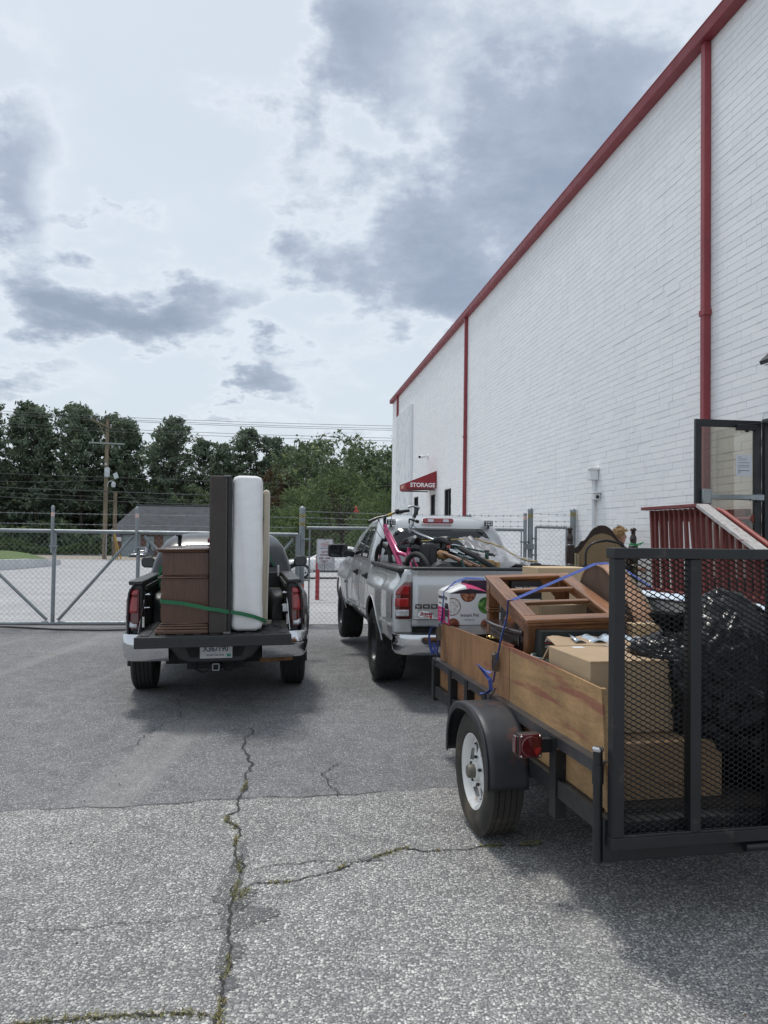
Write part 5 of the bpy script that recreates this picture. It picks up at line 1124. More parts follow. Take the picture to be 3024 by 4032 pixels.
cabR.window(RT, 'rear', ((.015, .985, 1.45), (.055, .945, 3.86)), .010, 'rear_window')
for s_ in ('left', 'right'):
    cabR.window(RT, s_, ((.10, .375, 1.12), (.17, .43, 3.85)), .010); cabR.window(RT, s_, ((.405, .80, 1.12), (.46, .66, 3.85)), .010)
cabR.window(RT, 'front', ((.02, .98, 1.2), (.04, .96, 3.9)), .012, 'windscreen')
b = MB(); b.prism(rrpoly(.205, .032, .028), (-.035, .875, 1.852), (1, 0, 0), (0, .2, 1), (0, -1, .2), .03); bo = b.build('third_brake_lamp', TAIL, RT, bevel=.008)
for x in (-.135, .065): b = MB(); b.prism(rrpoly(.038, .018, .008), (x, .843, 1.858), (1, 0, 0), (0, .2, 1), (0, -1, .2), .003); b.build('reverse_lens', LENSW, bo)
for x in (-.655, .625):
    b = MB(); b.box(x - .055, x + .055, .79, .84, 1.795, 1.865); b.box(x - .01, x + .01, .80, .86, 1.76, 1.795); b.box(x - .045, x + .045, .84, .86, 1.80, 1.86); po = b.build('work_lamp', PLAST, RT, bevel=.006)
    for i in range(3):
        for j in range(2): b = MB(); b.lathe([(.013, 0), (.012, .004), (0, .005)], 8, (x - .032 + .032 * i, .788, 1.816 + .030 * j), (0, -1, 0)); b.build('lens', LENSW, po)
b = MB(); b.grid(lambda u, w: (-.86 + 1.72 * u, 2.9 + 1.55 * w, 1.335 + .06 * math.sin(math.pi * u) - .16 * w ** 2), 8, 8); b.build('hood', SILV, RT, True, solid=.03)
b = MB(); b.box(-.9, .9, 4.25, 4.5, .6, 1.15); b.build('front_bumper', SILV, RT, bevel=.06)
# ------------------------------------------------------------------ two cars beyond the fence
def sedan(label, paint, loc, rz, rimm, sink=0):
    o = thing('parked_car', label, 'car', loc, rz, 'cars parked beyond the fence')
    body = Cab([(.80, .78, -.88, 3.62, .25, .26), (.87, .86, -.93, 3.72, .30, .42), (.89, .88, -.95, 3.74, .32, .62), (.87, .85, -.93, 3.66, .32, .80, lambda v: -.07 * sstep(2.4, 3.7, v)), (.80, .78, -.84, 3.45, .32, .89, lambda v: -.11 * sstep(2.2, 3.6, v)), (.5, .5, -.6, 3.1, .2, .93, lambda v: -.11 * sstep(2.2, 3.6, v))]); body.build('body', paint, o)
    ch = Cab([(.79, .78, -.55, 2.55, .2, .86), (.70, .69, -.05, 2.0, .2, 1.15), (.60, .58, .42, 1.55, .22, 1.36), (.50, .48, .6, 1.4, .22, 1.415), (.2, .2, .8, 1.2, .1, 1.43)]); ch.build('roof', paint, o)
    for s_ in ('left', 'right'): ch.window(o, s_, ((.16, .48, .3), (.10, .48, 1.85)), .012, 'window', HWIN); ch.window(o, s_, ((.51, .92, .3), (.52, .93, 1.85)), .012, 'window', HWIN)
    ch.window(o, 'rear', ((.04, .96, .3), (.05, .95, 1.9)), .012, 'rear_window', HWIN); ch.window(o, 'front', ((.04, .96, .25), (.05, .95, 1.9)), .012, 'windscreen', HWIN)
    for x in (-.80, .80):
        for y in (0, 2.75): wheel(o, (x, y, .32), .32, .2, .21, rimm, side=1 if x > 0 else -1, n=32)
        b = MB(); b.grid(lambda u, w: (x * 1.0 + (.04 - .32 * u) * (1 if x > 0 else -1), 3.60 + .13 * u, .60 + .10 * w), 5, 3); b.build('headlight', LENSW, o, True, solid=.02); b = MB(); b.box(x - .06, x + .06, 1.75, 1.85, .92, 1.04); b.build('mirror', paint, o, bevel=.03)
        b = MB(); b.box(min(x, x * .6), max(x, x * .6), -.965, -.93, .62, .76); b.build('tail_lamp', TAIL, o, bevel=.02)
    b = MB(); b.prism(rrpoly(.42, .05, .03), (0, 3.735, .50), (1, 0, 0), (0, 0, 1), (0, 1, 0), .02); b.build('grille', PLAST, o); b = MB(); b.box(-.905, .905, .5, 2.3, .30, .36); b.build('sill', PLAST, o)
    b = MB(); b.prism(rrpoly(.46, .09, .04), (0, 3.70, .34), (1, 0, 0), (0, 0, 1), (0, 1, 0), .035); b.build('air_intake', PLAST, o)
    return o
sedan('white car parked side-on in the pale lot behind the gate hours sign', WHT, (-.85, 35.0, gz(-2, 35) + .02), R(90 + 4), CHROME)
sedan('dark blue-grey car parked facing the lot in front of the brick building', mat('dark_blue_paint', (.06, .07, .095), .25, .4, coat=.8, var=.05), (-24.5, 79.0, gz(-24, 79) - .30), R(186), CHROME)
# ================================================================== utility trailer
TRL = ((.927, 3.279, .012), .192)
BSTEEL = mat('black_steel', (.011, .012, .014), .45, .0, var=.3, vs=5, bump=.12, bs=60, dirt=((.075, .055, .048), 7, .60)); RAILM = mat('worn_skylit_rail_steel', (.050, .050, .054), .38, .2, var=.35, vs=6, dirt=((.10, .06, .045), 6, .58)); FENDM = mat('faded_black_fender', (.030, .031, .036), .42, .2, var=.3, vs=4, bump=.1, bs=40, dirt=((.13, .055, .042), 5.5, .585))  # worn rail steel, its paler colour stands for sky reflected on the flange
PLYE = mat('plywood_edge', (.42, .28, .15), .8, var=.3, vs=20, stretch=(1, 1, 6))
def plymat(name, c, along):
    m, t, b = newmat(name); st = [5., 5., 5.]; st[along] = 1.0
    vec = tcoord(t, 'Object', tuple(st)); v1 = tcoord(t, 'Object')
    g1 = tnoise(t, vec, 1.3, 6, .62, 1.3); g2 = tnoise(t, tcoord(t, 'Object', tuple(x * 9 for x in st)), 2.2, 4, .65); g3 = tnoise(t, v1, 2.4, 6, .68)
    w = t.nodes.new('ShaderNodeMath'); w.operation = 'PINGPONG'; t.links.new(mth('MULTIPLY', g1, 3.2, t=t), w.inputs[0]); w.inputs[1].default_value = 1.0
    cc = tramp(t, w.outputs[0], [(0., tuple(x * .76 for x in c)), (.45, c), (1., tuple(x * 1.15 for x in c))])
    cc = tmix(t, 1., cc, tramp(t, g2, [(.34, .84), (.66, 1.05)]), 'MULTIPLY'); cc = tmix(t, 1., cc, tramp(t, g3, [(.30, .72), (.62, 1.08)]), 'MULTIPLY')
    pink = tnoise(t, tcoord(t, 'Object', (1, .55, 6)), 1.5, 4, .6); cc = tmix(t, tramp(t, pink, [(.55, 0.), (.63, .65)]), cc, (.23, .06, .055))
    blot = tnoise(t, tcoord(t, 'Object', (4, 4, 4)), 1.7, 6, .75); cc = tmix(t, tramp(t, blot, [(.62, 0.), (.78, .6)]), cc, (.09, .055, .03))
    t.links.new(cc, b.inputs['Base Color']); b.inputs['Roughness'].default_value = .62; b.inputs['Specular IOR Level'].default_value = .3; tbump(t, b, g2, .15, .003); return m
PLY = plymat('plywood', (.43, .265, .130), 1); PLYD = plymat('aged_plywood', (.30, .160, .080), 2)
TT = thing('utility_trailer', 'black steel utility trailer with plywood sides and a mesh ramp gate piled with household goods', 'trailer', TRL[0], TRL[1])
LEN, WID = 2.80, 1.53
def tthing(name, label, cat, off=(0, 0, 0), rz=0., group=None, rot=None):
    c, s = math.cos(TRL[1]), math.sin(TRL[1]); o = thing(name, label, cat, (TRL[0][0] + c * off[0] - s * off[1], TRL[0][1] + s * off[0] + c * off[1], TRL[0][2] + off[2]), TRL[1] + rz, group)
    if rot: o.rotation_euler = (rot[0], rot[1], TRL[1] + rz)
    return o
for x, sg in ((0., 1), (WID, -1)):
    b = MB(); a, c = sorted((x, x + sg * .05)); b.box(a, c, .03, LEN, .718, .724); a, c = sorted((x, x + sg * .006)); b.box(a, c, .03, LEN, .672, .718); b.build('side_rail', RAILM, TT)
    a, c = sorted((x + sg * .002, x + sg * .045)); b = MB(); b.box(a, c, .05, LEN - .05, .437, .520); b.build('side_beam', BSTEEL, TT)
    for (v, w, zb) in ((2.73, .065, .405), (2.26, .065, .335), (1.87, .065, .40), (1.50, .065, .40), (.44, .075, .335)):
        b = MB(); a, c = sorted((x - sg * .006, x + sg * .0)); b.box(a, c, v, v + w, zb, .717); a, c = sorted((x, x + sg * .05)); b.box(a, c, v, v + .006, zb, .66); b.build('stake_post', BSTEEL, TT)
    b = MB(); a, c = sorted((x + sg * .052, x + sg * .058)); b.box(a, c, .04, LEN - .02, .505, .700); b.build('inner_panel', PLYD if sg > 0 else PLY, TT)
b = MB(); b.box(.01, WID - .01, .05, LEN, .49, .515); b.build('deck', mat('dark_deck_wood', (.045, .034, .026), .85, var=.35, vs=5, stretch=(6, .6, 1)), TT)  # dark brown deck wood, tone varied in lengthwise streaks
b = MB(); b.box(-.012, WID + .012, -.055, .01, .335, .50); b.box(-.012, .06, -.06, .02, .335, .515); b.build('rear_beam', BSTEEL, TT, bevel=.004)
b = MB(); b.box(0, WID, LEN - .05, LEN, .40, .52); b.box(0, WID, LEN - .006, LEN, .67, .72); b.bar((.1, LEN, .45), (WID / 2, LEN + 1.0, .45), .07, .09); b.bar((WID - .1, LEN, .45), (WID / 2, LEN + 1.0, .45), .07, .09); b.bar((WID / 2, LEN + .9, .46), (WID / 2, LEN + 1.3, .50), .08, .08); b.build('front_beam', BSTEEL, TT)
b = MB(); b.tube([(-.02, 1.19, .343), (WID + .02, 1.19, .343)], .035, 10); b.box(.02, .07, .85, 1.55, .40, .44); b.box(WID - .07, WID - .02, .85, 1.55, .40, .44); b.build('axle', UND, TT)
b = MB(); b.tube([(-.024, -.03, .33), (-.024, -.03, .79)], .020, 12); b.tube([(-.024, -.03, .655), (-.024, -.03, .735)], .024, 12); b.build('gate_post', BSTEEL, TT, True); b = MB(); b.lathe([(.024, .79), (.025, .80), (.018, .808), (0, .81)], 14, (-.024, -.03, 0)); b.build('post_cap', CHROME, TT, True)
WRIM = mat('white_rusty_rim', (.70, .70, .69), .4, var=.08, vs=8, dirt=((.32, .16, .07), 7, .62))
wheel(TT, (-.090, 1.19, .343), .343, .20, .205, WRIM, side=-1, style='spoke', tmat=RUBB, n=90); wheel(TT, (WID + .09, 1.19, .343), .343, .20, .205, WRIM, side=1, style='spoke', tmat=RUBB, n=90)
for sg, x in ((-1, 0.), (1, WID)):
    b = MB(); pr = [(-.405, .36), (-.40, .50), (-.335, .625), (-.20, .705), (0, .73), (.20, .705), (.335, .625), (.40, .50), (.405, .36)]
    P = []
    for i in range(len(pr) - 1):
        for k in range(4): f = k / 4; P.append((pr[i][0] + (pr[i + 1][0] - pr[i][0]) * f, pr[i][1] + (pr[i + 1][1] - pr[i][1]) * f))
    P.append(pr[-1])
    for _ in range(2): P = [P[0]] + [((P[i - 1][0] + 2 * P[i][0] + P[i + 1][0]) / 4, (P[i - 1][1] + 2 * P[i][1] + P[i + 1][1]) / 4) for i in range(1, len(P) - 1)] + [P[-1]]
    n = len(P)
    def fn(u, w):
        i = min(int(u * (n - 1) + .5), n - 1); y, z = P[i]; cx = .012 * max(0, (w - .86) / .14) ** 2
        d = Vector((y, z - .343)).normalized(); return (x + sg * (.225 * w), 1.19 + y - d.x * cx, z - d.y * cx)
    b.grid(fn, n - 1, 10)
    b.add([(x + sg * .225, 1.19 + y, z) for y, z in P] + [(x + sg * .227, 1.19 + y - .045 * Vector((y, z - .343)).normalized().x, z - .045 * Vector((y, z - .343)).normalized().y) for y, z in P], [(i, i + 1, n + i + 1, n + i) for i in range(n - 1)])
    b.build('fender', FENDM, TT, True, 40, solid=.003)
    # square tail lamp on its bracket
    cx = x + sg * .112; y0 = .50
    b = MB(); b.box(min(x, x + sg * .06), max(x, x + sg * .08), y0 - .005, y0 + .03, .635, .70); br_ = b.build('lamp_bracket', BSTEEL, TT)
    b = MB(); b.box(cx - .055, cx + .055, y0, y0 + .052, .615, .725); b.box(min(cx + sg * .055, cx + sg * .062), max(cx + sg * .055, cx + sg * .062), y0 + .0, y0 + .05, .625, .715); b.build('lamp_housing', PLAST, TT, bevel=.006)
    b = MB(); b.prism(rrpoly(.058, .058, .012), (cx, y0 + .002, .67), (1, 0, 0), (0, 0, 1), (0, -1, 0), .014); lm = b.build('tail_lamp', TAILD, TT, bevel=.006)
    b = MB(); b.lathe([(.050, .0), (.050, .004), (.046, .008), (0, .011)], 28, (cx, y0 - .012, .67), (0, -1, 0)); b.build('round_lens', TAIL if False else TAILD, lm, True)
    b = MB(); b.grid(lambda u, w: (cx + .048 * (.35 + .65 * w) * math.cos(R(-60 + 55 * u)), y0 - .0245 + .003 * w, .67 + .048 * (.35 + .65 * w) * math.sin(R(-60 + 55 * u))), 6, 3); b.build('bright_facet', TAIL, lm)
    for i in (-1, 1):
        for j in (-1, 1): b = MB(); b.lathe([(.006, 0), (.005, .003), (0, .004)], 8, (cx + i * .047, y0 - .012, .67 + j * .047), (0, -1, 0)); b.build('screw', CHROME, lm)
    b = MB(); b.box(min(cx + sg * .058, cx + sg * .072), max(cx + sg * .058, cx + sg * .072), y0 + .01, y0 + .05, .63, .715); b.build('side_lens', TAILD, lm, bevel=.004)
# upright plywood boards standing inside the rail
def board(nm, poly, x, t, mt, lean=0.):
    b = MB(); b.prism(poly, (x, 0, 0), (0, 1, 0), (lean, 0, 1), (1, 0, 0), t); o = b.build(nm, [mt], TT); return o
board('side_board', [(1.22, .50), (1.22, 1.030), (1.9, 1.018), (2.72, 1.0), (2.74, .50)], .046, .011, PLYD)
board('side_board', [(.02, .50), (.065, .86), (.085, 1.022), (.7, 1.035), (1.215, 1.036), (1.22, .50)], .048, .012, PLY, -.0)
b = MB(); b.box(.060, .068, 1.20, 1.40, .5, 1.048); b.build('backing_strip', PLYD, TT)
b = MB(); b.prism([(.02, .52), (.10, 1.02), (.12, 1.02), (.045, .52)], (.058, 0, 0), (0, 1, 0), (0, 0, 1), (1, 0, 0), .022); b.build('end_batten', PLYE, TT)
board('side_board', [(.05, .50), (.05, .95), (2.74, .95), (2.74, .5)], WID - .05, .012, PLY)
b = MB(); b.box(.06, WID - .06, LEN - .07, LEN - .058, .5, .98); b.build('front_board', PLYD, TT)
# ramp gate: frame, uprights and expanded metal
b = MB(); gy0, gy1 = -.115, -.065
GATE = part_empty('ramp_gate', TT)
def gb(nm, x0, x1, z0, z1, y0=gy0, y1=gy1): bb = MB(); bb.box(x0, x1, y0, y1, z0, z1); return bb.build(nm, BSTEEL, GATE, bevel=.003)
gb('top_bar', .0, WID, 1.596, 1.640, gy0 - .006, gy1 + .02); gb('bottom_bar', .0, WID, .405, .455); gb('bottom_lip', .035, WID, .455, .466, gy0 + .0, gy0 + .01)
for x in (.002, .350, .735, 1.10, WID - .052): gb('upright', x, x + .050, .456, 1.595)
b = MB(); b.tube([(.62, -.09, .375), (.76, -.09, .375)], .02, 10); b.tube([(.765, -.09, .380), (.89, -.09, .380)], .024, 10); b.build('hinge', BSTEEL, GATE, True)
b = MB(); px_, pz_ = .0432, .01135; nx_, nz_ = int((WID - .06) / px_) + 2, int(1.14 / pz_) + 1
for j in range(nz_):
    for i in range(nx_):
        for k in (0, 1):
            x0 = .045 + px_ * (i + (.5 if j % 2 else 0)); z0 = .458 + pz_ * j; x1 = x0 + (px_ / 2 if k else -px_ / 2); z1 = z0 + pz_
            if not (.03 < x0 < WID - .02 and .03 < x1 < WID - .02) or z1 > 1.598: continue
            y = -.078; w = .0021
            # flattened slanted strand with a short node at each end
            xa = x0 + (.0035 if k else -.0035); xb = x1 - (.0035 if k else -.0035)
            b.add([(x0, y - .004, z0 - w), (xa, y - .004, z0 + w * .2 - w), (xb, y + .004, z1 - w * .2 - w), (x1, y + .004, z1 - w), (x1, y + .001, z1 + w), (xb, y + .001, z1 - w * .2 + w), (xa, y - .007, z0 + w * .2 + w), (x0, y - .007, z0 + w)], [(0, 1, 6, 7), (1, 2, 5, 6), (2, 3, 4, 5)])
eo = b.build('expanded_mesh', BSTEEL, GATE, solid=.0025); tag(eo, kind='stuff')
# ================================================================== load on the trailer
CARD = mat('cardboard', (.41, .295, .185), .85, var=.10, vs=3, stretch=(1, 1, 3), bump=.12, bs=22); CARDL = mat('pale_cardboard', (.52, .39, .24), .85, var=.08, vs=3); TAPEC = mat('clear_tape', (.48, .44, .38), .12, var=.25, vs=14, coat=.6); TAPEB = mat('shiny_tape', (.40, .46, .52), .08, .3, var=.4, vs=18, coat=.8); LBLW = mat('white_label', (.68, .68, .68), .6)
def carton(label, off, rz, w, d, h, mt, group=None, parts=True):
    o = tthing('cardboard_box', label, 'box', off, rz, group); b = MB(); b.box(0, w, 0, d, 0, h); b.build('body', mt, o, bevel=.005); return o
o = carton('large open brown cardboard box resting on the upright plywood board side', (.085, .27, .775), -.02, .56, .50, .335, CARD)
b = MB(); b.prism([(.50, .335), (.60, .24), (.605, .05), (.595, .05), (.588, .235), (.498, .325)], (0, 0, 0), (0, 1, 0), (0, 0, 1), (1, 0, 0), .56); b.build('flap', CARD, o)
b = MB(); b.grid(lambda u, w: (.03 + .53 * u, .47 + .13 * w, .338 + .03 * w + .006 * math.sin(u * 19) * w), 16, 3); b.build('flap', CARD, o, solid=.004)
b = MB(); b.grid(lambda u, w: (.15 + .40 * u, .50 + .09 * w, .350 + .022 * w + .010 * math.sin(u * 23 + w * 2)), 30, 3); b.build('tape', TAPEB, o, True, solid=.001); b = MB(); b.grid(lambda u, w: (.22 + .33 * u + .03 * w, .46 - .36 * u * u + .035 * w, .3375 + .001 * math.sin(u * 40)), 14, 3); b.build('tape', TAPEC, o, solid=.0008)
b = MB(); b.box(.10, .16, .40, .45, .3353, .3362); b.build('label', LBLW, o); b = MB(); b.box(-.0012, .0, .02, .48, .0, .335) if False else b.box(.0, .56, -.002, .0, .327, .3345); b.build('seam', PLYE, o)
b = MB(); b.lathe([(0, 0), (.014, .002), (.016, .02), (.006, .06), (0, .062)], 8, (-.012, .29, .17), (-.2, -.8, .6)); b.build('hand_hole', BLKF, o)
o = carton('tall brown cardboard box standing on the trailer deck behind the mesh', (.10, .12, .517), .0, .56, .55, .255, mat('dull_cardboard', (.27, .175, .10), .85, var=.14, vs=3)); text('THIS SIDE UP', .04, mat('faded_print', (.16, .10, .06), .9), o, (.36, -.0015, .05), (1, 0, 0), (0, 0, 1), ext=.0004)
o = carton('brown cardboard box taped shut beside the black garbage bag', (.665, .60, .60), .04, .16, .4, .52, CARD); b = MB(); b.box(-.002, 0, .02, .38, .0, .5); b.build('tape', TAPEC, o)
o = carton('pale cardboard box printed with blue letters under the table corner', (.69, .965, .86), .03, .30, .085, .335, CARDL); text('KitUp', .085, mat('blue_print', (.03, .16, .42), .6), o, (.10, -.002, .20), (1, 0, 0), (0, 0, 1), ext=.0005, bold=.004)
b = MB(); b.grid(lambda u, w: (.10 + .10 * u, .01 + .06 * w, .338 + .01 * math.sin(9 * u) * math.sin(7 * w)), 8, 8); b.build('plastic_wrap', clear('wrap', (.8, .82, .85), .4, .15), o, True)
carton('flat pale cardboard box lid on top of the stack at the front of the trailer', (.70, 2.40, .52), .02, .42, .30, .925, CARDL)
carton('plain brown cardboard box under the far end of the coffee table', (.40, 1.62, .60), .0, .32, .35, .64, CARD)
o = tthing('cordless_box', 'black printed product box reading FASTER under the coffee table', 'box', (.33, 1.95, 1.0), .04); BLKB = mat('black_print_card', (.022, .022, .028), .4, var=.3); b = MB(); b.box(0, .22, 0, .2, 0, .37); b.build('body', BLKB, o); text('20% FASTER', .032, LBLW, o, (.11, -.0015, .31), (1, 0, 0), (0, 0, 1), ext=.0004, bold=.001); b = MB(); b.box(.06, .21, -.0016, -.0006, .10, .25); b.build('label', LBLW, o)
o = tthing('rice_cooker_box', 'dark green printed box reading Automatic behind the open brown box', 'box', (.13, .95, .86), -.03); GRNB = mat('dark_green_card', (.025, .034, .034), .4, var=.3); b = MB(); b.box(0, .44, 0, .22, 0, .30); b.build('body', GRNB, o)
text('Automatic Rice Cooker', .040, mat('red_white_print', (.62, .5, .48), .5), o, (.02, -.0015, .245), (1, 0, 0), (0, 0, 1), ext=.0004, align='LEFT', bold=.001); b = MB(); b.box(.02, .25, -.0014, -.0005, .235, .238); b.build('red_rule', STR, o); text('olla para cocinar arroz', .020, LBLW, o, (.02, -.0015, .212), (1, 0, 0), (0, 0, 1), ext=.0004, align='LEFT')
b = MB(); [b.box(.24 + .022 * i, .258 + .022 * i, -.0014, -.0004, .208, .228) for i in range(8)]; b.build('icons', LBLW, o)
o = tthing('plastic_tub', 'pale grey plastic tub wedged beside the front table leg', 'tub', (.10, .90, .62), .1); b = MB(); b.lathe([(.0, 0), (.10, 0), (.125, .40), (.13, .41), (.12, .41), (.095, .02)], 4 * 5, (.1, .02, 0)); b.build('body', mat('grey_plastic', (.36, .41, .40), .5), o, True)
# ---- coffee table frame (its glass is gone), tipped towards the gate
TW = wood('walnut_stained_wood', (.250, .105, .042), 0, .36, 5, .62, coat=.25); TWY = wood('walnut_stained_wood_long', (.250, .105, .042), 1, .36, 5, .62, coat=.25); TWZ = wood('walnut_stained_wood_upright', (.19, .080, .033), 2, .38, 5, .62, coat=.2)
NL, NR, FL = Vector((.07, 1.025, 1.214)), Vector((.656, .964, 1.237)), Vector((.169, 2.057, 1.408))
ex = (NR - NL).normalized(); ey = (FL - NL); ey = (ey - ex * ey.dot(ex)).normalized(); ez = ex.cross(ey)
CT = tthing('coffee_table', 'brown wooden coffee table frame with empty glass openings tilted on top of the load', 'table')
mm = Matrix((ex, ey, ez)).transposed().to_4x4(); mm.translation = NL; CT.matrix_world = Matrix.Translation(TRL[0]) @ Matrix.Rotation(TRL[1], 4, 'Z') @ mm
tw_, tl_, fr_ = .59, 1.054, .088
for (nm, x0, x1, y0, y1, mt) in (('top_rail', 0, tw_, 0, fr_, TW), ('top_rail', 0, tw_, tl_ - fr_ * .8, tl_, TW), ('top_rail', 0, fr_, fr_ + .001, tl_ - fr_ * .8 - .001, TWY), ('top_rail', tw_ - fr_, tw_, fr_ + .001, tl_ - fr_ * .8 - .001, TWY)):
    b = MB(); b.box(x0, x1, y0, y1, -.024, 0); o = b.build(nm, mt, CT, bevel=.007, seg=3)
for y in (.375, .665): b = MB(); b.box(fr_ + .001, tw_ - fr_ - .001, y, y + .040, -.030, -.006); b.build('cross_bar', TW, CT, bevel=.006)
for (x0, x1, y0, y1, mt) in ((.02, tw_ - .02, .018, .036, TW), (.02, tw_ - .02, tl_ - .036, tl_ - .018, TW), (.018, .036, .037, tl_ - .037, TWY), (tw_ - .036, tw_ - .018, .037, tl_ - .037, TWY)):
    b = MB(); b.box(x0, x1, y0, y1, -.105, -.025); b.build('apron', mt, CT, bevel=.004)
b = MB()
for (x0, x1, y0, y1) in ((.008, tw_ - .008, .006, .018), (.006, .018, .02, tl_ - .02), (tw_ - .018, tw_ - .006, .02, tl_ - .02)): b.box(x0, x1, y0, y1, -.040, -.0245)
b.build('edge_moulding', TW, CT, bevel=.005)
for x in (.012, tw_ - .092):
    for y in (.010, tl_ - .090):
        b = MB(); b.box(x, x + .08, y, y + .08, -.21, -.026); b.box(x - .004, x + .084, y - .004, y + .084, -.222, -.212); b.box(x - .006, x + .086, y - .006, y + .086, -.245, -.228); b.box(x + .004, x + .076, y + .004, y + .076, -.43, -.22); lg = b.build('leg', TWZ, CT, bevel=.004)
        for sx in (-1, 1):
            b = MB(); P = [(0, 0), (.05, 0), (.035, -.03), (.012, -.05), (.005, -.085), (0, -.10)]; px0 = x + (.08 if x < .1 else 0)
            if (sx > 0) == (x < .1): b.prism(P, (px0, y + .02, -.106), (1 if x < .1 else -1, 0, 0), (0, 0, 1), (0, 1, 0), .02); b.build('bracket', TWZ, lg)
# ---- dark bow-fronted chest facing the left
DW = wood('dark_mahogany', (.030, .016, .013), 1, .22, 7, .6, coat=.5); BRASS = mat('brass', (.62, .45, .16), .2, 1., var=.1)
CB = tthing('bedside_chest', 'small dark bow-fronted chest of drawers with brass pulls under the coffee table', 'chest of drawers', (.122, 1.22, .52), .0)
def bow(y): return -.030 * math.sin(math.pi * max(0, min(1, y / .62)))
b = MB(); P = [(bow(.62 * i / 12) + .015, .62 * i / 12) for i in range(13)]; b.prism(P + [(.42, .62), (.42, 0)], (0, 0, 0), (1, 0, 0), (0, 1, 0), (0, 0, 1), .585); b.build('carcass', DW, CB)
b = MB(); P = [(bow(.62 * i / 12) * 1.2 - .015, -.02 + .66 * i / 12) for i in range(13)]; b.prism(P + [(.44, .64), (.44, -.02)], (0, 0, .586), (1, 0, 0), (0, 1, 0), (0, 0, 1), .024); b.build('top', DW, CB, bevel=.008)
for k in range(3):
    z0 = .06 + .175 * k; b = MB(); P = [(bow(.05 + .52 * i / 10) + .004, .05 + .52 * i / 10) for i in range(11)]; b.prism(P + [(.02, .57), (.02, .05)], (0, 0, z0), (1, 0, 0), (0, 1, 0), (0, 0, 1), .155); dr = b.build('drawer', DW, CB, bevel=.004)
    for y in (.14, .46):
        b = MB(); x = bow(y + .03) - .004
        for dy in (0, .06): b.lathe([(.012, 0), (.008, .006), (.006, .018), (.010, .024), (0, .028)], 10, (x + .008, y + dy, z0 + .095), (-1, 0, 0))
        b.tube([(x - .012, y, z0 + .09), (x - .016, y + .005, z0 + .06), (x - .016, y + .055, z0 + .06), (x - .012, y + .06, z0 + .09)], .004, 6); b.build('pull', BRASS, dr, True)
o = tthing('side_cabinet', 'low black cabinet under the white printed appliance box at the front of the trailer', 'cabinet', (.07, 2.0, .52), 0); b = MB(); b.box(0, .42, 0, .70, 0, .47); b.build('carcass', DW, o, bevel=.004); b = MB(); b.box(-.008, .43, -.01, .71, .471, .49); b.build('top', DW, o, bevel=.004)
# ---- white appliance box with printed food circles
BX = tthing('appliance_box', 'white and magenta printed pressure cooker box with food pictures at the front corner', 'box', (.045, 2.49, 1.012), .02)
BW = mat('white_print_card', (.66, .655, .66), .4, var=.03); MAG = mat('magenta_print', (.50, .025, .13), .4, var=.08); DKP = mat('dark_print', (.04, .03, .04), .4); GRYP = mat('grey_print', (.30, .31, .32), .4)
bw, bd, bh_ = .325, .30, .232
b = MB(); b.box(0, bw, 0, bd, 0, bh_); b.build('body', BW, BX)
b = MB(); b.grid(lambda u, w: (bw * (u * 1.0), bd * w, bh_ + .003 + .062 * max(0, math.sin(math.pi * min(1, u * 1.06))) ** .9 * (1 - .35 * abs(w - .5)) * (1 if w > .05 else .55)), 14, 8); b.build('bulging_lid', BW, BX, True, solid=.003)
b = MB(); b.grid(lambda u, w: (bw * (.42 + .58 * u), bd * (.02 + .60 * w), bh_ + .006 + .062 * max(0, math.sin(math.pi * min(1, (.42 + .58 * u) * 1.06))) ** .9 * (1 - .35 * abs(.02 + .6 * w - .5)) * (1 if w > .06 else .6)), 10, 6); b.build('lid_print', MAG, BX, True)
b = MB(); b.prism([(.01, 0), (.32, 0), (.25, .022), (.16, .036), (.08, .026)], (0, -.0015, bh_ + .001), (1, 0, 0), (0, 0, 1), (0, 1, 0), .002); b.build('lid_gap', DKP, BX)
def disc(cx, cz, r, mt, nm, clipz=None):
    b = MB(); P = [(cx + r * math.cos(2 * math.pi * i / 28), cz + r * math.sin(2 * math.pi * i / 28)) for i in range(28)]; P = [(max(0, min(bw, x)), max(0, min(bh_, z))) for x, z in P]
    b.prism(P, (0, -.0012, 0), (1, 0, 0), (0, 0, 1), (0, 1, 0), .001); return b.build(nm, mt, BX)
def food(nm, stops, sc_): 
    m, t, b = newmat(nm); vo = t.nodes.new('ShaderNodeTexVoronoi'); vo.inputs['Scale'].default_value = sc_; t.links.new(tcoord(t, 'Object'), vo.inputs['Vector']); s_ = t.nodes.new('ShaderNodeSeparateColor'); t.links.new(vo.outputs['Color'], s_.inputs[0])
    t.links.new(tramp(t, s_.outputs[0], stops), b.inputs['Base Color']); b.inputs['Roughness'].default_value = .4; return m
disc(.022, .135, .066, mat('bowl_brown', (.16, .07, .05), .4), 'picture_rim'); RICE = food('rice_print', [(0., (.42, .38, .36)), (.5, (.62, .60, .59)), (1., (.70, .69, .68))], 90); STEWP = food('stew_print', [(0., (.10, .02, .015)), (.5, (.26, .07, .04)), (1., (.42, .22, .12))], 80); BROC = food('broccoli_print', [(0., (.03, .09, .02)), (.5, (.07, .20, .04)), (1., (.18, .34, .10))], 60)
def disc2(cx, cz, r, mt, nm):
    b = MB(); P = [(max(0, min(bw, cx + r * math.cos(2 * math.pi * i / 28))), max(0, min(bh_, cz + r * math.sin(2 * math.pi * i / 28)))) for i in range(28)]; b.prism(P, (0, -.0020, 0), (1, 0, 0), (0, 0, 1), (0, 1, 0), .0008); return b.build(nm, mt, BX)
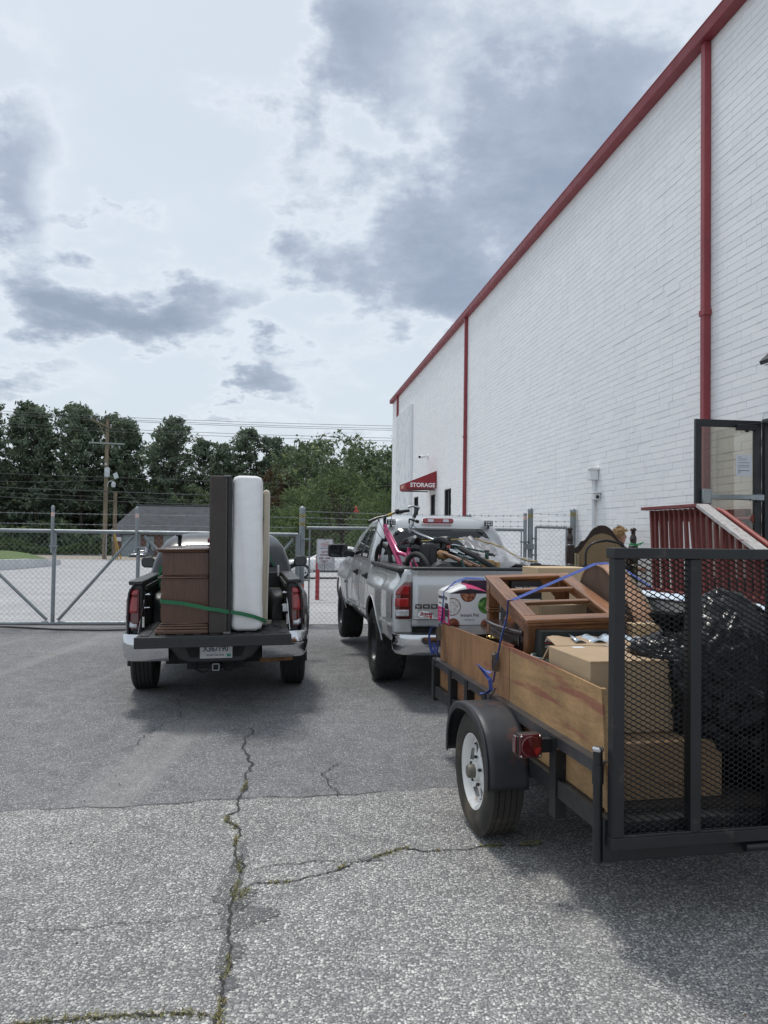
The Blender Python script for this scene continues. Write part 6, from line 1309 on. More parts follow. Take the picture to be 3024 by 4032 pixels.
disc2(.022, .135, .060, RICE, 'picture'); disc(.145, .232, .062, mat('bowl_brown2', (.12, .05, .04), .4), 'picture_rim'); disc2(.145, .232, .056, STEWP, 'picture'); disc2(.285, .145, .062, BROC, 'picture'); disc(.030, .0, .050, mat('bowl_red', (.14, .03, .03), .4), 'picture_rim'); disc2(.030, .0, .044, STEWP, 'picture'); disc2(.29, .0, .045, STEWP, 'picture')
text('Instant Pot', .033, DKP, BX, (.158, -.0018, .062), (1, 0, 0), (0, 0, 1), ext=.0004, sx=1.0); text('instantpot.com', .013, DKP, BX, (.158, -.0018, .035), (1, 0, 0), (0, 0, 1), ext=.0003)
b = MB(); b.box(-.0012, 0, .0, bd, 0, .115); b.build('side_print', MAG, BX); b = MB(); b.box(-.0018, -.0006, .02, .12, .02, .135); b.box(-.0018, -.0006, .03, .11, .12, .155); b.build('cooker_picture', DKP, BX); b = MB(); b.box(-.0026, -.0012, .03, .09, .01, .055); b.box(-.0024, -.0012, .035, .10, .105, .112); b.build('cooker_panel', GRYP, BX)
text('Instant Pot', .040, DKP, BX, (-.0012, .290, .180), (0, -1, 0), (0, 0, 1), ext=.0004, align='LEFT', sx=1.3, bold=.0012); text('Nova', .024, DKP, BX, (-.0012, .275, .138), (0, -1, 0), (0, 0, 1), ext=.0004, align='LEFT', sx=1.2)
b = MB(); [b.box(-.0022, -.001, .17, .27, .085 - .028 * i, .095 - .028 * i) for i in range(3)]; b.build('print_lines', mat('pale_pink_print', (.58, .22, .30), .4), BX)
b = MB(); P = [(.15 + .035 * math.cos(2 * math.pi * i / 20), .20 + .05 * math.sin(2 * math.pi * i / 20)) for i in range(20)]; b.add([(x - .06, y, bh_ + .022 + .062 * max(0, math.sin(math.pi * max(0, min(1, ((x - .06) / bw) * 1.06)))) ** .9 * .95 - .014) for x, y in P], [tuple(range(20))]); b.build('lid_picture', GRYP, BX)
o = tthing('coffee_box', 'dark purple printed box with a round white logo behind the pressure cooker box', 'box', (.215, 2.60, 1.012), .05); PURP = mat('purple_card', (.045, .03, .055), .35, var=.3); b = MB(); b.box(0, .16, 0, .14, 0, .325); b.build('body', PURP, o, bevel=.004)
b = MB(); P1 = [(.05 + .032 * math.cos(2 * math.pi * i / 24), .245 + .032 * math.sin(2 * math.pi * i / 24)) for i in range(24)]; P2 = [(.05 + .028 * math.cos(2 * math.pi * i / 24), .245 + .028 * math.sin(2 * math.pi * i / 24)) for i in range(24)]
b.add([(x, -.001, z) for x, z in P1] + [(x, -.001, z) for x, z in P2], [(i, (i + 1) % 24, 24 + (i + 1) % 24, 24 + i) for i in range(24)]); b.build('logo_ring', LBLW, o); text('Folk', .018, LBLW, o, (.05, -.001, .238), (1, 0, 0), (0, 0, 1), ext=.0003)
o = tthing('detergent_jug', 'small orange and black jug under the front of the coffee table', 'jug', (.33, 1.93, .98 + .0), 0); o.location.z = TRL[0][2] + 1.0; b = MB(); b.lathe([(0, 0), (.05, .0), (.055, .05), (.05, .10), (.02, .13), (.02, .15), (0, .15)], 14, (-.04, -.08, .03)); b.build('body', mat('orange_plastic', (.40, .13, .03), .35), o, True); b = MB(); b.lathe([(.056, .04), (.057, .08)], 14, (-.04, -.08, .03)); b.build('label', DKP, o)
# ---- upholstered brown chair lying behind the table
SUEDE = mat('brown_suede', (.105, .062, .042), .85, var=.4, vs=5, stretch=(1, 1, .35), bump=.15, bs=60); TANV = mat('tan_vinyl', (.34, .185, .11), .5, var=.2, vs=6, bump=.15, bs=30); PIPE_ = mat('striped_piping', (.20, .16, .12), .7, var=.5, vs=60)
CH = tthing('upholstered_chair', 'brown suede upholstered chair lying tipped behind the coffee table with its rounded back up', 'chair', (0, 0, 0))
prof = [(1.89, .92), (1.89, 1.16), (1.863, 1.37), (1.787, 1.461), (1.675, 1.497), (1.55, 1.492), (1.464, 1.458), (1.319, 1.364), (1.209, 1.29), (1.128, 1.206), (1.08, 1.10), (1.07, .92)]
def smo(P, it=2):
    for _ in range(it):
        Q = [P[0]]
        for a, c in zip(P, P[1:]): Q += [(a[0] * .75 + c[0] * .25, a[1] * .75 + c[1] * .25), (a[0] * .25 + c[0] * .75, a[1] * .25 + c[1] * .75)]
        P = Q + [P[-1]]
    return P
S = smo(prof); n = len(S)
b = MB(); b.prism(S, (.785, 0, 0), (0, 1, 0), (0, 0, 1), (1, 0, 0), .012); b.build('side_panel', SUEDE, CH, bevel=.005)
def bandf(u, w):
    i = min(int(u * (n - 1) + .5), n - 1); y, z = S[i]; k = .010 * math.sin(math.pi * w); return (.792 + .125 * w, y - k * .6, z + k)
b = MB(); b.grid(bandf, n - 1, 8); b.build('back_cushion', TANV, CH, True, 60, solid=.015)
b = MB(); b.tube([(.788, y, z + .002) for y, z in S], .007, 6); b.build('welt', TANV, CH, True); b = MB(); b.tube([(.917, y, z + .002) for y, z in S], .009, 6); b.build('piping', PIPE_, CH, True)
# ---- thin mattress standing on edge along the right side
MTOP = mat('blue_white_ticking', (.60, .66, .74), .7, var=.06, vs=2, dirt=((.30, .50, .66), 9, .55), bump=.1, bs=30); MSIDE = mat('grey_box_fabric', (.30, .31, .30), .85, var=.08, vs=3, bump=.15, bs=200)
MT = tthing('mattress', 'grey sided mattress with blue and white top standing on edge along the trailer side', 'mattress', (1.06, .25, .52), .085)
b = MB(); b.box(0, .19, 0, 1.62, 0, .80); b.build('core', MSIDE, MT, bevel=.02); b = MB(); b.grid(lambda u, w: (-.004 + .20 * u, 1.63 * w - .005, .803 + .02 * math.sin(math.pi * u) + .006 * math.sin(w * 31) * math.sin(u * 9)), 8, 50); b.build('quilted_top', MTOP, MT, True, solid=.012)
b = MB(); b.tube([(-.004, 0, .795), (-.004, 1.62, .795)], .006, 6); b.build('piping', BLKF, MT)
# ---- garbage bags
BAG = mat('black_plastic_bag', (.006, .0065, .0075), .27, var=.3, vs=6, spec=.32, rv=.08, bump=.55, bs=14)
def bag(label, c, s, seed, knot=True):
    from mathutils import noise as ns
    o = tthing('garbage_bag', label, 'bag', c, seed * .7, 'black garbage bags at the rear of the trailer'); bm = bmesh.new(); bmesh.ops.create_icosphere(bm, subdivisions=6, radius=1)
    for v in bm.verts:
        p = v.co.copy(); k = 1 + .14 * ns.noise(p * 1.3 + Vector((seed, 0, 0)))
        q = p * 2.6 + Vector((seed * 3, 1, 2)); r1 = abs(ns.noise(q + Vector((ns.noise(q * 1.4), ns.noise(q * 1.4 + Vector((5, 0, 0))), 0)) * .9)); r2 = abs(ns.noise(p * 7.5 + Vector((seed, 7, 0)))); r3 = abs(ns.noise(p * 17 + Vector((seed, 2, 4)))); k += .10 * (r1 ** .6) - .06 + .06 * (r2 ** .6) + .022 * (r3 ** .6)
        z = p.z * k; z = z if z > -.62 else -.62 + (z + .62) * .25
        v.co = Vector((p.x * k * s[0], p.y * k * s[1], z * s[2]))
    me = bpy.data.meshes.new('bag'); bm.to_mesh(me); bm.free(); me.materials.append(BAG); me.shade_smooth(); ob = bpy.data.objects.new('body', me); col.objects.link(ob); ob.parent = o
    if knot:
        r = random.Random(seed); b = MB(); b.grid(lambda u, w: ((.03 + .06 * w) * math.cos(6.28 * u) * (1 + .5 * math.sin(u * 40)), (.03 + .06 * w) * math.sin(6.28 * u) * (1 + .4 * math.sin(u * 31)), s[2] * .98 + .09 * w), 24, 4); b.build('knot', BAG, o, True)
    return o
bag('big black garbage bag bulging against the mesh gate and filling the rear right corner', (.88, .44, .955), (.46, .33, .43), 1, False); bag('small crinkled black garbage bag lying on top of the taped cardboard box', (.59, .42, 1.105), (.20, .19, .12), 2); bag('black garbage bag added low to fill the shade behind the second gate upright', (1.0, .30, .68), (.42, .22, .27), 3, False); bag('black garbage bag at the far right rear corner of the trailer', (1.26, .38, .90), (.25, .30, .46), 4)  # the low deck bag is added to darken the shaded space under the pile
o = tthing('plastic_hanger_bundle', 'tangle of thin white plastic cords on the cardboard box beside the bag', 'cord', (.55, .62, 1.09)); b = MB(); b.tube([(0, 0, .03), (.04, .04, .05), (.10, .02, .03), (.13, -.04, .05), (.08, -.07, .03), (.01, -.05, .02), (.0, 0, .03)], .007, 6, closed=False); b.tube([(.02, -.02, .05), (.10, -.01, .07), (.16, .03, .03)], .006, 6); b.build('cord', LBLW, o, True)
o = tthing('scrap_of_tape', 'scraps of torn orange and white label stuck to the black bag behind the mesh', 'label', (.83, .125, .80)); b = MB(); b.add([(0, 0, 0), (.05, .0, .02), (.06, 0, .07), (.02, 0, .05)], [(0, 1, 2, 3)]); b.build('label', mat('orange_label', (.32, .15, .05), .5), o, solid=.002); b = MB(); b.add([(-.07, 0, .02), (-.05, 0, .05), (-.01, 0, .06), (-.04, 0, .035)], [(0, 1, 2, 3)]); b.build('white_scrap', LBLW, o, solid=.002)
# ---- blue ratchet straps
BLUE = mat('blue_webbing', (.065, .105, .36), .6, var=.12, vs=30, bump=.2, bs=300); RSTEEL = mat('ratchet_steel', (.20, .18, .15), .4, .8, var=.2)
def strap(label, run, rat, tail):
    o = tthing('ratchet_strap', label, 'strap', group='blue ratchet straps over the trailer load'); b = MB()
    for pts, w, sd in run:      # the webbing lies with its flat side against the load and turns where it passes an edge
        pts = [Vector(p) for p in pts]; S_ = []
        for i in range(len(pts)):
            t = (pts[min(i + 1, len(pts) - 1)] - pts[max(i - 1, 0)]).normalized(); q = Vector((.75, .65, .0)) if abs(t.z) > .75 else Vector((0, .75, .66)); S_.append(q - t * q.dot(t))
        b.ribbon(pts, w, S_, .002)
    b.build('webbing', BLUE, o)
    c = Vector(rat); b = MB()
    for dy in (-.016, .016): b.prism([(-.016, .0), (.016, .0), (.020, .05), (.016, .10), (.0, .115), (-.016, .10), (-.02, .05)], c + V3(0, dy, 0), (1, 0, 0), (0, 0, 1), (0, 1, 0), .003)
    b.tube([c + V3(0, -.022, .06), c + V3(0, .022, .06)], .009, 8); b.tube([c + V3(-.012, -.02, .10), c + V3(-.012, .02, .10)], .006, 8); b.build('ratchet', RSTEEL, o, bevel=.001)
    b = MB(); b.tube([c + V3(0, 0, -.10), c + V3(-.012, 0, -.125), c + V3(-.03, 0, -.145), c + V3(-.035, 0, -.165), c + V3(-.015, 0, -.175)], .005, 6); b.build('hook', BLKF, o, True)
    b = MB(); b.ribbon(tail, .028, [Vector((.8, .5 + .4 * math.sin(i), .3 * math.cos(i * 1.7))) for i in range(len(tail))], .002); b.build('loose_tail', BLUE, o); return o
strap('blue ratchet strap at the front corner running up over the printed pressure cooker box', [([(.0, 2.66, .76), (.018, 2.66, 1.0), (.03, 2.655, 1.01), (.045, 2.64, 1.25), (.12, 2.6, 1.325), (.22, 2.63, 1.352), (.37, 2.66, 1.345), (.41, 2.68, 1.2), (.43, 2.69, 1.0)], .020, (.25, 1, 0))], (.012, 2.66, .88), [(-.012, 2.66, .985), (-.045, 2.67, .97), (-.06, 2.68, .90), (-.055, 2.66, .83), (-.03, 2.67, .77), (-.02, 2.64, .80), (-.03, 2.65, .86)])
# second strap rides over the tilted table and the chair
tp = lambda f, u=0.: NL.lerp(FL, f) + ex * u + ez * .003
strap('blue ratchet strap crossing the coffee table to the chair with its ratchet on the plywood', [([(.012, 1.40, .80), (.018, 1.36, .93), (.030, 1.33, 1.05), tuple(tp(.37, -.006) - ez * .09), tuple(tp(.37, -.004)), tuple(tp(.40, .05)), (.775, 1.62, 1.505), (.85, 1.62, 1.512), (.925, 1.60, 1.50), (1.10, 1.5, 1.37), (1.5, 1.4, .8)], .020, (.2, 1, .05))], (.018, 1.375, .87), [(-.01, 1.38, .86), (-.03, 1.43, .865), (-.06, 1.49, .895), (-.03, 1.44, .85), (-.015, 1.38, .82), (-.012, 1.37, .76), (-.03, 1.40, .735), (-.05, 1.46, .722)])
# ================================================================== load on the charcoal pickup
MTAC = Matrix.Translation(TC.location) @ Euler(TC.rotation_euler).to_matrix().to_4x4(); MRAM = Matrix.Translation(RT.location) @ Matrix.Rotation(RT.rotation_euler.z, 4, 'Z')
def on(M, name, label, cat, off=(0, 0, 0), rz=0., group=None, rx=0., ry=0.):
    o = thing(name, label, cat, group=group); o.matrix_world = M @ Matrix.Translation(off) @ Euler((rx, ry, rz)).to_matrix().to_4x4(); return o
DRW = wood('dark_stained_oak', (.088, .037, .020), 2, .36, 2, .80, coat=.2); DRM = wood('dark_stained_moulding', (.105, .048, .027), 0, .24, 6, .6, coat=.5)
DS = on(MTAC, 'dresser', 'dark wooden dresser with moulded top and base standing on the tailgate of the charcoal pickup', 'dresser', (-.485, -1.50, .782))
w_, d_ = .428, 1.15
b = MB(); b.box(0, w_, 0, d_, .0, .505); b.build('lower_case', DRW, DS, bevel=.004); b = MB(); b.box(.006, w_, .006, d_, .532, .745); b.build('upper_case', DRW, DS, bevel=.004)
b = MB(); b.box(-.028, w_, -.028, d_, .506, .520); b.box(-.015, w_, -.015, d_, .520, .531); b.build('middle_moulding', DRM, DS, bevel=.006)
b = MB(); b.box(-.045, w_, -.045, d_ + .02, .762, .782); b.box(-.028, w_, -.028, d_ + .01, .746, .7615); b.build('top', DRM, DS, bevel=.008)
b = MB(); b.box(-.050, w_, -.065, d_, -.004, .035); b.box(-.034, w_, -.046, d_, .0355, .060); b.box(-.020, w_, -.026, d_, .0605, .080); b.box(-.010, w_, -.012, d_, .0805, .095); b.build('plinth', DRM, DS, bevel=.007)
b = MB()
for k in range(3): b.box(-.012, -.001, .06, d_ - .06, .12 + .125 * k, .225 + .125 * k)
b.build('drawer_front', DRW, DS, bevel=.004)
BXS = mat('dark_grey_ticking', (.060, .050, .044), .85, var=.10, vs=3, bump=.2, bs=240); BXS2 = mat('charcoal_knit', (.040, .040, .043), .9, var=.12, vs=5, bump=.15, bs=180); MWH = mat('white_knit_fabric', (.83, .82, .82), .85, var=.04, vs=4, bump=.55, bs=26, stretch=(1.6, 1, 3.2)); STITCH = mat('grey_stitching', (.22, .21, .20), .8)
o = on(MTAC, 'box_spring', 'dark grey fabric box spring standing upright between the dresser and the white mattress', 'box spring', (-.052, -1.60, .775), ry=.004)
b = MB(); b.box(0, .166, 0, 1.92, 0, 1.465); b.build('core', BXS, o, bevel=.02, seg=3); b = MB(); b.box(.1665, .200, .004, 1.91, .004, 1.46); b.build('border', BXS2, o, bevel=.014, seg=3)
b = MB()
for i in range(70): z = .03 + 1.41 * i / 70; b.bar((.150 + .006 * (i % 2), -.0012, z), (.150 + .006 * ((i + 1) % 2), -.0012, z + .020), .003, .002)
tag(b.build('stitching', STITCH, o), kind='stuff'); b = MB(); b.box(.13, .195, -.002, .03, 1.452, 1.468); b.box(.13, .196, -.003, .03, 0, .02); b.build('corner_guard', mat('grey_plastic_guard', (.16, .16, .16), .6), o, bevel=.004)
def mattress(label, off, w, d, h, mt, mt2, r, lean=0., sq=0., bulge=.012):
    o = on(MTAC, 'mattress', label, 'mattress', off, ry=lean)
    from mathutils import noise as ns
    def sec(k, yy, sc_=1.0):
        P = []; hw, hh = w / 2, h / 2
        for cx, cz, a0 in ((hw - r, hh - r, 0), (-hw + r, hh - r, 90), (-hw + r, -hh + r, 180), (hw - r, -hh + r, 270)):
            for i in range(9): a = R(a0 + 90 * i / 8); P.append(((cx + r * math.cos(a)), (cz + r * math.sin(a))))
            nx_, nz_ = P[-1]
            tgt = {0: (-hw + r, hh), 90: (-hw, -hh + r), 180: (hw - r, -hh), 270: (hw, hh - r)}[a0]
            for i in range(1, 24): P.append((nx_ + (tgt[0] - nx_) * i / 24, nz_ + (tgt[1] - nz_) * i / 24))
        out = []
        for x, z in P:
            q = ns.noise(Vector((x * 2.5, yy * 2, z * 3.2))) * .006 + ns.noise(Vector((x * 9, yy * 8, z * 11 + 3))) * .003
            slump = sq * math.exp(-((z + hh) / .12) ** 2); k2 = 1 + bulge * math.sin(z * 9 + 1)
            out.append((hw + x * sc_ * (k2 + slump * .6) + q, yy + .01 * math.sin(z * 5), hh + z * (1 - (1 - sc_) * .12) + q))
        return out
    ysl = [(0.0, .72), (.006, .86), (.02, .95), (.045, 1.0), (.2, 1.01), (.6, 1.0), (d - .05, 1.0), (d - .005, .9), (d, .75)]
    b = MB(); L = [sec(i, y, s_) for i, (y, s_) in enumerate(ysl)]; n = len(L[0])
    for l in L: b.v += l
    for i in range(len(L) - 1):
        for k in range(n): m = (k + 1) % n; b.f.append([i * n + k, i * n + m, (i + 1) * n + m, (i + 1) * n + k]); b.mi.append(0)
    b.f += [list(range(n)), list(range((len(L) - 1) * n, len(L) * n))]; b.mi += [0, 0]
    b.build('cover', mt, o, True, 60)
    b = MB(); mid = sec(0, .045); b.tube([(x, .052, z) for x, y, z in mid[::4]], .006, 5, closed=True); b.build('piping', mt2, o, True)
    return o
BEIGE = mat('beige_ribbed_fabric', (.52, .455, .355), .85, var=.06, vs=3, bump=.5, bs=30, stretch=(.2, .2, 4))
mattress('thick white mattress standing upright on the charcoal pickup tailgate', (.152, -1.545, .795), .278, 1.88, 1.445, MWH, MWH, .060, .006, .10, .004)
mattress('thin beige mattress with white edges behind the white mattress', (.422, -1.22, .80), .066, 1.5, 1.33, BEIGE, MWH, .03, .022)
GREEN = mat('green_webbing', (.018, .14, .060), .65, var=.15, vs=30, bump=.2, bs=300)
o = on(MTAC, 'ratchet_strap', 'long green ratchet strap wrapped across the dresser box spring and white mattress', 'strap'); f = (0, .0, 1)
b = MB(); b.ribbon([(-.50, -1.30, 1.09), (-.495, -1.505, 1.085), (-.48, -1.528, 1.08), (-.30, -1.545, 1.06), (-.112, -1.61, 1.028), (-.09, -1.618, 1.02), (.05, -1.612, .995), (.105, -1.605, .982), (.14, -1.590, .975), (.25, -1.575, .955), (.36, -1.57, .925), (.435, -1.545, .893), (.475, -1.44, .865)], .036, f, .003)
b.ribbon([(.43, -1.42, 1.93), (.44, -1.2, 1.83), (.475, -.9, 1.70), (.51, -.5, 1.52), (.60, .1, 1.32)], .036, (.3, 0, 1), .003); b.ribbon([(-.5, -1.30, 1.09), (-.56, -.6, 1.12), (-.66, .1, 1.20)], .036, f, .003); b.build('webbing', GREEN, o)
b = MB(); b.obox((.49, -1.34, .84), (.035, 0, 0), (0, .05, 0), (0, 0, .012)); b.tube([(.45, -1.37, .855), (.53, -1.37, .855)], .008, 6); b.tube([(.45, -1.31, .855), (.53, -1.31, .855)], .008, 6); b.build('ratchet', RSTEEL, o, bevel=.004); b = MB(); b.tube([(.55, -1.35, .83), (.60, -1.37, .80), (.63, -1.32, .79), (.60, -1.28, .80)], .006, 6); b.build('hook', BLKF, o)
o = on(MTAC, 'strap_bundle', 'bunched green strap end hanging over the left bed rail beside the dresser', 'strap', (-.62, .05, 1.20)); r = random.Random(6); b = MB()
for k in range(7):
    a = r.uniform(-.6, .6); b.ribbon([(0, 0, .02), (r.uniform(-.05, .04), r.uniform(-.06, .02), .08 + r.uniform(0, .10)), (r.uniform(-.06, .05), r.uniform(-.08, 0), .02), (r.uniform(-.06, .05), -.08, -.08 - r.uniform(0, .08))], .034, (math.cos(a * 3), .3, math.sin(a * 3)), .003)
b.build('webbing', GREEN, o); b = MB(); b.obox((.02, -.03, .12), (.018, 0, 0), (0, .02, 0), (0, 0, .03)); b.build('ratchet', mat('dull_brass_ratchet', (.35, .29, .16), .5, .6), o, bevel=.004)
o = on(MTAC, 'slat', 'short white plastic slat standing by the rear window of the charcoal pickup', 'slat', (.645, .30, 1.19)); b = MB(); b.box(0, .022, 0, .01, 0, .13); b.build('body', LBLW, o, bevel=.004)
# ================================================================== load on the silver pickup
PINK = mat('pink_bike_paint', (.55, .025, .16), .28, .1, coat=.9, var=.05); PINKP = mat('pale_pink_decal', (.72, .38, .45), .3, coat=.6); KNOB = mat('knobby_rubber', (.030, .030, .031), .75, var=.2, vs=20); BLK = mat('bike_black', (.016, .017, .019), .4); ALU = mat('brushed_aluminium', (.45, .47, .49), .3, .9, var=.08); TEAL = mat('dark_teal_paint', (.012, .060, .058), .3, .2, coat=.7); SADL = mat('black_vinyl', (.020, .021, .023), .38, var=.15, vs=8)
def bwheel(parent, c, ax, R_, w=.048):
    c, ax = Vector(c), Vector(ax).normalized(); b = MB(); n = 84
    pr = [(R_ - w * .92, -w * .30), (R_ - w * .5, -w * .5), (R_ - .010, -w * .40), (R_ - .002, -w * .18), (R_ - .002, w * .18), (R_ - .010, w * .40), (R_ - w * .5, w * .5), (R_ - w * .92, w * .30)]
    b.lathe(pr, n, c, ax, mod=lambda i, k: (.007 if (k + (i % 2)) % 2 == 0 else -.002) if 2 <= i <= 5 else 0, closed=True); t = b.build('wheel', KNOB, parent, True, 28)
    b = MB(); rr = R_ - w * .85; b.lathe([(rr - .014, -.010), (rr, -.014), (rr + .002, .0), (rr, .014), (rr - .014, .010)], 40, c, ax, closed=True); b.build('rim', BLK, t, True)
    b = MB(); u = ax.orthogonal().normalized(); v = ax.cross(u)
    for k in range(28):
        a = 2 * math.pi * k / 28; d = u * math.cos(a) + v * math.sin(a); a2 = a + .5 * (1 if k % 2 else -1); d2 = u * math.cos(a2) + v * math.sin(a2); s = .028 if k % 4 < 2 else -.028
        b.tube([c + d2 * .02 + ax * s, c + d * rr], .0014, 3, cap=False)
    b.tube([c - ax * .05, c + ax * .05], .016, 8); b.build('spokes', ALU, t)
def saddle(parent, tip, tail, up, w, nm='saddle'):
    tip, tail, up = Vector(tip), Vector(tail), Vector(up).normalized(); d = (tail - tip); s = d.normalized().cross(up)
    def fn(u, v):
        f = v; hw = w * (.16 + .84 * sstep(.30, .92, f) - .25 * sstep(.93, 1., f)); a = (u - .5) * 2
        drop = .030 * abs(a) ** 2.5 + .018 * a * a; return tip + d * f + s * hw * .5 * a * (1 - .12 * abs(a)) + up * (.024 * math.sin(f * 2.6 + .4) - drop * (1 + f))
    b = MB(); b.grid(fn, 14, 14); return b.build(nm, SADL, parent, True, 70, solid=.03)
PB = on(MRAM, 'bicycle', 'pink child bicycle with black handlebar standing in the bed of the silver pickup', 'bicycle')
ST_, HT, HB = Vector((-.86, .10, 1.865)), Vector((-.852, .10, 1.79)), Vector((-.838, .07, 1.675)); BB = Vector((-.70, -.36, 1.22)); SC_ = Vector((-.655, -.40, 1.53)); RH = Vector((-.60, -.62, 1.215)); FH = Vector((-.835, .24, 1.30))
b = MB(); b.tube([HT, HB], .026, 10); b.tube([HB.lerp(HT, .2), HB.lerp(BB, .5) + V3(0, 0, .03), BB], [.030, .033, .030], 12); b.tube([HT.lerp(HB, .25), SC_.lerp(BB, .12) + V3(-.09, .18, -.02), SC_.lerp(BB, .30)], .024, 10); b.tube([SC_, BB], .020, 10)
for s in (-.055, .055): b.tube([SC_.lerp(BB, .1), RH + V3(s, -.01, 0)], .011, 8); b.tube([BB, RH + V3(s, -.01, 0)], .012, 8)
b.build('frame', PINK, PB, True)
b = MB(); b.ribbon([HB.lerp(BB, .02) + V3(.028, -.03, .028), HB.lerp(BB, .34) + V3(.033, -.032, .034)], .045, (1, .4, .1), .002); b.ribbon([SC_.lerp(BB, .25) + V3(-.02, -.02, .0), SC_.lerp(BB, .5) + V3(-.02, -.02, 0)], .03, (1, .2, 0), .002); b.build('decal', PINKP, PB)
b = MB(); fk = FH.lerp(HB, .8)
for s in (-.06, .055): b.tube([fk + V3(s * .8, 0, .0), FH.lerp(fk, .45) + V3(s, 0, 0)], .018, 8)
b.tube([fk + V3(-.055, 0, .005), fk + V3(.05, 0, .005)], .020, 8); b.tube([fk, HB], .018, 8); fo = b.build('fork', BLK, PB, True)
b = MB()
for s in (-.06, .055): b.tube([FH.lerp(fk, .47) + V3(s, 0, 0), FH + V3(s, 0, 0)], .013, 8)
b.build('fork_leg', ALU, fo, True); b = MB(); [b.lathe([(.0185, .10 + .02 * k), (.0185, .108 + .02 * k)], 8, FH + V3(-.06, 0, 0), fk - FH) for k in range(3)]; b.build('decal', PINKP, fo)
bwheel(PB, FH, (1, .22, .10), .272); bwheel(PB, RH, (.93, .36, .10), .275)
b = MB(); b.tube([HT, HT + V3(-.004, .0, .055)], .018, 10); b.tube([HT + V3(-.004, 0, .055), ST_ + V3(0, -.05, .01)], .020, 8); b.build('stem', BLK, PB, True)
b = MB(); hb = [(-1.06, .03, 1.815), (-1.0, .06, 1.84), (-.94, .08, 1.868), (-.86, .06, 1.885), (-.79, .06, 1.91), (-.725, .06, 1.937), (-.66, .04, 1.945), (-.575, .02, 1.957)]; b.tube(hb, .0125, 8); ho = b.build('handlebar', BLK, PB, True)
b = MB(); b.tube([hb[0], hb[1], (-.965, .07, 1.855)], .0175, 8); b.tube([(-.685, .05, 1.942), hb[6], hb[7]], .0185, 8); b.build('grip', BLK, ho, True)
b = MB(); b.tube([(-.83, .06, 1.895), (-.77, .058, 1.92)], .0145, 8); b.build('yellow_sleeve', mat('yellow_band', (.42, .30, .05), .5), ho, True); b = MB(); b.lathe([(.026, -.022), (.03, 0), (.026, .022)], 10, (-.715, .055, 1.945), (1, .1, .15)); b.tube([(-.94, .08, 1.868), (-.93, .02, 1.83), (-.99, -.02, 1.80)], .006, 6); b.tube([(-.72, .06, 1.93), (-.73, .0, 1.91), (-.66, -.03, 1.925)], .006, 6); b.build('brake_lever', BLK, ho, True)
b = MB(); b.tube([(-.93, .05, 1.85), (-.985, .0, 1.75), (-.93, .02, 1.66), (-.86, .05, 1.60)], .0035, 5); b.tube([(-.78, .05, 1.90), (-.80, -.01, 1.80), (-.84, .0, 1.70), (-.80, -.06, 1.60)], .0035, 5); b.tube([(-.95, .06, 1.86), (-.91, -.03, 1.76), (-.87, .0, 1.68)], .0035, 5); b.build('brake_cable', BLK, PB)
saddle(PB, (-.70, -.22, 1.60), (-.575, -.50, 1.655), (.05, .1, 1), .19); b = MB(); b.tube([SC_, (-.635, -.40, 1.62)], .014, 8); b.build('seat_post', BLK, PB); b = MB(); b.lathe([(0, 0), (.018, 0), (.018, .002), (0, .003)], 12, (-.62, -.535, 1.652), (0, -1, .1)); b.build('saddle_badge', LBLW, PB)
b = MB(); b.lathe([(.07, -.004), (.075, 0), (.07, .004)], 24, BB + V3(.05, -.01, 0), (1, .3, .05)); b.tube([BB + V3(.06, 0, 0), BB + V3(.08, .12, .10)], .010, 6); b.tube([BB + V3(-.06, 0, 0), BB + V3(-.08, -.12, -.10)], .010, 6); b.build('crank', BLK, PB)
SB = on(MRAM, 'bicycle', 'silver and teal bicycle lying across the silver pickup bed, handlebar pointing up', 'bicycle')
b = MB(); b.tube([(-.545, .18, 1.735), (-.44, .12, 1.68), (-.29, .0, 1.615), (-.20, -.12, 1.58)], .019, 10); b.build('frame', ALU, SB, True)
b = MB(); b.tube([(-.50, .12, 1.62), (-.34, .08, 1.62), (-.25, .1, 1.635), (-.15, .05, 1.60), (-.02, -.25, 1.47)], .017, 8); b.tube([(-.24, -.15, 1.56), (-.10, -.30, 1.46), (.10, -.62, 1.36)], .016, 8); b.tube([(-.15, -.10, 1.56), (.05, -.2, 1.53), (.26, -.42, 1.48)], .011, 8); b.tube([(-.05, -.45, 1.42), (.12, -.60, 1.40), (.22, -.66, 1.36)], .011, 8); b.build('rear_triangle', TEAL, SB, True)
b = MB(); b.tube([(-.17, -.15, 1.565), (-.06, -.16, 1.56), (.06, -.22, 1.53)], .010, 8); b.build('chain_stay', ALU, SB, True)
b = MB(); b.tube([(-.535, .18, 1.70), (-.55, .18, 1.745), (-.51, .18, 1.79), (-.49, .18, 1.90)], .019, 10); b.tube([(-.49, .18, 1.90), (-.462, .18, 1.955), (-.445, .18, 1.995)], .016, 8); sm = b.build('stem', ALU, SB, True)
b = MB(); b.tube([(-.49, .17, 1.88), (-.445, .18, 1.995)], .022, 10); b.build('grip', BLK, sm, True); b = MB(); b.tube([(-.565, .19, 1.995), (-.545, .19, 2.007), (-.50, .19, 2.015), (-.44, .19, 2.0)], .013, 8); b.lathe([(.022, -.02), (.024, .0), (.022, .02)], 10, (-.44, .185, 1.995), (.6, .1, -1)); b.build('handlebar', ALU, SB, True)
b = MB(); b.tube([(-.55, .16, 1.86), (-.50, .15, 1.845), (-.46, .15, 1.83)], .012, 6); b.lathe([(.02, -.02), (.02, .02)], 8, (-.455, .15, 1.832), (1, 0, -.2)); b.tube([(-.55, .16, 1.86), (-.555, .15, 1.81)], .008, 6); b.build('brake_lever', BLK, SB, True)
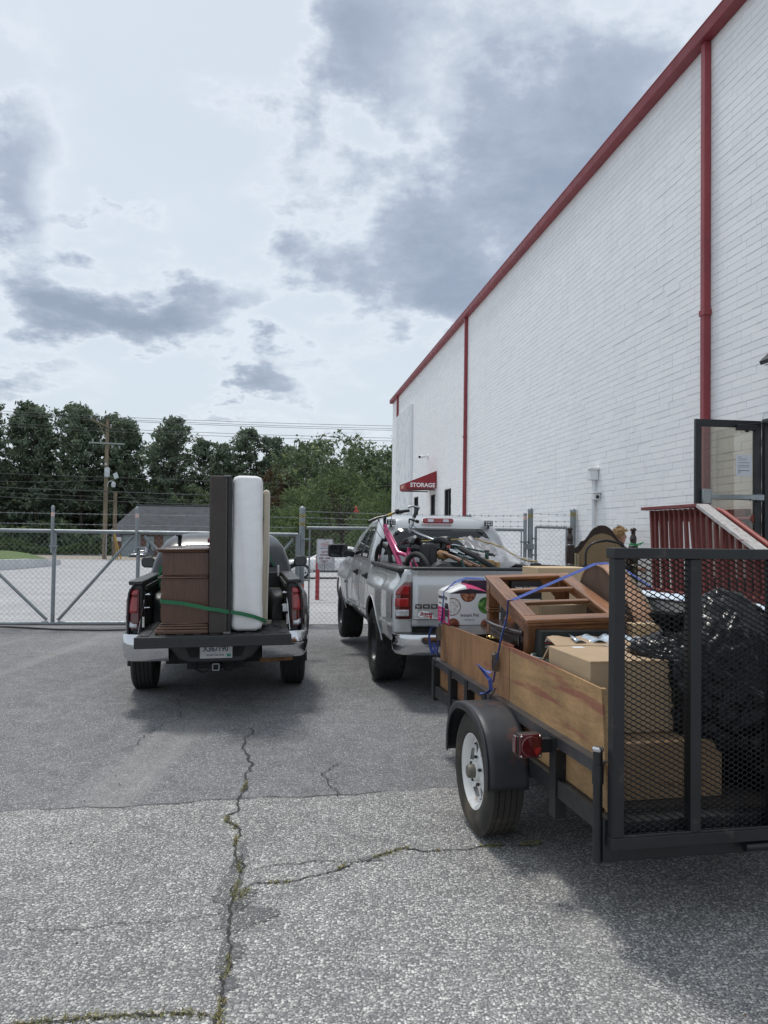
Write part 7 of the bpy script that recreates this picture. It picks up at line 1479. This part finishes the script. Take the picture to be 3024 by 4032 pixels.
b = MB(); b.tube([(-.52, .16, 1.80), (-.46, .1, 1.74), (-.36, .06, 1.72), (-.25, .0, 1.66)], .0035, 5); b.tube([(-.50, .15, 1.70), (-.42, .08, 1.63), (-.30, .02, 1.62)], .0035, 5); b.tube([(-.54, .16, 1.84), (-.56, .12, 1.76), (-.50, .1, 1.70)], .0035, 5); b.build('brake_cable', BLK, SB)
saddle(SB, (-.365, -.16, 1.60), (-.165, -.26, 1.66), (-.25, .1, 1), .17)
b = MB(); b.grid(lambda u, w: (-.255 + .05 * u, -.30 + .08 * w, 1.50 + .13 * u), 4, 4); b.build('saddle_side', SADL, SB, True, solid=.03); b = MB(); b.tube([(-.25, -.22, 1.60), (-.235, -.18, 1.45), (-.20, -.15, 1.35)], .014, 8); b.build('seat_post', BLK, SB)
b = MB(); b.prism(rrpoly(.022, .035, .01), (-.182, -.285, 1.565), (1, -.3, 0), (0, 0, 1), (0, -1, 0), .015); b.build('reflector', mat('red_reflector', (.42, .05, .03), .2, coat=.8), SB)
bwheel(SB, (.12, -.60, 1.40), (.55, -.12, .95), .285, .056)
b = MB(); b.lathe([(.05, -.004), (.055, 0), (.05, .004)], 20, (-.13, -.28, 1.50), (.5, -.3, .8)); b.tube([(-.18, -.24, 1.505), (-.14, -.30, 1.49), (-.08, -.34, 1.47)], .014, 8); b.tube([(-.20, -.26, 1.52), (-.09, -.29, 1.50), (.0, -.33, 1.46)], .008, 6); b.build('crank', CHROME, SB, True); b = MB(); b.tube([(.20, -.52, 1.47), (.24, -.54, 1.47), (.29, -.56, 1.45)], .012, 6); b.obox((.24, -.53, 1.465), (.03, 0, 0), (0, .015, 0), (0, 0, .015)); b.build('brake', BLK, SB)
o = on(MRAM, 'office_chair', 'black vinyl office chair lying in the bed of the silver pickup with its back upright', 'chair'); b = MB(); b.prism(rrpoly(.10, .20, .06), (-.455, -.45, 1.385), (1, 0, 0), (0, 0, 1), (0, -1, 0), .05); b.prism(rrpoly(.055, .20, .05), (-.505, -.50, 1.385), (1, -.15, 0), (0, 0, 1), (0, -1, 0), .06); b.build('backrest', SADL, o, bevel=.03, seg=3)
b = MB(); b.lathe([(0, -.05), (.13, -.05), (.15, -.02), (.15, .03), (.12, .06), (0, .07)], 28, (-.39, -.85, 1.25), (.05, -1, .1)); b.build('seat', SADL, o, True); b = MB(); b.box(-.44, -.40, -.7, -.5, 1.05, 1.15); b.build('arm', BLK, o)
PLS = newmat('clear_plastic_sheet'); m_, t_, b_ = PLS; nn_ = tnoise(t_, tcoord(t_, 'Object'), 3.5, 6, .65); t_.links.new(tramp(t_, nn_, [(.35, (.22, .22, .24)), (.7, (.42, .42, .44))]), b_.inputs['Base Color']); b_.inputs['Roughness'].default_value = .25; t_.links.new(tramp(t_, tnoise(t_, tcoord(t_, 'Object'), 2., 3), [(.3, .45), (.7, .75)]), b_.inputs['Alpha'])
o = on(MRAM, 'plastic_sheet', 'clouded plastic sheet draped over the right side of the silver pickup bed', 'sheet')
A4 = [Vector((.06, .22, 1.615)), Vector((.52, .30, 1.60)), Vector((.74, -.75, 1.365)), Vector((.32, -.92, 1.335))]
def plf(u, w):
    p = A4[0].lerp(A4[1], u).lerp(A4[3].lerp(A4[2], u), w); return p + Vector((0, 0, .055 * math.sin(math.pi * u) * (1 - .5 * w) + .045 * math.sin(math.pi * w) * (1.2 - u) * -1 * (1 - u) + .018 * math.sin(u * 9 + w * 5) + .010 * math.sin(u * 21 - w * 8) + .006 * math.sin(u * 38 + w * 17)))
b = MB(); b.grid(plf, 30, 30); b.build('sheet', m_, o, True, 80); b = MB(); b.tube([plf(.45 + .5 * i / 14, .05 + .93 * i / 14) + Vector((0, 0, .012)) for i in range(15)], .008, 6); b.build('edge_cord', mat('ochre_cord', (.32, .23, .08), .7), o, True)
YR = mat('yellow_rope', (.52, .38, .11), .7); b = MB(); b.tube([MRAM @ Vector(p) for p in ((-.62, -.25, 1.585), (-.45, -.12, 1.605), (-.1, .0, 1.622), (.12, .1, 1.630))], .007, 6); tag(b.build('rope', YR, None, True), 'taut yellow rope stretched over the load in the silver pickup bed', 'rope')
BRN = wood('brown_furniture_leg', (.15, .065, .03), 0, .4, 6, .55, coat=.2)
o = on(MRAM, 'chair_frame', 'brown wooden chair frame parts piled under the silver bicycle', 'chair'); b = MB(); b.tube([(-.30, -.45, 1.475), (-.20, -.60, 1.43), (-.05, -.85, 1.345)], [.018, .026, .022], 8); b.tube([(-.12, -.6, 1.42), (.05, -.8, 1.33)], .024, 8); b.build('leg', BRN, o, True); b = MB(); b.lathe([(.015, 0), (.055, .04), (.05, .12), (.02, .16)], 10, (-.36, -.42, 1.46), (1, -.3, -.12)); b.build('turned_knob', mat('light_turned_wood', (.33, .18, .08), .4), o, True); b = MB(); b.box(.16, .22, -.75, -.45, 1.25, 1.41); b.box(.24, .27, -.8, -.5, 1.2, 1.39); b.build('rail', mat('pale_pine', (.42, .27, .12), .6), o)
o = on(MRAM, 'camp_chair', 'folded dark green camp chair poles standing among the load of the silver pickup', 'chair')
for (p, q) in (((.20, -.55, 1.15), (.195, -.55, 1.495)), ((-.08, -.86, 1.10), (-.13, -.72, 1.41)), ((.02, -.9, 1.1), (.06, -.75, 1.38))): b = MB(); b.tube([p, q], .024, 8); b.build('pole', TEAL, o, True); b = MB(); b.tube([(.195, -.55, 1.497), (.195, -.55, 1.512)], .028, 10); b.build('cap', BLK, o)
o = on(MRAM, 'tarpaulin', 'crumpled dark tarpaulin heap filling the bottom of the silver pickup bed', 'tarpaulin'); r = random.Random(3)
from mathutils import noise as ns_
b = MB(); b.grid(lambda u, w: (-.74 + 1.48 * u, -1.15 + 1.8 * w, .90 + .33 * max(0, math.sin(math.pi * u)) ** .4 * max(0, math.sin(math.pi * min(1, w * .9 + .1))) ** .5 + .10 * ns_.noise(Vector((u * 6, w * 6, 1)))), 40, 40); b.build('cloth', mat('dark_tarpaulin', (.022, .028, .034), .6, var=.4, vs=6), o, True, 50)
o = on(MRAM, 'bed_pole', 'thin black pole sticking out past the right rail of the silver pickup bed', 'pole', (.66, -.88, 1.355), rz=-.1); b = MB(); b.tube([(-.02, .05, .01), (.55, -.02, -.008)], .008, 6); b.lathe([(.016, 0), (.022, .05), (.018, .10), (.008, .12)], 8, (-.06, .06, .012), (1, -.1, 0)); b.build('rod', BLK, o)
# ================================================================== headboard on a hand cart, and the person pushing it
HW_ = wood('dark_walnut', (.038, .021, .017), 2, .34, 7, .6, coat=.3); TANP = mat('tan_backing_board', (.27, .19, .105), .75, var=.08, vs=2, bump=.05)
HBx, HBy = 2.93, 12.0
hz = gz(3.4, 12)
KT = thing('hand_cart', 'platform hand cart with a black tubular hoop handle carrying the headboard', 'cart', (3.37, 11.75, hz))
b = MB(); b.box(-.36, .36, -.12, .55, .17, .21); b.build('platform', PLYD, KT, bevel=.006)
b = MB(); b.tube([(-.315, -.1, .21), (-.315, -.12, 1.25 - hz), (-.315, -.12, 1.43 - hz), (-.295, -.12, 1.50 - hz), (-.25, -.12, 1.56 - hz), (-.18, -.12, 1.60 - hz), (0, -.12, 1.635 - hz), (.16, -.12, 1.605 - hz), (.25, -.12, 1.56 - hz), (.30, -.12, 1.49 - hz), (.315, -.12, 1.40 - hz), (.315, -.12, 1.2 - hz), (.315, -.1, .21)], .017, 10); hd = b.build('handle', BLK, KT, True)
b = MB(); b.tube([(-.14, -.12, 1.612 - hz), (0, -.12, 1.637 - hz), (.12, -.12, 1.615 - hz)], .021, 10); b.build('grip', SADL, hd, True)
for x in (-.315, .315):
    b = MB(); b.box(x - .05, x + .035, -.155, -.09, 1.17 - hz, 1.26 - hz); b.lathe([(.014, 0), (.012, .02)], 8, (x, -.155, 1.215 - hz), (0, -1, 0)); b.build('hinge', BLK, KT, bevel=.01)
    for y in (-.02, .45):
        b = MB(); b.lathe([(.03, -.02), (.065, -.022), (.07, 0), (.065, .022), (.03, .02)], 16, (x * .85, y, .07), (1, 0, 0)); b.build('wheel', RUB, KT, True); b = MB(); b.box(x * .85 - .03, x * .85 + .03, y - .03, y + .03, .12, .17); b.build('caster', STEEL, KT)
HD = thing('headboard', 'dark wooden arched headboard with turned finial posts and a tan backing board', 'headboard', (3.41, 12.02, hz + .213))
zo_ = lambda z: z - hz - .213
postp = [(.030, 0), (.030, .45), (.042, .48), (.030, .50), (.045, .53), (.028, .56), (.034, .62), (.036, .70)]
for x in (-.50, .49):
    pr = [(.034, 0), (.034, zo_(1.0)), (.044, zo_(1.03)), (.034, zo_(1.05)), (.046, zo_(1.08)), (.036, zo_(1.10)), (.046, zo_(1.14)), (.038, zo_(1.16)), (.050, zo_(1.20)), (.050, zo_(1.25))]
    b = MB(); b.lathe(pr, 16, (x, 0, 0)); b.lathe([(.045, zo_(1.565)), (.052, zo_(1.575)), (.044, zo_(1.59)), (.050, zo_(1.63)), (.054, zo_(1.66)), (.046, zo_(1.70)), (.030, zo_(1.735)), (.032, zo_(1.745)), (.046, zo_(1.755)), (.030, zo_(1.768)), (.030, zo_(1.775)), (.046, zo_(1.79)), (.050, zo_(1.805)), (.042, zo_(1.825)), (.02, zo_(1.838)), (0, zo_(1.84))], 18, (x, 0, 0))
    po = b.build('post', HW_, HD, True); b = MB(); b.box(x - .062, x + .062, -.055, .055, zo_(1.262), zo_(1.555)); b.build('block', HW_, po, bevel=.014)
top_ = [(-.44, 1.50), (-.41, 1.52), (-.37, 1.545), (-.34, 1.60), (-.33, 1.615), (-.29, 1.625), (-.26, 1.645), (-.22, 1.70), (-.17, 1.78), (-.12, 1.83), (-.06, 1.862), (0, 1.87), (.06, 1.862), (.12, 1.83), (.17, 1.78), (.22, 1.70), (.26, 1.645), (.29, 1.625), (.33, 1.605), (.36, 1.55), (.40, 1.52), (.43, 1.51)]
b = MB(); b.prism([(x, zo_(z)) for x, z in top_] + [(.43, 0.3), (-.44, .3)], (0, .0, 0), (1, 0, 0), (0, 0, 1), (0, 1, 0), .03); b.build('panel', HW_, HD, bevel=.006)
bk = [(-.435, 1.40), (-.38, 1.425), (-.32, 1.48), (-.27, 1.56), (-.20, 1.65), (-.12, 1.71), (-.02, 1.742), (.06, 1.73), (.14, 1.70), (.22, 1.63), (.28, 1.55), (.34, 1.47), (.40, 1.42), (.425, 1.40)]
b = MB(); b.prism([(x, zo_(z)) for x, z in bk] + [(.425, .2), (-.435, .2)], (0, -.012, 0), (1, 0, 0), (0, 0, 1), (0, 1, 0), .010); b.build('backing_board', TANP, HD)
b = MB(); b.box(.205, .208, -.0135, -.012, zo_(1.45), zo_(1.64)); b.build('board_joint', HW_, HD)
GRN = mat('green_cord', (.03, .30, .10), .6); b = MB(); b.tube([(.49 + .060 * math.cos(a * .55), .06 * math.sin(a * .55), zo_(1.572) + .006 * math.sin(a * 2.3)) for a in range(26)], .010, 6); b.tube([(.43, -.05, zo_(1.60)), (.50, -.08, zo_(1.555)), (.58, -.06, zo_(1.575)), (.63, -.05, zo_(1.615))], .009, 6); b.tube([(.43, -.06, zo_(1.58)), (.52, -.085, zo_(1.58)), (.60, -.06, zo_(1.60))], .009, 6); o = b.build('green_tie', GRN, None, True); o.location = HD.location; tag(o, 'bright green cord tied round the right post of the headboard', 'cord')
o = thing('bed_rail', 'pair of pale wooden bed rails standing against the left of the headboard', 'board', (2.98, 11.93, hz + .213)); PALE = mat('pale_raw_wood', (.40, .34, .21), .7, var=.15, vs=6, stretch=(6, 6, .6))
for x in (0, .036): b = MB(); b.bar((x, 0, 0), (x - .005, .0, zo_(1.43 - x * .6)), .024, .05, (0, 1, 0)); b.build('rail', PALE, o, bevel=.003)
o = thing('plank_bundle', 'pair of dark edged wooden slats leaning at the right of the headboard', 'board', (3.90, 11.93, hz)); b = MB(); b.bar((0, 0, 0), (.0, 0, 1.32 - hz), .02, .06, (0, 1, 0)); b.bar((.035, 0, 0), (.03, 0, 1.26 - hz), .012, .05, (0, 1, 0)); b.build('slat', mat('olive_slat', (.16, .14, .07), .6), o)
# ---- person: one continuous skinned body in shirt, trousers and hair
SKIN = mat('skin', (.50, .27, .20), .5, var=.06, vs=12); HAIR = mat('blond_hair', (.36, .22, .095), .6, var=.35, vs=30, bump=.4, bs=90); SHIRT = mat('grey_shirt', (.24, .25, .26), .85, var=.1, vs=6, bump=.2, bs=40); TROU = mat('dark_trousers', (.03, .035, .05), .85, var=.15)
PN = thing('person', 'person with short curly blond hair standing behind the headboard facing the building', 'person', (3.80, 12.42, gz(3.8, 12.4)), R(-90))
def skin(name, mt, nodes, edges, parent, root=0, sub=2):
    me = bpy.data.meshes.new(name); me.from_pydata([n[0] for n in nodes], edges, []); o = bpy.data.objects.new(name, me); col.objects.link(o); o.parent = parent; me.materials.append(mt)
    md = o.modifiers.new('skin', 'SKIN'); md.use_smooth_shade = True
    if not me.skin_vertices: me.attributes.new
    sk = me.skin_vertices[0].data if me.skin_vertices else None
    if sk is None:
        bm = bmesh.new(); bm.from_mesh(me); bm.verts.layers.skin.verify(); bm.to_mesh(me); bm.free(); sk = me.skin_vertices[0].data
    for i, n in enumerate(nodes): r_ = n[1]; sk[i].radius = r_ if isinstance(r_, tuple) else (r_, r_); sk[i].use_root = (i == root)
    s2 = o.modifiers.new('sub', 'SUBSURF'); s2.levels = s2.render_levels = sub; return o
# local frame: +y is the way the person faces, x to their right
N = [((0, 0, .95), (.15, .11)), ((0, .01, 1.12), (.135, .10)), ((0, .0, 1.32), (.16, .11)), ((0, 0, 1.45), (.09, .07)), ((0, .015, 1.53), .052), ((0, .025, 1.60), (.062, .075)), ((0, .03, 1.70), (.075, .092)), ((0, .015, 1.765), (.058, .075)),
     ((.17, 0, 1.40), .052), ((.24, .10, 1.20), .042), ((.20, .30, 1.16), .034), ((.17, .38, 1.17), .028), ((-.17, 0, 1.40), .052), ((-.24, .10, 1.20), .042), ((-.20, .30, 1.18), .034), ((-.17, .38, 1.20), .028),
     ((.10, 0, .88), .095), ((.11, .02, .50), .062), ((.11, -.02, .10), .042), ((.12, .10, .035), .038), ((.12, .17, .03), .03), ((-.10, 0, .88), .095), ((-.11, .02, .50), .062), ((-.11, -.02, .10), .042), ((-.12, .10, .035), .038), ((-.12, .17, .03), .03)]
E_ = [(0, 1), (1, 2), (2, 3), (3, 4), (4, 5), (5, 6), (6, 7), (3, 8), (8, 9), (9, 10), (10, 11), (3, 12), (12, 13), (13, 14), (14, 15), (0, 16), (16, 17), (17, 18), (18, 19), (19, 20), (0, 21), (21, 22), (22, 23), (23, 24), (24, 25)]
for sx, base in ((1, 11), (-1, 15)):
    wx, wy, wz = N[base][0]
    for k in range(4):
        i0 = len(N); dx_ = (k - 1.5) * .020; ln = (.9, 1.0, .95, .78)[k]
        N.append(((wx + dx_ * .8, wy + .05, wz + .008), .011)); N.append(((wx + dx_, wy + .05 + .035 * ln, wz - .004), .0095)); N.append(((wx + dx_, wy + .05 + .055 * ln, wz - .028), .0085)); E_ += [(base, i0), (i0, i0 + 1), (i0 + 1, i0 + 2)]
    i0 = len(N); N.append(((wx - sx * .030, wy + .02, wz - .005), .012)); N.append(((wx - sx * .045, wy + .05, wz - .015), .0095)); E_ += [(base, i0), (i0, i0 + 1)]
body = skin('body', SKIN, N, E_, PN)
skin('shirt', SHIRT, [((0, 0, .90), (.175, .135)), ((0, .01, 1.12), (.16, .125)), ((0, 0, 1.32), (.185, .135)), ((0, 0, 1.46), (.10, .085)), ((.18, 0, 1.41), .072), ((.23, .07, 1.24), .066), ((-.18, 0, 1.41), .072), ((-.23, .07, 1.24), .066)], [(0, 1), (1, 2), (2, 3), (3, 4), (4, 5), (3, 6), (6, 7)], PN)
skin('trousers', TROU, [((0, 0, .97), (.16, .125)), ((.105, 0, .86), .112), ((.11, .02, .50), .080), ((.11, -.02, .09), .068), ((-.105, 0, .86), .112), ((-.11, .02, .50), .080), ((-.11, -.02, .09), .068)], [(0, 1), (1, 2), (2, 3), (0, 4), (4, 5), (5, 6)], PN)
b = MB()
for sx in (-1, 1): b.add([], []); b.obox((sx * .12, .06, .03), (.048, 0, 0), (0, .13, 0), (0, 0, .035))
b.build('shoe', mat('dark_shoe', (.04, .04, .045), .6), PN, bevel=.02)
b = MB(); b.lathe([(0, .030), (.010, .02), (.014, .0), (.011, -.012), (0, -.014)], 10, (0, .108, 1.665), (0, .35, 1)); b.build('nose', SKIN, PN, True)
b = MB(); [b.lathe([(0, -.012), (.013, 0), (0, .012)], 10, (sx * .030, .100, 1.695), (0, 1, 0)) for sx in (-1, 1)]; b.build('eye', mat('eye_dark', (.05, .04, .035), .3), PN, True)
b = MB(); b.tube([(-.022, .096, 1.625), (0, .104, 1.624), (.022, .096, 1.625)], .007, 6); b.build('mouth', mat('lips', (.38, .14, .12), .5), PN, True)
b = MB(); [b.lathe([(0, -.008), (.018, -.006), (.024, .004), (.012, .01), (0, .008)], 12, (sx * .082, .01, 1.672), (sx, -.2, 0)) for sx in (-1, 1)]; b.build('ear', SKIN, PN, True)
bm = bmesh.new(); bmesh.ops.create_icosphere(bm, subdivisions=4, radius=1)
for v in list(bm.verts):
    p = v.co.copy(); k = 1 + .10 * ns_.noise(p * 3.2) + .10 * abs(ns_.noise(p * 7.5)); v.co = Vector((p.x * .098 * k, p.y * .118 * k + .0, p.z * .098 * k))
kill = [v for v in bm.verts if v.co.y > .045 and v.co.z < .028 or v.co.z < -.065]
bmesh.ops.delete(bm, geom=kill, context='VERTS'); me = bpy.data.meshes.new('hair'); bm.to_mesh(me); bm.free(); me.materials.append(HAIR); me.shade_smooth(); ho = bpy.data.objects.new('hair', me); col.objects.link(ho); ho.parent = PN; ho.location = (0, .012, 1.728)
r = random.Random(5); b = MB()
for _ in range(240):
    a, ph = r.uniform(0, 6.28), r.uniform(0, 1.7); d = Vector((math.sin(ph) * math.cos(a), math.sin(ph) * math.sin(a), math.cos(ph)))
    if d.y > .45 and d.z < .35: continue
    p = Vector((d.x * .098, d.y * .118 + .012, d.z * .10 + 1.728)); t = Vector((r.gauss(0, 1), r.gauss(0, 1), r.gauss(0, 1))); q = p + d * .014 + t * .008
    b.tube([p, q, q + t * .010 + d * .004], [.006, .005, .002], 4, cap=False)
b.build('hair_curls', HAIR, PN, True)
